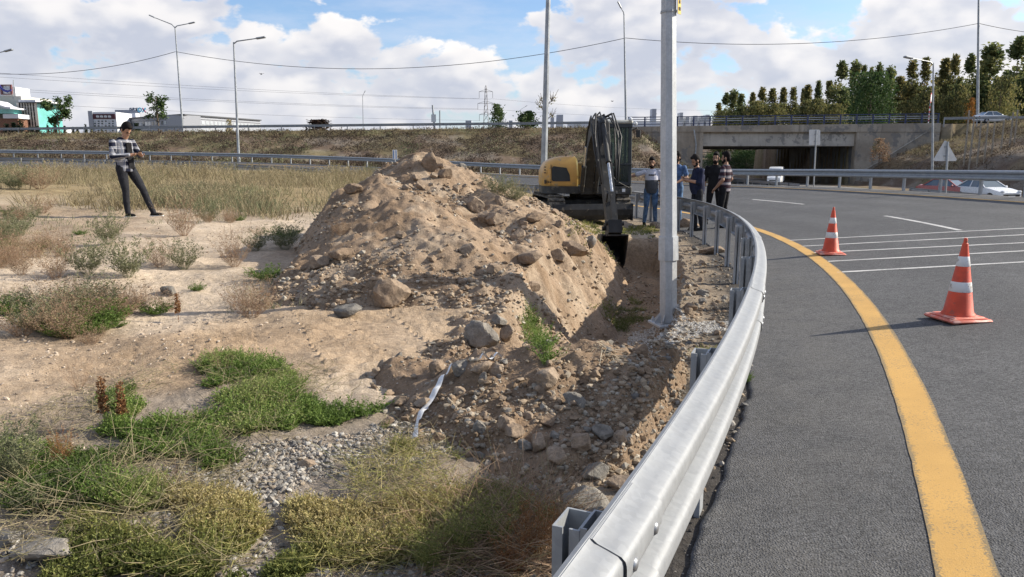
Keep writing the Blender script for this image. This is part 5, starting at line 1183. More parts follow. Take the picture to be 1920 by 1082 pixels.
POP = [(1348, 197, 18, 1), (1362, 178, 20, 0), (1377, 167, 26, 0), (1390, 180, 20, 0), (1412, 177, 16, 1), (1430, 168, 24, 1), (1449, 171, 26, 1), (1470, 168, 18, 1), (1489, 168, 20, 1), (1507, 171, 16, 1), (1516, 163, 20, 1), (1535, 157, 18, 0), (1556, 157, 24, 1), (1580, 120, 32, 0), (1606, 112, 30, 0), (1621, 129, 18, 0), (1635, 132, 18, 0), (1650, 123, 20, 0), (1671, 122, 26, 0), (1687, 148, 26, 1), (1713, 119, 28, 1), (1737, 115, 28, 1), (1775, 115, 28, 1), (1792, 109, 26, 1), (1800, 150, 26, 0), (1821, 107, 28, 0), (1862, 79, 52, 0), (1846, 120, 26, 0), (1888, 137, 24, 0), (1912, 76, 44, 0), (1760, 150, 24, 1), (1700, 158, 20, 0), (1840, 150, 26, 1), (1938, 90, 40, 0), (1960, 100, 36, 0)]
for i, (px, tp, wd, yl) in enumerate(POP):
    sz = 'very tall' if tp < 100 else 'tall' if tp < 135 else 'short'
    tree('poplar_tree', '%s %s poplar in the row beyond the overpass' % (sz, ('yellowing olive' if yl else 'dark green')), px, tp, wd * 1.4, 165 + (i * 37) % 40, 2.0, PC[4 + i % 3] if yl else PC[i % 4], '%s %s poplars in the row' % (sz, 'yellowing' if yl else 'dark green'))
rnd_s = lambda f: np.sqrt(np.clip(1 - ((f - .45) / .56) ** 2, .05, 1))
RB = [(tree_leaves('crown', M_tree, 6500, rnd_s, 1, .42, .035, (.05, .8), 90, .04), trunk_mesh(1, .03, 10, .3, 20)), (tree_leaves('crown', M_popy, 4000, rnd_s, 1, .42, .04, (.0, .6), 60, .02), trunk_mesh(1, .03, 8, .3, 21))]
tree('broadleaf_tree', 'big round dark green tree standing before the poplars above the overpass', 1636, 143, 96, 150, 1, RB[0], None, .9)
for px, tp, wd, l in [(1400, 205, 60, 'olive bush under the left end of the poplar row'), (1450, 200, 70, 'olive bush under the short poplars left of centre'), (1500, 205, 60, 'olive bush under the middle of the poplar row'), (1570, 200, 60, 'olive bush left of the big round tree'), (1700, 195, 60, 'olive bush right of the big round tree'), (1770, 190, 60, 'olive bush under the yellowing poplars'), (1350, 212, 40, 'low olive bush at the far left of the poplar row'), (1425, 195, 60, 'taller olive bush among the left poplars'), (1530, 192, 60, 'taller olive bush in the middle of the poplar row'), (1740, 170, 60, 'tall olive bush right of the round sign'), (1800, 165, 60, 'tall olive bush behind the orange autumn tree'), (1880, 150, 70, 'tallest olive bush at the right end of the poplar row')]: tree('bush', l, px, tp, wd, 158, 1, RB[1], None, .9)
for px, tp, wd, l in [(1345, 288, 60, 'green bush seen through the left side of the underpass'), (1400, 284, 70, 'dark green bush seen through the middle of the underpass'), (1452, 290, 50, 'green bush seen through the underpass above the white van')]: tree('bush', l, px, tp, wd, 150, -1, RB[0], None, .9)
tree('autumn_tree', 'small orange autumn tree by the right poplars on the bank', 1823, 188, 20, 118, 5, (tree_leaves('crown', M_org, 900, rnd_s, 1, .42, .06, (0, 1), 20, .2), trunk_mesh(1, .03, 6, .3, 22)), None, .9)
def branchy(name, label, px, ptop, wd, y, zb, m, nl, seed, ll, bare=False):
    tp = W_(px, ptop, y); H = tp[2] - zb; Rw = wd / FPX * y / 2; q = np.random.default_rng(seed); t = thing(name, label, 'tree', (tp[0], y, zb)); mb = MB().use(M_bark); Lv = Leaves()
    mb.tube([(0, 0, -.3), (.02 * H, 0, H * .4), (0, 0, H * .72), (.02 * H, 0, H)], [.02 * H, .017 * H, .011 * H, .003 * H], 6)
    for i in range(16):
        z = H * q.uniform(.38, .85); a = q.uniform(0, 6.28); L = Rw * q.uniform(.6, 1.1); e = np.array([math.cos(a) * L, math.sin(a) * L, z + L * q.uniform(.5, 1.3)]); mb.tube([(0, 0, z), tuple((e + (0, 0, z)) / 2 + (0, 0, .1)), tuple(e)], [.008 * H, .006 * H, .002 * H], 5)
        if not bare or i < 6:
            n_ = nl; P = e + rng.normal(0, Rw * .17, (n_, 3)); D = rdir(n_, -.5, .8); Lv.leaf(P, D, unit(np.cross(D, rng.normal(size=(n_, 3)))), np.full(n_, ll), np.full(n_, ll * .6), rng.random(n_))
        if bare:
            for j in range(4): mb.bar(tuple(e * .7 + np.array([0, 0, z]) * .3), tuple(e + q.normal(0, Rw * .3, 3) + (0, 0, Rw * .5)), .04, .04)
    mb.build('trunk', None, t, True); link('crown', Lv.mesh('crown', m), t); return t
branchy('roadside_tree', 'small sparse tree with leaf tufts between the glass front and the white block', 105, 198, 38, 122, 4.0, M_tree, 95, 31, .42)
branchy('roadside_tree', 'sparse tree with a leaning tuft in front of the long pale building', 291, 180, 34, 118, 4.2, M_tree, 55, 32, .40)
branchy('bare_tree', 'nearly bare young tree behind the tall lamp pole by the excavator', 1025, 180, 30, 112, 5.0, M_popy, 12, 33, .35, True)
CN = [(tree_leaves('crown', M_con, 1500, lambda f: np.clip(1.05 - f, .05, 1), 1, .33, .06, (0, 1), 46, .05), trunk_mesh(1, .03, 3, .1, 40 + i)) for i in range(2)]
for px, tp, wd, l in [(12, 234, 22, 'dark conifer at the left picture edge'), (25, 232, 20, 'dark conifer second from the left picture edge'), (38, 228, 22, 'larger dark conifer before the brown brick block'), (58, 240, 20, 'dark conifer below the green glass front'), (70, 238, 16, 'dark conifer under the right edge of the glass front'), (89, 237, 10, 'slim conifer left of the sparse tree'), (103, 233, 12, 'conifer at the foot of the sparse tree'), (121, 238, 10, 'low conifer right of the sparse tree'), (137, 240, 9, 'first of two low conifers in the gap'), (145, 240, 9, 'second of two low conifers in the gap'), (160, 235, 10, 'pointed conifer left of the white and maroon block'), (172, 241, 9, 'small conifer at the corner of the white and maroon block'), (256, 233, 22, 'dark bushy conifer right behind the head of the man in the plaid shirt'), (190, 242, 8, 'tiny conifer before the white and maroon block')]: tree('conifer_tree', l, px, tp, wd * 1.3, 126, 4.0, CN[int(px) % 2], None, .66)
M_shrub = leafmat('dark_reddish_shrub', [(.02, .012, .010), (.045, .025, .018), (.07, .045, .025)], .8, .15)
tree('shrub', 'dark reddish shrub on the highway edge left of the small distant lamp', 600, 227, 52, 112, 4.8, (tree_leaves('crown', M_shrub, 1500, rnd_s, 1, .42, .09, (0, 1), 30, .1), trunk_mesh(1, .03, 8, .3, 50)), None, .9)
tree('shrub', 'bright green shrub beside the lattice pylon', 932, 199, 34, 112, 4.9, (tree_leaves('crown', M_tree, 2200, lambda f: np.clip(1.1 - f, .1, 1) ** .6, 1, .42, .06, (.35, 1), 36, .1), trunk_mesh(1, .03, 8, .3, 51)), None, .8)
tree('shrub', 'wide green shrub left of the tall lamp pole behind the excavator', 986, 212, 46, 112, 4.9, (tree_leaves('crown', M_tree, 2000, rnd_s, 1, .42, .08, (.2, .9), 26, .1), trunk_mesh(1, .03, 8, .3, 52)), None, .9)
tree('shrub', 'yellowish shrub before the right wing of the long pale building', 430, 228, 16, 120, 4.5, (tree_leaves('crown', M_popy, 500, rnd_s, 1, .42, .1, (.6, 1), 12, .1), trunk_mesh(1, .03, 4, .3, 53)), None, .9)
tree('shrub', 'rusty brown bush growing in front of the right bridge wall', 1652, 262, 34, 88, float(T(np.array([45.5]), np.array([88.]))[0]) - .3, (tree_leaves('crown', M_pink, 1300, rnd_s, 1, .42, .07, (.1, 1), 30, .05), trunk_mesh(1, .03, 8, .3, 54)), None, .9)

# ------------------------------------------------------------------ buildings on the skyline
def glassmat(name, c, mull=None):
    m = bpy.data.materials.new(name); m.use_nodes = True; q = NT(m.node_tree); o = q.n('ShaderNodeOutputMaterial'); b = q.n('ShaderNodeBsdfPrincipled', Roughness=.12); q.t.links.new(b.outputs[0], o.inputs[0]); b.inputs['Specular IOR Level'].default_value = .8
    pos = q.n('ShaderNodeTexCoord').outputs['Object']; q.put(b.inputs['Base Color'], q.mix(q.step(q.noise(pos, .35, 4, .6), .35, .65), tuple(v * .8 for v in c), c)); return m
M_teal = glassmat('teal_glass', (.16, .50, .47)); M_dglass = glassmat('dark_glass', (.05, .065, .08)); M_pglass = glassmat('pale_window', (.48, .52, .55))
M_cream = mat('cream_cladding', (.50, .47, .42), .7, var=.06); M_bwhite = mat('white_render', (.62, .63, .66), .8, var=.05); M_bgrey = mat('grey_render', (.30, .315, .35), .8, var=.06); M_brick = mat('brown_brick', (.17, .085, .055), .9, var=.25, scale=3); M_maroon = mat('maroon_band', (.075, .02, .028), .7, var=.1); M_roofd = mat('dark_roof', (.07, .075, .085), .7, var=.1)
YB = 270.0
def bbox(mb, px0, px1, pt, pb, y, dep): a = W_(px0, pb, y); c = W_(px1, pt, y); mb.box(((a[0] + c[0]) / 2, y + dep / 2, (a[2] + c[2]) / 2), (c[0] - a[0], dep, c[2] - a[2])); return mb
G0 = 262     # photo row where far buildings meet the ground (hidden behind the highway)
b1 = thing('office_building', 'office block with a teal glass front and cream walls at the left picture edge', 'building')
bbox(MB().use(M_cream), -60, 39, 180, G0, YB, 18).build('wall', None, b1); bbox(MB().use(M_teal), 37, 69, 193, G0, YB - 3, 14).build('glass_front', None, b1)
mb = MB().use(M_roofd); bbox(mb, 35, 80, 191, 193, YB - 4, 16); mb.use(M_bwhite); bbox(mb, 35, 66, 187, 191, YB - 3.5, 14); mb.build('roof', None, b1)
mb = MB().use(M_cream)
for k in range(7): bbox(mb, 37.5 + k * 5.1, 37.8 + k * 5.1, 193, G0, YB - 3.12, .1)
for k in range(6): bbox(mb, 37.5, 69, 200 + k * 9, 200.4 + k * 9, YB - 3.13, .1)
mb.build('mullions', None, b1)
bbox(MB().use(M_brick), -60, 33, 222, G0, YB - 9, 8).build('brick_block', None, b1); bbox(MB().use(M_bwhite), 6, 34, 214, 222, YB - 9.5, 8.5).build('parapet', None, b1); bbox(MB().use(M_teal), -60, 25, 205, 213, YB - 7.5, 7).build('window', None, b1)
mb = MB().use(M_bwhite)
P = [W_(x, y_, YB - 8) for x, y_ in [(-60, 180), (0, 192), (12, 199), (24, 203), (34, 204)]]
for a, c in zip(P[:-1], P[1:]): mb.bar(tuple(a), tuple(c), 8, .55)
mb.build('curved_canopy', None, b1)
mb = MB().use(M_bwhite); bbox(mb, -60, 28, 163, 180, YB + 1, 8); mb.build('penthouse', None, b1)
sg = thing('rooftop_sign', 'square framed rooftop sign with a dark blue swoosh at the left picture edge', 'sign'); M_frame = mat('sign_frame_brown', (.16, .06, .06), .6); M_dblue = mat('sign_blue', (.03, .035, .20), .5)
mb = MB().use(M_frame)
for a in ((1, 21, 158.5, 160), (1, 21, 176, 177.5), (1, 2.4, 160, 176), (19.6, 21, 160, 176)): bbox(mb, *a, YB - 1, .5)
mb.build('frame', None, sg); bbox(MB().use(M_white), 2, 20, 159, 177, YB - .4, .3).build('panel', None, sg)
mb = MB().use(M_dblue); up = [(-8, 152), (-3, 155), (2, 163), (8, 168), (15, 169.5), (22, 167.5)]; lo_ = [(20, 171), (13, 173.5), (6, 171), (0, 166), (-6, 160), (-8, 158)]
P = [W_(x, y_, YB - 1.6) for x, y_ in up + lo_]; mb.prism([(p[0], p[2]) for p in P], YB - 1.7, YB - 1.3, 'y'); mb.build('swoosh', None, sg)
mb = MB().use(M_pole); a = W_(25, 150, YB); c = W_(25, 185, YB); mb.cyl(tuple(c), tuple(a), .12); tag(mb.build('mast', None), 'thin mast right of the framed rooftop sign', 'mast')
b2 = thing('low_building', 'low brown brick building with a slanted canopy right of the glass front', 'building'); bbox(MB().use(M_brick), 70, 90, 234, G0, YB + 5, 8).build('wall', None, b2)
mb = MB().use(M_roofd); mb.bar(tuple(W_(73, 233, YB + 4)), tuple(W_(91, 229, YB + 4)), 5, .3); mb.build('roof', None, b2); bbox(MB().use(M_cream), 76.5, 79.5, 232, G0, YB + 3, 2).build('pillar', None, b2)
bbox(MB().use(M_bwhite), 90, 116, 239, G0, YB + 20, 6).build('annex', None, b2)
b3 = thing('hotel_building', 'white block with a maroon top band and four white emblems', 'building'); YC = 330
bbox(MB().use(M_bwhite), 171, 217, 210, G0, YC, 14).build('wall', None, b3); bbox(MB().use(M_maroon), 174, 215, 213.5, 223, YC - .3, .5).build('band', None, b3); bbox(MB().use(M_bgrey), 169.5, 172.5, 208, G0, YC - .5, 15).build('side_fin', None, b3)
for k in range(4):
    mb = MB().use(M_white); x0 = 180.5 + k * 7.4
    for a in ((x0, x0 + 1.2, 216, 221), (x0 + 3.4, x0 + 4.8, 216, 221), (x0, x0 + 4.8, 216, 217.2), (x0, x0 + 4.8, 219.8, 221), (x0 + 1.6, x0 + 3, 217.5, 219)): bbox(mb, *a, YC - .55, .2)
    mb.build('emblem', None, b3)
for k in range(6):
    for r in range(5): bbox(MB().use(M_dglass if (k + r) % 4 else M_pglass), 176.5 + k * 6.7, 179.2 + k * 6.7, 226 + r * 4.4, 228.4 + r * 4.4, YC - .25, .3).build('window', None, b3)
b4 = thing('factory_building', 'long pale grey two storey building with rows of windows and a dark roof edge', 'building')
def facade(p0, p1, y0, y1, t0, t1, nb, m, wm, lit):
    """one wing between photo columns p0, p1 at depths y0, y1; roof rows t0, t1"""
    A = W_(p0, t0, y0); Bq = W_(p1, t1, y1); zb = 1.0; d = np.array([Bq[0] - A[0], Bq[1] - A[1]]); L = np.linalg.norm(d); d /= L; nrm = np.array([d[1], -d[0]])
    mb = MB().use(m); q = []
    for o_ in (0, 8):
        for P_ in (A, Bq): q += [(P_[0] - nrm[0] * o_, P_[1] - nrm[1] * o_, zb), (P_[0] - nrm[0] * o_, P_[1] - nrm[1] * o_, P_[2])]
    mb.add(q, [[0, 2, 3, 1], [4, 5, 7, 6], [1, 3, 7, 5], [0, 1, 5, 4], [2, 6, 7, 3]]); mb.build('wall', None, b4)
    mb = MB().use(M_roofd); mb.bar((A[0] + nrm[0] * .2, A[1] + nrm[1] * .2, A[2] + .25), (Bq[0] + nrm[0] * .2, Bq[1] + nrm[1] * .2, Bq[2] + .25), 1.2, .5); mb.use(m); mb.bar((A[0] + nrm[0] * .1, A[1] + nrm[1] * .1, A[2] - 1.1), (Bq[0] + nrm[0] * .1, Bq[1] + nrm[1] * .1, Bq[2] - 1.1), .5, .18); mb.build('roof_edge', None, b4)
    for k in range(nb):
        for r, dz in ((0, -2.6), (1, -6.2)):
            f_ = (k + .5) / nb; c = np.array([A[0], A[1]]) + d * L * f_ + nrm * .06; zt_ = A[2] + (Bq[2] - A[2]) * f_ + dz; wm_ = wm if lit or rng.random() > .12 else M_pglass
            a = math.atan2(d[1], d[0]); mb = MB().use(wm_); mb.box((c[0], c[1], zt_), (1.5, .14, 1.5), a); wo = mb.build('window', None, b4); mb = MB().use(m); mb.box((c[0] + nrm[0] * .08, c[1] + nrm[1] * .08, zt_), (.1, .06, 1.5), a); mb.build('frame', None, wo)
facade(217, 343, 350, 318, 225, 216, 22, M_bgrey, M_dglass, False)
facade(343, 488, 318, 372, 216, 226.5, 20, M_bgrey, M_pglass, True)
bbox(MB().use(M_bgrey), 217, 262, 206, 226, 356, 10).build('plant_room', None, b4); bbox(MB().use(M_bwhite), 244, 254, 212, 222, 350, 4).build('plant_room', None, b4)
rs = thing('rooftop_sign', 'rooftop lettering with a cyan ring and a crossed X on the long pale building', 'sign'); M_cyan = mat('sign_cyan', (.10, .42, .60), .5); M_mag = mat('sign_magenta', (.42, .12, .22), .5); M_dg = mat('sign_dark_grey', (.12, .15, .2), .6); YS = 345
def stroke(mb, pts, wd=1.1):
    P = [W_(x, y_, YS) for x, y_ in pts]
    for a, c in zip(P[:-1], P[1:]): mb.bar(tuple(a), tuple(c), .25, wd * .25, (0, 1, 0)) if False else mb.bar(tuple(a), tuple(c), wd * .22, .25, (0, 1, 0))
for pts in ([(247, 203), (243.5, 203), (243.5, 207), (247, 207), (247, 205), (245.5, 205)], [(249, 207.5), (249, 202.5), (252, 203), (251.5, 205), (249, 205)], [(254, 202.5), (257, 207.5), (255.5, 205), (257.5, 202)]): mb = MB().use(M_dg); stroke(mb, pts, 2); mb.build('letter', None, rs)
mb = MB().use(M_cyan); stroke(mb, [(262 + 3.2 * math.cos(a), 206 + 3.4 * math.sin(a)) for a in np.linspace(0, 6.283, 15)], 2.4); mb.build('ring', None, rs)
mb = MB().use(M_mag); stroke(mb, [(267, 202.5), (273, 210.5)], 2.4); mb.use(M_cyan); stroke(mb, [(273, 202.5), (267, 210.5)], 2.4); mb.build('letter', None, rs)
# distant towers
M_tow = mat('hazy_tower', (.42, .46, .53), .6, var=.06, scale=.02); M_tow2 = mat('pale_tower', (.55, .57, .6), .6, var=.06, scale=.02)  # distance haze put into the tower base colours
YT = 2300
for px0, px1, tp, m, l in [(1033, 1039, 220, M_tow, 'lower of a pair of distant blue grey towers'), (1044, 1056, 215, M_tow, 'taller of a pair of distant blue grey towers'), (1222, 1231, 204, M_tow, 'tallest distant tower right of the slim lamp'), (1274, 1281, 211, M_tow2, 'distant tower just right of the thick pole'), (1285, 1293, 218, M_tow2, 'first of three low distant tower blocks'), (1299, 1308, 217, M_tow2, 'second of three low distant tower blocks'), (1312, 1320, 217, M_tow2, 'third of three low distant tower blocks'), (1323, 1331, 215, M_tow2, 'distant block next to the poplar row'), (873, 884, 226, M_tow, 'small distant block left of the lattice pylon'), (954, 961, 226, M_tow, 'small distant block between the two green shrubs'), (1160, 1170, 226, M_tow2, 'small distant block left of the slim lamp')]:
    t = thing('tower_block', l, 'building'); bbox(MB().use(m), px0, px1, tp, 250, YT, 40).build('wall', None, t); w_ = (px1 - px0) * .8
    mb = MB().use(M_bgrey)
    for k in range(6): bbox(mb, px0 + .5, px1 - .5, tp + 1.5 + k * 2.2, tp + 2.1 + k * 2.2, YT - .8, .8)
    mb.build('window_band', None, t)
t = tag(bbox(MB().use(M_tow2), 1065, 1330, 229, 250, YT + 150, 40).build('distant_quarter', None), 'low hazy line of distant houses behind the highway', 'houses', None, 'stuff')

# ------------------------------------------------------------------ vehicles
def carpaint(name, c): return mat(name, c, .3, .1, var=.04, spec=.6)
M_car_r = carpaint('dusty_red_car_paint', (.36, .10, .09)); M_car_w = carpaint('white_car_paint', (.70, .71, .72)); M_van = carpaint('white_van_paint', (.74, .76, .78)); M_cglass = glassmat('car_glass', (.10, .14, .18)); M_rim = mat('wheel_rim', (.35, .35, .36), .4, .7); M_lens = mat('headlamp_glass', (.6, .62, .64), .15); M_rl = mat('tail_lamp', (.35, .02, .02), .3)
def car(label, loc, rz, paint_, van=False):
    """front towards local -y"""
    t = thing('parked_car' if False else ('van' if van else 'car'), label, 'van' if van else 'car', loc, rz)
    if van:
        secs = [(-2.75, .42, 1.0, .86), (-2.6, .38, 1.12, .92), (-1.9, .36, 1.25, .96), (-1.0, .36, 2.30, .97), (-.2, .36, 2.52, .97), (2.6, .36, 2.52, .97), (2.8, .45, 2.4, .94)]; belt = 1.3; L0, L1 = -2.75, 2.8
    else:
        secs = [(-2.12, .38, .62, .72), (-2.0, .26, .74, .82), (-1.2, .24, .90, .86), (-.75, .24, .95, .87), (.1, .24, .97, .88), (1.45, .24, .98, .87), (1.95, .28, 1.0, .82), (2.12, .42, .86, .74)]; belt = .95
    V = []; n = 12
    for y, z0, z1, w_ in secs:
        zm = min(z1, belt)
        V += [(-w_ * .9, y, z0), (-w_, y, z0 + .12), (-w_ * 1.0, y, z0 + (zm - z0) * .6), (-w_ * .97, y, zm), (-w_ * (.86 if van else .92), y, z1 if van else z1), (-w_ * .5, y, z1 + .035), (w_ * .5, y, z1 + .035), (w_ * (.86 if van else .92), y, z1), (w_ * .97, y, zm), (w_ * 1.0, y, z0 + (zm - z0) * .6), (w_, y, z0 + .12), (w_ * .9, y, z0)]
    Fc = [[i * n + k, i * n + (k + 1) % n, (i + 1) * n + (k + 1) % n, (i + 1) * n + k] for i in range(len(secs) - 1) for k in range(n)] + [list(range(n)), [(len(secs) - 1) * n + k for k in range(n - 1, -1, -1)]]
    mb = MB().use(paint_); mb.add(V, Fc); mb.build('body', None, t, 'auto')
    if not van:
        gh = [(-.78, .94, .94, .84), (-.05, .95, 1.40, .60), (.5, .95, 1.45, .60), (1.0, .95, 1.41, .59), (1.65, .95, 1.0, .76)]
        V = []
        for y, z0, z1, w_ in gh: V += [(-.82, y, z0), (-w_, y, z1), (w_, y, z1), (.82, y, z0)]
        mb = MB().use(M_cglass); mb.add(V, [[i * 4 + k, i * 4 + k + 1, i * 4 + 5 + k, i * 4 + 4 + k] for i in range(4) for k in (0, 1, 2)]); mb.build('windows', None, t)
        mb = MB().use(paint_); mb.add([(-.62, -.1, 1.405), (.62, -.1, 1.405), (.62, .5, 1.468), (-.62, .5, 1.468), (.6, 1.05, 1.425), (-.6, 1.05, 1.425)], [[0, 1, 2, 3], [3, 2, 4, 5]])
        for s_ in (-1, 1):
            mb.bar((s_ * .83, -.8, .95), (s_ * .61, -.05, 1.41), .06, .05); mb.bar((s_ * .61, -.08, 1.42), (s_ * .61, 1.05, 1.43), .06, .05); mb.bar((s_ * .60, 1.02, 1.42), (s_ * .79, 1.68, .98), .08, .05); mb.bar((s_ * .83, .5, .95), (s_ * .615, .5, 1.44), .05, .06)
        mb.build('roof', None, t)
    else:
        mb = MB().use(M_cglass); mb.add([(-.86, -1.86, 1.32), (.86, -1.86, 1.32), (.74, -1.02, 2.25), (-.74, -1.02, 2.25)], [[0, 1, 2, 3]]); mb.build('windscreen', None, t, loc=(0, -.03, .03))
        for s_ in (-1, 1):
            for a, c in ((-1.2, -.3), (-.15, 1.0), (1.15, 2.4)): mb = MB().use(M_cglass); mb.box((s_ * .925, (a + c) / 2, 1.72), (.03, c - a, .62), None, .01); mb.build('window', None, t)
    fy = secs[0][0]
    for s_ in (-1, 1):
        mb = MB().use(M_lens); mb.ball((s_ * .62, fy + .06, .72 if not van else .95), .15, sc=(1.1, .5, .6)); mb.build('headlight', None, t)
        mb = MB().use(M_rl); mb.box((s_ * .68, secs[-1][0] - .01, .8), (.2, .06, .16), None, .02); mb.build('tail_light', None, t)
        mb = MB().use(paint_); mb.ball((s_ * (.98 if not van else 1.1), -.55 if not van else -1.7, 1.0 if not van else 1.45), .11, sc=(1, .6, .75)); mb.build('mirror', None, t)
        for y in (secs[0][0] + .82, secs[-1][0] - .85):
            wr = .32 if not van else .36; mb = MB().use(M_black); x0, x1 = s_ * .70, s_ * (.89 if not van else .97)
            mb.lathe([(wr * .6, x0), (wr, x0 + s_ * .02), (wr, x1 - s_ * .02), (wr * .62, x1)], (0, y, wr), 18, 'x'); wh = mb.build('wheel', None, t, 'auto'); mb = MB().use(M_rim); mb.lathe([(.01, x1 + s_ * .005), (wr * .3, x1 + s_ * .004), (wr * .6, x1 - s_ * .004)], (0, y, wr), 14, 'x'); mb.build('rim', None, wh)
    mb = MB().use(M_black); mb.box((0, fy - .005, .5 if not van else .7), (1.2, .05, .14), None, .02); mb.build('grille', None, t); mb = MB().use(M_white); mb.box((0, fy - .035, .42 if not van else .5), (.5, .012, .11)); mb.build('number_plate', None, t)
    return t
def low_z(x, y): return float(low_dist(np.array([x]), np.array([y]))[1][0]) + .0
for px, y, l, pm, rz_ in [(1785, 52.5, 'dusty red car on the lower road behind the low guardrail', M_car_r, 30), (1850, 50, 'white car on the lower road right of the red car', M_car_w, 9)]:
    p = W_(px, 350, y); car(l, (p[0], y, low_z(p[0], y)), R_(rz_), pm)
p = W_(1455, 320, 89); v_ = car('white van driving out of the underpass', (p[0], 89, -1.33), R_(-24), M_van, True); v_.scale = (.84, .84, .84)
p = W_(1862, 215, 95.5); car('white car passing on the highway above the right bank', (p[0], 95.5, zt(p[0]) + .03), R_(90), M_car_w)

# ------------------------------------------------------------------ excavator
M_ylw = mat('excavator_yellow', (.58, .32, .085), .45, var=.10, scale=2.5, wear=((.36, .25, .13), 5, .56), spec=.4)
M_char = mat('excavator_charcoal', (.045, .045, .043), .6, .2, var=.3, scale=4, wear=((.14, .12, .09), 6, .55))
M_dirty = mat('dusty_dark_steel', (.028, .028, .028), .6, .3, var=.3, scale=5, wear=((.13, .11, .085), 7, .58))
M_cabp = mat('cab_dark_paint', (.022, .027, .030), .45, .1, var=.2, scale=4)
M_hose = mat('hose_rubber', (.022, .021, .02), .6)
M_chrome = mat('piston_chrome', (.5, .5, .5), .2, .9)
M_trk = mat('track_rubber_dust', (.075, .065, .052), .85, var=.35, scale=9, wear=((.20, .165, .12), 10, .5))
M_roofw = mat('cab_roof_pale', (.42, .42, .38), .6, var=.1)
def tintglass(name, c):
    m = bpy.data.materials.new(name); m.use_nodes = True; q = NT(m.node_tree); o = q.n('ShaderNodeOutputMaterial'); b = q.n('ShaderNodeBsdfPrincipled', Roughness=.06); b.inputs['Base Color'].default_value = (*c, 1); b.inputs['Specular IOR Level'].default_value = .7; tr = q.n('ShaderNodeBsdfTransparent'); tr.inputs[0].default_value = (.55, .68, .66, 1)
    mx = q.n('ShaderNodeMixShader', i0=.3); q.t.links.new(tr.outputs[0], mx.inputs[1]); q.t.links.new(b.outputs[0], mx.inputs[2]); q.t.links.new(mx.outputs[0], o.inputs[0]); return m
M_tint = tintglass('tinted_cab_glass', (.02, .05, .05))
ex0 = np.array([1.92, 19.5]); exg = float(T(ex0[:1], ex0[1:])[0]) + .02
ex = thing('mini_excavator', 'yellow and charcoal compact excavator reaching its bucket into the trench', 'excavator', (ex0[0], ex0[1], exg))
ya = R_(8); cy, sy = math.cos(ya), math.sin(ya)
def uc(x, y, z): return (-.17 + x * cy - y * sy, x * sy + y * cy, z)
for s_ in (-1, 1):
    mb = MB().use(M_trk); L, h, wd, cx = 1.0, .28, .40, s_ * .83
    path = []
    for k in range(72):
        u = k / 72 * (4 * L + 2 * math.pi * h); 
        if u < 2 * L: path.append((-L + u, -h, 0))
        elif u < 2 * L + math.pi * h: a = (u - 2 * L) / h; path.append((L + h * math.sin(a), -h * math.cos(a), a))
        elif u < 4 * L + math.pi * h: path.append((L - (u - 2 * L - math.pi * h), h, math.pi))
        else: a = (u - 4 * L - math.pi * h) / h; path.append((-L - h * math.sin(a), h * math.cos(a), math.pi + a))
    V = []
    for y, z, a in path:
        for xx, o_ in ((-wd / 2, 0), (wd / 2, 0), (wd / 2, -.035), (-wd / 2, -.035)): V.append(uc(cx + xx, y - o_ * 0 + o_ * -math.sin(a), h + .03 + z - o_ * math.cos(a) * 1))
    n_ = len(path); mb.add(V, [[i * 4 + k, i * 4 + (k + 1) % 4, ((i + 1) % n_) * 4 + (k + 1) % 4, ((i + 1) % n_) * 4 + k] for i in range(n_) for k in range(4)])
    for i in range(0, n_, 2):
        y, z, a = path[i]; ny, nz = math.sin(a), -math.cos(a); Rm = Matrix.Rotation(ya, 3, 'Z') @ Matrix.Rotation(a, 3, 'X')
        for q in (-1, 1): mb.box(uc(cx + q * wd * .24, y + ny * .018 + .02 * q * math.cos(a), h + .03 + z + nz * .018), (wd * .48, .055, .05), Rm, .008)
    tk = mb.build('track', None, ex)
    mb = MB().use(M_dirty)
    for y, r in [(-1.0, .21), (1.0, .2), (-.5, .11), (0, .11), (.5, .11)]:
        a = uc(cx - wd * .42, y, h + .03 - (0 if r > .15 else .12)); c = uc(cx + wd * .42, y, h + .03 - (0 if r > .15 else .12)); mb.cyl(a, c, r, n=16)
    mb.bar(uc(cx, -.85, h + .05), uc(cx, .85, h + .05), wd * .6, .18); mb.build('roller_frame', None, tk, 'auto')
mb = MB().use(M_dirty); mb.box(uc(0, 0, .42), (1.3, 1.1, .22), ya, .05); mb.lathe([(.42, .52), (.42, .64), (.36, .66)], (0, -.05, 0), 24); mb.bar(uc(-.45, -.4, .33), uc(-.45, -1.45, .25), .1, .14); mb.bar(uc(.45, -.4, .33), uc(.45, -1.45, .25), .1, .14); mb.build('undercarriage', None, ex, 'auto')
mb = MB().use(M_dirty); P = [(-1.50, .04), (-1.56, .16), (-1.58, .30), (-1.54, .43), (-1.48, .43), (-1.51, .30), (-1.49, .16), (-1.43, .04)]
V = [uc(x, a, b_) for x in (-.98, .98) for a, b_ in P]; n_ = len(P); mb.add(V, [list(range(n_)), list(range(2 * n_ - 1, n_ - 1, -1))] + [[k, n_ + k, n_ + (k + 1) % n_, (k + 1) % n_] for k in range(n_)]); mb.box(uc(-.98, -1.5, .23), (.03, .14, .42), ya); mb.box(uc(.98, -1.5, .23), (.03, .14, .42), ya); mb.build('dozer_blade', None, ex)
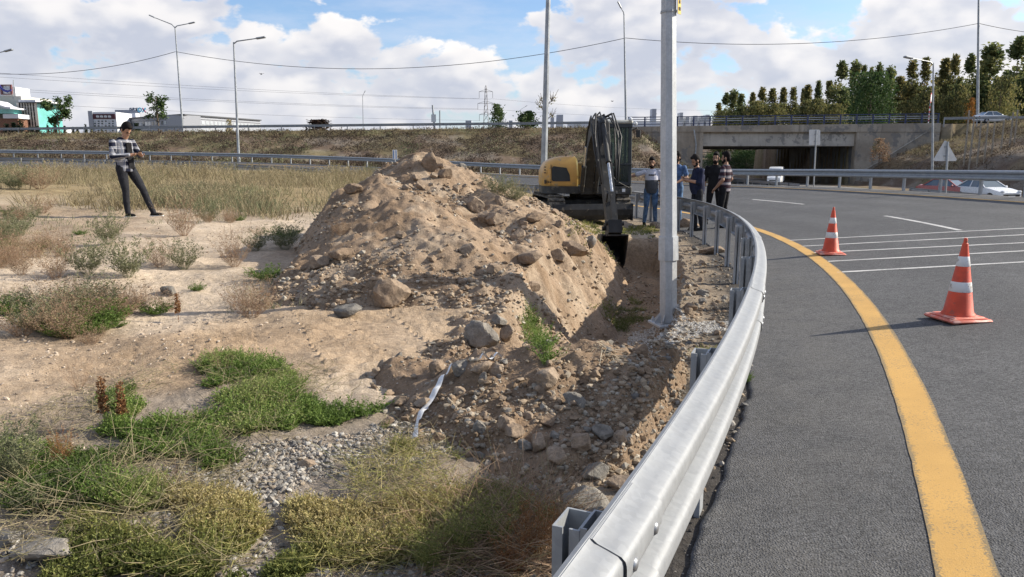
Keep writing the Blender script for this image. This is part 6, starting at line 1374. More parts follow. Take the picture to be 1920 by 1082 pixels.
# upper structure
yu = R_(1.5)
def up(x, y, z): return (x * math.cos(yu) - y * math.sin(yu), x * math.sin(yu) + y * math.cos(yu), z)
def rbox(mb, x0, x1, y0, y1, z0, z1, b=.03): mb.box(up((x0 + x1) / 2, (y0 + y1) / 2, (z0 + z1) / 2), (x1 - x0, y1 - y0, z1 - z0), yu, b); return mb
def rounded(x0, x1, y0, y1, r):
    P = []
    for cx_, cy_, a0, rr in ((x1 - r[0], y1 - r[0], 0, r[0]), (x0 + r[1], y1 - r[1], 90, r[1]), (x0 + r[2], y0 + r[2], 180, r[2]), (x1 - r[3], y0 + r[3], 270, r[3])):
        for k in range(6): a = R_(a0 + k * 18); P.append((cx_ + rr * math.cos(a), cy_ + rr * math.sin(a)))
    return P
mb = MB().use(M_char); P = rounded(-1.19, 1.02, -1.02, 1.0, (.35, .55, .28, .06)); mb.prism([up(a, b_, 0)[:2] for a, b_ in P], .66, .84); mb.build('platform', None, ex, 'auto')
# hood: lofted rounded shell on the machine's right side and rear
mb = MB().use(M_ylw); V = []; ring = None
for z, gx, gy in ((.84, 0, 0), (.90, -.015, -.015), (1.18, -.01, -.01), (1.36, .035, .03), (1.46, .10, .09), (1.535, .24, .20), (1.555, .36, .30)):
    P = rounded(-1.185 + gx, -.30 - gx * .25, -.96 + gy, .98 - gy, (.12, .5, .30, .07)); V += [up(a, b_, z + (a + .75) * .10 * (z > 1.3)) for a, b_ in P]
n_ = len(P); m_ = 7; mb.add(V, [[i * n_ + k, i * n_ + (k + 1) % n_, (i + 1) * n_ + (k + 1) % n_, (i + 1) * n_ + k] for i in range(m_ - 1) for k in range(n_)] + [[(m_ - 1) * n_ + k for k in range(n_)]]); hd = mb.build('engine_hood', None, ex, 'auto')
mb = MB().use(M_ylw); P = rounded(-.9, 1.0, .35, 1.03, (.35, .3, .02, .02)); mb.prism([up(a, b_, 0)[:2] for a, b_ in P], .842, 1.40); mb.build('counterweight', None, ex, 'auto')
mb = MB().use(M_cabp); g_ = [(-.93, .96), (-.50, .96), (-.52, 1.12), (-.60, 1.29), (-.92, 1.33), (-.965, 1.29), (-.965, 1.0)]; V = [up(a, yy, b_) for yy in (-.985, -.94) for a, b_ in g_]; n_ = len(g_); mb.add(V, [list(range(n_)), list(range(2 * n_ - 1, n_ - 1, -1))] + [[k, n_ + k, n_ + (k + 1) % n_, (k + 1) % n_] for k in range(n_)]); mb.build('grille', None, hd)
mb = MB().use(M_hose); rbox(mb, -1.02, -1.005, -.75, -.74, .86, 1.4, 0)
for a, b_ in ((-1.155, 1.18), (-1.155, 1.25), (-1.15, 1.32)): rbox(mb, a, a + .05, -.955, -.90, b_ - .025, b_, 0)
for k in range(5): rbox(mb, -1.10 + k * .045, -1.075 + k * .045, -.967, -.90, .925, .955, 0)
rbox(mb, -1.14, -1.112, -.967, -.90, .90, 1.0, 0); rbox(mb, -.985, -.979, -.972, -.9, .85, 1.38, 0); mb.build('decal', None, hd)
mb = MB().use(M_dirty); mb.cyl(up(-.55, -.3, 1.5), up(-.55, -.3, 1.62), .03, .012); mb.build('exhaust', None, ex)
# cab
cx0, cx1, cy0, cy1, cz0, cz1 = .14, 1.02, -.98, .55, .845, 2.42
cab = MB().use(M_cabp)
rbox(cab, cx0, cx1, cy0, cy1, cz0, cz0 + .10, .02)
for x, y, t_ in ((cx0 + .03, cy0 + .03, .06), (cx1 - .045, cy0 + .04, .09), (cx0 + .03, cy1 - .05, .08), (cx1 - .045, cy1 - .05, .09), (cx1 - .04, -.25, .06)): cab.bar(up(x, y, cz0 + .05), up(x * .985 + .008, y + (.05 if y < -.5 else 0), cz1 - .06), t_, t_, (0, 1, 0), .012)
for x0, x1, y0, y1, z0, z1 in ((cx0, cx1, cy0 - .004, cy0 + .05, 1.34, 1.40), (cx1 - .06, cx1, cy0, cy1, 1.28, 1.34), (cx0, cx0 + .05, cy0, cy1, 1.30, 1.36), (cx0, cx1, cy1 - .06, cy1, 1.36, 1.42), (cx0, cx1, cy0 + .03, cy0 + .11, cz1 - .16, cz1 - .06)): rbox(cab, x0, x1, y0, y1, z0, z1, .01)
cabo = cab.build('cab', None, ex)
mb = MB().use(M_roofw); rbox(mb, cx0 - .01, cx1 + .015, cy0 + .02, cy1 + .03, cz1 - .07, cz1 + .03, .035); mb.build('roof', None, cabo)
for nm, q in (('front_glass', [(cx0 + .06, cy0 + .035, 1.40), (cx1 - .09, cy0 + .035, 1.40), (cx1 - .09, cy0 + .075, cz1 - .16), (cx0 + .06, cy0 + .075, cz1 - .16)]), ('lower_glass', [(cx0 + .06, cy0 + .02, cz0 + .10), (cx1 - .09, cy0 + .02, cz0 + .10), (cx1 - .09, cy0 + .025, 1.34), (cx0 + .06, cy0 + .025, 1.34)]), ('side_glass', [(cx1 - .02, cy0 + .08, 1.34), (cx1 - .02, cy1 - .09, 1.34), (cx1 - .03, cy1 - .09, cz1 - .1), (cx1 - .03, cy0 + .1, cz1 - .1)]), ('side_glass', [(cx0 + .02, cy0 + .08, 1.36), (cx0 + .02, cy1 - .09, 1.36), (cx0 + .03, cy1 - .09, cz1 - .1), (cx0 + .03, cy0 + .1, cz1 - .1)]), ('rear_glass', [(cx0 + .06, cy1 - .03, 1.42), (cx1 - .09, cy1 - .03, 1.42), (cx1 - .09, cy1 - .03, cz1 - .1), (cx0 + .06, cy1 - .03, cz1 - .1)])):
    MB().use(M_tint).add([up(*v) for v in q], [[0, 1, 2, 3]]).build(nm, None, cabo)
mb = MB().use(M_cabp); rbox(mb, cx1 - .035, cx1 + .004, cy0 + .06, cy1 - .05, cz0 + .08, 1.29, .01); mb.build('door_panel', None, cabo)
mb = MB().use(M_hose); rbox(mb, .36, .80, .0, .42, .95, 1.32, .06); mb.box(up(.58, .40, 1.62), (.42, .12, .66), yu + .0, .05); mb.box(up(.58, .42, 2.0), (.24, .1, .16), yu, .04); mb.build('seat', None, cabo)
mb = MB().use(M_hose); mb.tube([up(.45, -.55, .95), up(.45, -.5, 1.35), up(.44, -.47, 1.5)], .016, 6); mb.tube([up(.72, -.55, .95), up(.72, -.5, 1.35), up(.73, -.47, 1.5)], .016, 6); mb.build('control_lever', None, cabo)
mb = MB().use(M_char); rbox(mb, .10, 1.03, -1.04, -.9, .62, .84, .03); mb.build('step_panel', None, ex)
mb = MB().use(M_white); rbox(mb, .78, .86, -1.046, -1.04, .70, .78, 0); mb.build('badge', None, ex)
mb = MB().use(M_hose); mb.tube([up(1.0, -.93, 2.2), up(1.12, -1.0, 2.26), up(1.15, -1.0, 2.2)], .012, 6); mb.box(up(1.15, -1.01, 2.12), (.11, .03, .18), yu, .01); mb.build('mirror', None, cabo)
mb = MB().use(M_lens); mb.ball(up(.95, -1.0, 2.46), .055); mb.ball(up(1.1, -.9, 2.36), .05); mb.build('work_lamp', None, cabo)
# digging arm in the plane x = xa
xa = -.09
def ap(y, z, dx=0): return np.array(up(xa + dx, y, z))
def plate(mb, pts, wd, dx=0.0):
    """side outline (y,z) given thickness wd across"""
    n = len(pts); V = [tuple(ap(a, b_, dx + s_ * wd / 2)) for s_ in (-1, 1) for a, b_ in pts]; mb.add(V, [list(range(n)), list(range(2 * n - 1, n - 1, -1))] + [[k, n + k, n + (k + 1) % n, (k + 1) % n] for k in range(n)]); return mb
def band(mb, mid, hw, wd, dx=0.0):
    mid = np.array(mid, float); t = unit(np.gradient(mid, axis=0)); nr = np.stack([-t[:, 1], t[:, 0]], 1); hw = np.array(hw)[:, None]; return plate(mb, [tuple(v) for v in mid + nr * hw] + [tuple(v) for v in (mid - nr * hw)[::-1]], wd, dx)
mb = MB().use(M_dirty); plate(mb, [(-1.0, .62), (-1.32, .66), (-1.36, .92), (-1.2, 1.02), (-1.0, .98)], .30); mb.build('swing_bracket', None, ex)
BM = [(-1.22, .86), (-1.42, 1.40), (-1.82, 1.92), (-2.5, 2.20), (-3.35, 2.14)]
mb = MB().use(M_dirty); band(mb, densify(BM, 14), np.interp(np.linspace(0, 1, 14), [0, .35, .6, 1], [.14, .19, .2, .13]), .22); mb.cyl(ap(-3.35, 2.14, -.17), ap(-3.35, 2.14, .17), .07); mb.cyl(ap(-1.22, .86, -.17), ap(-1.22, .86, .17), .07); mb.build('boom', None, ex)
def ram(name, a, c, f_, r, dx=0.0):
    a = ap(*a, dx); c = ap(*c, dx); m_ = a + (c - a) * f_; mb = MB().use(M_dirty); mb.cyl(a, m_, r, n=14); mb.cyl(m_ - (c - a) * .02, m_, r * 1.15, n=14); mb.cyl(a + (0, 0, 0), a + (c - a) * .04, r * 1.2); mb.use(M_chrome); mb.cyl(m_, c, r * .55, n=12); o_ = mb.build(name, None, ex, 'auto'); return o_
for dx in (-.17, .17): ram('boom_cylinder', (-1.36, .72), (-2.05, 1.78), .58, .055, dx)
ram('stick_cylinder', (-1.75, 2.20), (-3.05, 2.36), .66, .06)
mb = MB().use(M_dirty); plate(mb, [(-1.6, 2.0), (-1.95, 2.1), (-1.8, 2.29), (-1.68, 2.29)], .12); mb.build('cylinder_bracket', None, ex)
SK = [(-3.0, 2.38), (-3.35, 2.14), (-3.85, 1.55), (-4.7, .58), (-5.02, .20)]
mb = MB().use(M_dirty); band(mb, SK, (.06, .21, .18, .13, .09), .22); mb.cyl(ap(-5.02, .2, -.16), ap(-5.02, .2, .16), .055); mb.build('stick', None, ex)
ram('bucket_cylinder', (-3.5, 2.28), (-4.92, .86), .60, .05)
mb = MB().use(M_dirty); mb.bar(ap(-4.92, .86, -.09), ap(-4.70, .58, -.09), .03, .08); mb.bar(ap(-4.92, .86, .09), ap(-4.70, .58, .09), .03, .08); mb.bar(ap(-4.92, .86, 0), ap(-5.28, .28, 0), .09, .07); mb.build('linkage', None, ex)
mb = MB().use(M_hose)
for k, (dx, o_) in enumerate(((-.10, .05), (-.055, .09), (0, .12), (.05, .08), (.10, .05), (.13, .02))):
    mb.tube([ap(-1.25 - .02 * k, .95, dx), ap(-1.5, 1.6 + o_ * 1.4, dx * 1.3), ap(-1.9, 2.12 + o_ * .7, dx * 1.2), ap(-2.5, 2.36 + o_ * .8, dx * 1.4), ap(-3.0, 2.36 + o_ * 1.2, dx * 1.9), ap(-3.5, 2.16 + o_, dx * 2.4), ap(-3.85, 1.7, dx * 2.2), ap(-4.25, 1.15, dx * 1.6)], .017, 6)
for dx in (-.14, .16, .2):
    mb.tube([ap(-3.1, 2.4, dx * .6), ap(-3.5, 2.45, dx * 1.1), ap(-3.95, 1.95, dx * 1.6), ap(-4.1, 1.5, dx * 1.3), ap(-4.4, 1.0, dx)], .016, 6)
mb.build('hydraulic_hoses', None, ex, True)
mb = MB().use(M_hose); mb.tube([up(.0, -1.15, 1.6), up(.35, -1.2, 1.35), up(.6, -1.15, .98), up(.95, -1.04, .8)], .012, 6); mb.build('hydraulic_hose', None, ex, True)
mb = MB().use(M_lens); mb.ball(ap(-1.8, 1.98, .16), .06); mb.build('boom_lamp', None, ex)
# quick hitch and bucket
mb = MB().use(M_dirty); plate(mb, [(-4.92, .30), (-5.36, .36), (-5.42, .12), (-5.2, .02), (-4.96, .06)], .26); mb.cyl(ap(-5.28, .28, -.18), ap(-5.28, .28, .18), .045); mb.cyl(ap(-5.03, .16, -.2), ap(-5.03, .16, .2), .045); mb.build('quick_hitch', None, ex)
bk = MB().use(M_dirty); o_ = [(-5.40, .08), (-4.92, .04), (-4.62, -.12), (-4.50, -.36), (-4.62, -.58), (-4.85, -.68)]; i_ = [(-4.84, -.655), (-4.63, -.56), (-4.53, -.36), (-4.645, -.14), (-4.93, .01), (-5.40, .05)]
plate(bk, o_ + i_, .52)
for s_ in (-.25, .25): plate(bk, [(-5.40, .07), (-4.92, .03), (-4.63, -.13), (-4.52, -.36), (-4.63, -.57), (-4.85, -.67), (-5.1, -.5), (-5.32, -.1)], .022, s_)
bo = bk.build('bucket', None, ex)
for k in range(5):
    mb = MB().use(M_chrome); d_ = -.22 + k * .11; a = ap(-4.84, -.66, d_); mb.bar(a, a + (0, -.13, -.05), .05, .035, (0, 0, 1), .006, .6); mb.build('tooth', None, bo)

# ------------------------------------------------------------------ people
def skinmat(name, c): return mat(name, c, .55, var=.08, scale=14, spec=.35)
M_skin = skinmat('skin', (.36, .205, .135)); M_hair = mat('dark_hair', (.009, .007, .007), .75, var=.3, scale=60, spec=.12); M_hairg = mat('greying_hair', (.02, .017, .016), .8, var=.3, scale=60, spec=.12); M_eye = mat('eye_dark', (.02, .015, .012), .3); M_lip = mat('lips', (.24, .10, .08), .5)
def cloth(name, c, var=.22, rough=.9): return mat(name, c, rough, var=var, scale=9, bump=.5, bscale=22, spec=.15)
M_blk = cloth('black_cotton', (.014, .014, .016)); M_blkj = cloth('black_denim', (.022, .023, .028)); M_navyc = cloth('navy_cotton', (.018, .022, .048)); M_jean = cloth('washed_blue_denim', (.10, .17, .29), .35); M_djean = cloth('blue_denim_shirt', (.075, .13, .25), .3); M_shoe = cloth('black_shoe', (.018, .018, .018)); M_sole = mat('white_sole', (.62, .62, .6), .7)
def patmat(name, fn):
    m = bpy.data.materials.new(name); m.use_nodes = True; q = NT(m.node_tree); o = q.n('ShaderNodeOutputMaterial'); b = q.n('ShaderNodeBsdfPrincipled', Roughness=.9); b.inputs['Specular IOR Level'].default_value = .15; q.t.links.new(b.outputs[0], o.inputs[0])
    pos = q.n('ShaderNodeTexCoord').outputs['Object']; s = q.n('ShaderNodeSeparateXYZ', Vector=q.vm('ADD', pos, q.vm('MULTIPLY', q.n('ShaderNodeTexNoise', Vector=pos, Scale=5.0).outputs['Color'], (.03, .03, .03)))); q.put(b.inputs['Base Color'], fn(q, s.outputs[0], s.outputs[1], s.outputs[2]))
    bn = q.n('ShaderNodeBump', Strength=.5, Distance=.02, Height=q.noise(pos, 20, 5, .6)); q.put(b.inputs['Normal'], bn.outputs[0]); return m
def stripe(q, v, per, duty, off=0.0): return q.math('LESS_THAN', q.math('FRACT', q.math('DIVIDE', q.math('ADD', v, 10 + off), per)), duty)
def plaidf(q, x, y, z):
    u = q.math('ADD', x, q.math('MULTIPLY', y, .8)); a = stripe(q, u, .118, .62); c = stripe(q, z, .118, .62); a2 = stripe(q, u, .118, .12, .025); c2 = stripe(q, z, .118, .12, .025)
    k = q.math('MULTIPLY', q.math('ADD', a, c), .5); col = q.mix(k, (.44, .44, .46), (.012, .015, .03)); return q.mix(q.math('MULTIPLY', q.math('MAXIMUM', a2, c2), .6), col, (.10, .12, .18))
M_plaid = patmat('black_white_plaid', plaidf)
def polof(q, x, y, z):
    c = q.mix(stripe(q, z, .15, .55), (.16, .16, .18), (.035, .018, .026)); return q.mix(stripe(q, z, .15, .16, .05), c, (.32, .27, .28))
M_polo = patmat('striped_polo', polof)
def teef(q, x, y, z): return q.mix(q.math('LESS_THAN', z, 1.215), (.60, .59, .66), (.085, .088, .095))
M_tee = patmat('white_and_grey_tee', teef)
def solid(name, mb, m, parent, vox, smooth=4):
    """fuse overlapping rounded shapes into one continuous surface"""
    me = raw_mesh(name, np.concatenate(mb.V), mb.F, [m], None, True); tmp = link('fuse', me); r = tmp.modifiers.new('r', 'REMESH'); r.mode = 'VOXEL'; r.voxel_size = vox; r.use_smooth_shade = True
    s_ = tmp.modifiers.new('s', 'SMOOTH'); s_.iterations = smooth; s_.factor = .5
    dg = bpy.context.evaluated_depsgraph_get(); out_ = bpy.data.meshes.new_from_object(tmp.evaluated_get(dg)); bpy.data.objects.remove(tmp); bpy.data.meshes.remove(me); out_.name = name
    out_.materials.clear(); out_.materials.append(m); out_.polygons.foreach_set('use_smooth', np.ones(len(out_.polygons), bool)); return link(name, out_, parent)
def limb(mb, P, r, n=12, flat=1.0):
    mb.tube(P, r, n, True, flat); mb.ball(P[0], r[0], 10, 6); mb.ball(P[-1], r[-1], 10, 6)
def person(label, x, y, z, rz, H, pose, top, topm, legm, hairm=None, beard=0, sleeve='short', belly=0.0, extras=None, shoem=None, solem=None):
    """body frame: faces -y, z up, 1.76 m tall; pose gives joints"""
    t = thing('person', label, 'person', (x, y, z), rz, None); k = H / 1.76; t.scale = (k, k, k)
    J = dict(pelvis=(0, 0, .95), chest=(0, 0, 1.28), neck=(0, .015, 1.475), head=(0, -.01, 1.635), look=(0, -1, -.05), sl=(-.195, 0, 1.425), sr=(.195, 0, 1.425), el=(-.25, .03, 1.14), er=(.25, .03, 1.14), wl=(-.26, -.06, .89), wr=(.26, -.06, .89), hl=(-.095, 0, .93), hr=(.095, 0, .93), kl=(-.105, -.02, .50), kr=(.105, -.02, .50), al=(-.11, .02, .085), ar=(.11, .02, .085), fl=None, fr=None); J.update(pose)
    A = {q: np.array(v, float) for q, v in J.items() if v is not None}
    lk = unit(A['look']); sd = unit(np.cross(lk, (0, 0, 1))) * -1; upv = np.cross(lk, -sd) * -1; upv = upv if upv[2] > 0 else -upv; hc = A['head']; Rh = np.stack([sd, -lk, upv], 1)
    hp = lambda a, b_, c: hc + Rh @ np.array([a, b_, c])
    # body: one continuous surface
    b = MB(); limb(b, [A['neck'] - (0, 0, .05), hc - (0, 0, .07)], [.058, .054]); b.ball(hp(0, .015, .03), 1, 14, 10, (.077, .098, .105), Rh); b.ball(hp(0, -.02, -.045), 1, 12, 8, (.06, .075, .075), Rh); b.ball(hp(0, -.05, -.085), 1, 10, 6, (.035, .035, .03), Rh)
    b.ball(hp(0, -.098, -.012), 1, 8, 6, (.014, .022, .022), Rh); b.ball(hp(0, -.088, .012), 1, 8, 6, (.010, .014, .03), Rh)
    for s_ in (-1, 1): b.ball(hp(s_ * .08, .015, 0), 1, 8, 6, (.012, .022, .034), Rh)
    b.tube([A['pelvis'], A['chest'], A['neck'] - (0, 0, .06)], [.10, .10, .06], 12, True, .7)
    for s_, S, E, W in (('l', 'sl', 'el', 'wl'), ('r', 'sr', 'er', 'wr')):
        limb(b, [A[S] * .93 + A[E] * .07 - (0, 0, .015), A[E]], [.040, .037]); limb(b, [A[E], (A[E] * .6 + A[W] * .4), A[W]], [.041, .042, .028])
        d = unit(A[W] - A[E]); hd_ = A.get('d' + W, d); hd_ = unit(hd_); side = np.cross(hd_, (0, 0, 1.)); side = unit(side) if np.linalg.norm(side) > .1 else np.array([0, 1., 0]); pn = np.cross(hd_, side)
        if abs(d[2]) > .8 and ('d' + W) not in A: side = np.array([0, 1., 0]); pn = unit(np.cross(side, hd_))
        pc = A[W] + hd_ * .05; b.ball(pc, 1, 10, 6, (.042, .050, .020), np.stack([side, hd_, pn], 1)); limb(b, [A[W], pc], [.027, .03], 10)
        curl = pn * (1 if np.dot(pn, -A[W] * (1, 1, 0) + (0, 0, .0)) > 0 else -1)
        for q, (o_, L) in enumerate(((-.031, .066), (-.011, .076), (.011, .072), (.030, .056))):
            r0 = pc + side * o_ + hd_ * .042; r1 = r0 + unit(hd_ + curl * .35) * L * .55; r2 = r1 + unit(hd_ + curl * 1.1) * L * .45; b.tube([r0 - hd_ * .01, r0, r1, r2], [.0095, .0098, .0092, .0075], 8)
        ts = -1 if np.dot(side, (0, -1, 0)) < 0 else 1; r0 = pc + side * ts * .034 - hd_ * .015; r1 = r0 + unit(side * ts * .75 + hd_ * .8 + curl * .3) * .035; r2 = r1 + unit(hd_ + curl * .5) * .028; b.tube([r0, r1, r2], [.0125, .0115, .0085], 8)
    for s_ in 'lr': limb(b, [A['h' + s_], A['k' + s_], A['a' + s_]], [.075, .05, .036])
    bo = solid('body', b, M_skin, t, .0068, 3)
    for s_ in (-1, 1):
        MB().use(M_eye).ball(hp(s_ * .031, -.078, .012), 1, 8, 5, (.014, .008, .007), Rh).build('eye', None, bo, True)
        MB().use(M_hair).ball(hp(s_ * .032, -.086, .034), 1, 8, 5, (.021, .008, .0055), Rh).build('eyebrow', None, bo, True)
    MB().use(M_lip).ball(hp(0, -.087, -.058), 1, 8, 5, (.024, .008, .008), Rh).build('mouth', None, bo, True)
    hm = hairm or M_hair; h = MB(); h.ball(hp(0, .032, .062), 1, 16, 10, (.084, .094, .118), Rh); h.ball(hp(0, .062, -.005), 1, 12, 8, (.074, .062, .075), Rh); h.ball(hp(0, -.04, .122), 1, 10, 6, (.062, .05, .036), Rh)
    for s_ in (-1, 1): h.ball(hp(s_ * .074, -.002, .03), 1, 8, 6, (.012, .03, .042), Rh)
    ho = solid('hair', h, hm, t, .009, 2)
    if beard:
        d_ = MB(); d_.ball(hp(0, -.045, -.082), 1, 12, 8, (.058, .057, .040 + .012 * beard), Rh); d_.ball(hp(0, -.094, -.037), 1, 8, 5, (.032, .010, .008), Rh)
        for s_ in (-1, 1): d_.ball(hp(s_ * .056, -.02, -.05), 1, 8, 6, (.018, .035, .046), Rh)
        solid('beard', d_, hm, t, .008, 2)
    # top
    c = MB(); pv, ch, nk = A['pelvis'], A['chest'], A['neck']; tw = unit((A['sr'] - A['sl']) * (1, 1, 0))
    def ringpt(P, hx, hy): return P, hx, hy
    V = []; prof = [(pv - (0, 0, .10), .178, .128), (pv + (0, -.01, .03), .172, .130 + belly * .9), (pv * .5 + ch * .5 + (0, -.012 - belly * .3, 0), .166 + belly * .4, .122 + belly), (ch, .182, .125 + belly * .5), (ch * .35 + nk * .65 + (0, 0, -.03), .172, .108), (nk - (0, 0, .025), .125, .085), (nk + (0, .004, .012), .078, .07)]
    fw = np.array([-tw[1], tw[0], 0]); n = 20
    for P, hx, hy in prof:
        for q in range(n): a = 2 * math.pi * q / n; V.append(np.array(P) + tw * hx * math.cos(a) + fw * hy * math.sin(a))
    c.add(V, [[i * n + q, i * n + (q + 1) % n, (i + 1) * n + (q + 1) % n, (i + 1) * n + q] for i in range(len(prof) - 1) for q in range(n)] + [list(range(n - 1, -1, -1)), [(len(prof) - 1) * n + q for q in range(n)]])
    for S, E, W in (('sl', 'el', 'wl'), ('sr', 'er', 'wr')):
        if sleeve == 'long': limb(c, [A[S] + (0, 0, -.02), A[E]], [.062, .053]); limb(c, [A[E], A[E] * .12 + A[W] * .88], [.053, .042])
        elif sleeve == 'rolled': limb(c, [A[S] + (0, 0, -.02), A[E]], [.064, .056]); limb(c, [A[E], A[E] * .75 + A[W] * .25], [.056, .052])
        else: limb(c, [A[S] + (0, 0, -.02), A[S] * .3 + A[E] * .7], [.064, .066])
    to = solid(top, c, topm, t, .011, 3)
    l = MB(); l.ball(pv - (0, 0, .0), 1, 14, 8, (.165, .122, .13))
    for s_ in 'lr':
        kn, an = A['k' + s_], A['a' + s_]; limb(l, [A['h' + s_], kn * .5 + A['h' + s_] * .5, kn, kn * .45 + an * .55 + (0, .012, 0), an + (an - kn) * .02], [.098, .088, .066, .060, .050])
    solid('trousers', l, legm, t, .011, 3)
    for s_ in 'lr':
        an = A['a' + s_]; fd = A['f' + s_] if 'f' + s_ in A else np.array([0, -1., 0]); fd = unit(fd); sdv = np.array([-fd[1], fd[0], 0]); Rf = np.stack([sdv, fd, np.array([0, 0, 1.])], 1)
        q = MB(); q.ball(an + (0, 0, -.025), 1, 10, 7, (.046, .055, .055), Rf); q.ball(an + fd * .075 + (0, 0, -.045), 1, 12, 7, (.045, .105, .036), Rf); q.ball(an + fd * .0 + (0, 0, -.05), 1, 10, 6, (.042, .07, .032), Rf); so = solid('shoe', q, shoem or M_shoe, t, .009, 2)
        q = MB().use(solem or M_shoe); P = rounded(-.046, .046, -.07, .185, (.044, .044, .035, .035)); q.add([an + sdv * a + fd * b_ + (0, 0, zz) for zz in (-.088, -.066) for a, b_ in P], [list(range(len(P) - 1, -1, -1)), list(range(len(P), 2 * len(P)))] + [[i, (i + 1) % len(P), len(P) + (i + 1) % len(P), len(P) + i] for i in range(len(P))]); q.build('sole', None, so)
    return t, A
def gz(x, y, f_=T): return float(f_(np.array([x]), np.array([y]))[0])
def man(px, y, ptop, f_=T):
    p = W_(px, ptop, y); z = gz(p[0], y, f_); return p[0], z, p[2] - z
# 1 plaid shirt, looking at his phone
y = 14.8; x, z, H = man(233, y, 231)
t, A = person('young man in a black and white plaid shirt looking down at his phone', x, y, z, R_(66), H * 1.01,
    dict(pelvis=(-.06, 0, .95), chest=(-.075, .0, 1.28), neck=(-.075, -.02, 1.47), head=(-.07, -.11, 1.60), look=(.0, -1, -.95), sl=(-.27, .02, 1.41), sr=(.11, -.02, 1.42), el=(-.33, -.02, 1.12), er=(.20, -.10, 1.14), wl=(-.13, -.27, 1.16), wr=(.07, -.30, 1.15), dwl=(.8, -.5, .15), dwr=(-.75, -.55, .15), hl=(-.15, 0, .93), hr=(.03, 0, .93), kl=(-.12, -.03, .50), kr=(.14, -.17, .52), al=(-.09, .0, .085), ar=(.26, -.26, .085), fl=(.1, -1, 0), fr=(.5, -.8, 0)), 'shirt', M_plaid, M_blkj, M_hair, 0, 'long', 0, None, M_shoe, M_sole)
mb = MB().use(M_blk); mb.prism([(-.035, .93), (.085, .90), (.06, 1.2), (.045, 1.37), (-.005, 1.39), (-.055, 1.37), (-.05, 1.2)], -.150, -.08, 'y', (-.055, 0, 0)); mb.build('t_shirt', None, t)
ph = thing('mobile_phone', 'dark mobile phone held in both hands by the man in the plaid shirt', 'phone', (0, 0, 0)); _k = H * 1.01 / 1.76; c, s_ = math.cos(R_(66)), math.sin(R_(66)); hx_, hy_, hz_ = -.01 * _k, -.345 * _k, 1.20 * _k
ph.location = (x + hx_ * c - hy_ * s_, y + hx_ * s_ + hy_ * c, z + hz_); ph.rotation_euler = (R_(-40), 0, R_(66)); mb = MB().use(M_black); mb.box((0, 0, 0), (.075, .155, .01), None, .004); mb.build('case', None, ph); mb = MB().use(M_dglass); mb.box((0, 0, .0058), (.066, .142, .0015)); mb.build('screen', None, ph)
# 2 two-tone tee, hand on the machine
y = 19.55; x, z, H = man(1223, y, 297)
t, A = person('man in a white and grey t-shirt and blue jeans resting a hand on the excavator', x, y, z, R_(-6), H, dict(el=(-.46, .0, 1.30), wl=(-.70, -.04, 1.30), dwl=(-1, 0, .35), look=(-.15, -1, -.2), er=(.25, .05, 1.14), wr=(.24, -.03, .9), kl=(-.12, -.03, .5), al=(-.16, .0, .085), ar=(.13, -.02, .085), hl=(-.1, 0, .93)), 't_shirt', M_tee, M_jean, M_hair, 1, 'short', .02, None, M_shoe, M_sole)
mb = MB().use(M_blk)
for k_, w_ in enumerate((.028, .02, .03, .024, .028, .018)): mb.box((-.078 + k_ * .031, -.139 - .004 * (k_ in (2, 3)), 1.33), (w_, .012, .034))
mb.build('print', None, t)
# 3 denim shirt behind the pole
y = 19.7; x, z, H = man(1270, y, 287, road_surf)
person('bearded man in blue denim shirt and jeans mostly hidden behind the thick pole', x, y, z, R_(-35), H, dict(er=(.30, -.06, 1.16), wr=(.14, -.30, 1.04), dwr=(-.5, -.8, -.1), look=(-.5, -1, -.15), kl=(-.11, -.02, .5)), 'shirt', M_djean, M_jean, M_hair, 2, 'short', .01)
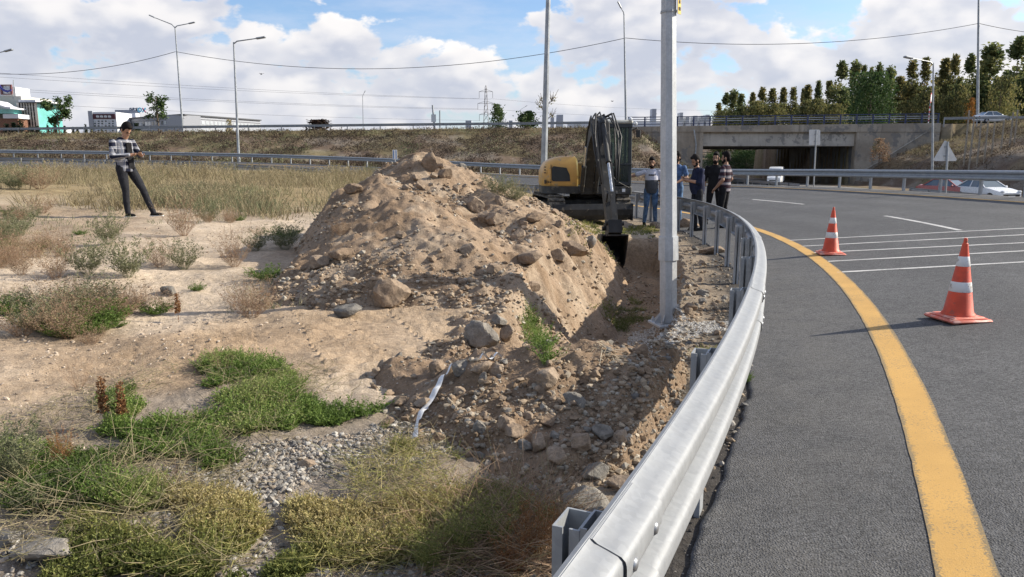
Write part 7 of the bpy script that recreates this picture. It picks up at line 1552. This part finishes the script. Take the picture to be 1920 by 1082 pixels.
# 4 navy shirt, stout, head bent
y = 17.35; x, z, H = man(1311, y, 291, road_surf)
person('stout man in a dark navy shirt and dark trousers looking down at his hands', x, y, z, R_(-82), H, dict(head=(0, -.075, 1.615), neck=(0, -.015, 1.47), look=(0, -1, -.55), el=(-.27, -.04, 1.15), wl=(-.09, -.29, 1.21), dwl=(.6, -.7, .2), er=(.27, -.05, 1.13), wr=(.09, -.30, 1.18), dwr=(-.6, -.7, .2), kl=(-.12, -.04, .5), al=(-.13, .03, .085), kr=(.12, -.0, .5), ar=(.14, .08, .085)), 'shirt', M_navyc, M_blkj, M_hairg, .5, 'rolled', .055)
# 5 black shirt, full beard
y = 19.0; x, z, H = man(1343, y, 288, road_surf)
person('man with a full black beard in an open collared black shirt facing the camera', x, y, z, R_(-18), H, dict(look=(-.2, -1, -.1), kl=(-.13, -.02, .5), al=(-.17, .03, .085), kr=(.12, -.02, .5), ar=(.15, .0, .085)), 'shirt', M_blk, M_blk, M_hair, 2, 'rolled', .0)
# 6 striped polo
y = 17.7; x, z, H = man(1362, y, 287, road_surf)
person('man in a striped maroon and grey polo shirt turned away from the camera', x, y, z, R_(-125), H, dict(look=(.1, -1, -.1), el=(-.27, .06, 1.15), wl=(-.24, -.12, .95), dwl=(.2, -.5, -.8), er=(.27, .04, 1.14), wr=(.22, -.14, .95), kr=(.12, -.03, .5), ar=(.15, .03, .085)), 'polo_shirt', M_polo, M_blk, M_hair, 1, 'short', .02)
# birds
M_bird = mat('bird_black', (.02, .02, .022), .8)
for px, py, y, l in [(490, 139, 60, 'small dark bird in the sky right of the single armed lamp'), (1148, 190, 90, 'tiny dark bird in the sky left of the slim lamp')]:
    p = W_(px, py, y); t = thing('bird', l, 'bird', tuple(p), R_(40)); mb = MB().use(M_bird); mb.ball((0, 0, 0), 1, 10, 6, (.05, .13, .045)); mb.ball((0, -.13, .02), .035); mb.add([(-.03, .1, 0), (.03, .1, 0), (.05, .22, 0), (-.05, .22, 0)], [[0, 1, 2, 3]]); mb.build('body', None, t, True)
    for s_ in (-1, 1): mb = MB().use(M_bird); mb.add([(s_ * .03, -.06, .02), (s_ * .03, .07, .02), (s_ * .16, .05, .07), (s_ * .15, -.07, .07), (s_ * .27, .06, .03)], [[0, 1, 2, 3], [3, 2, 4]]); mb.build('wing', None, t)
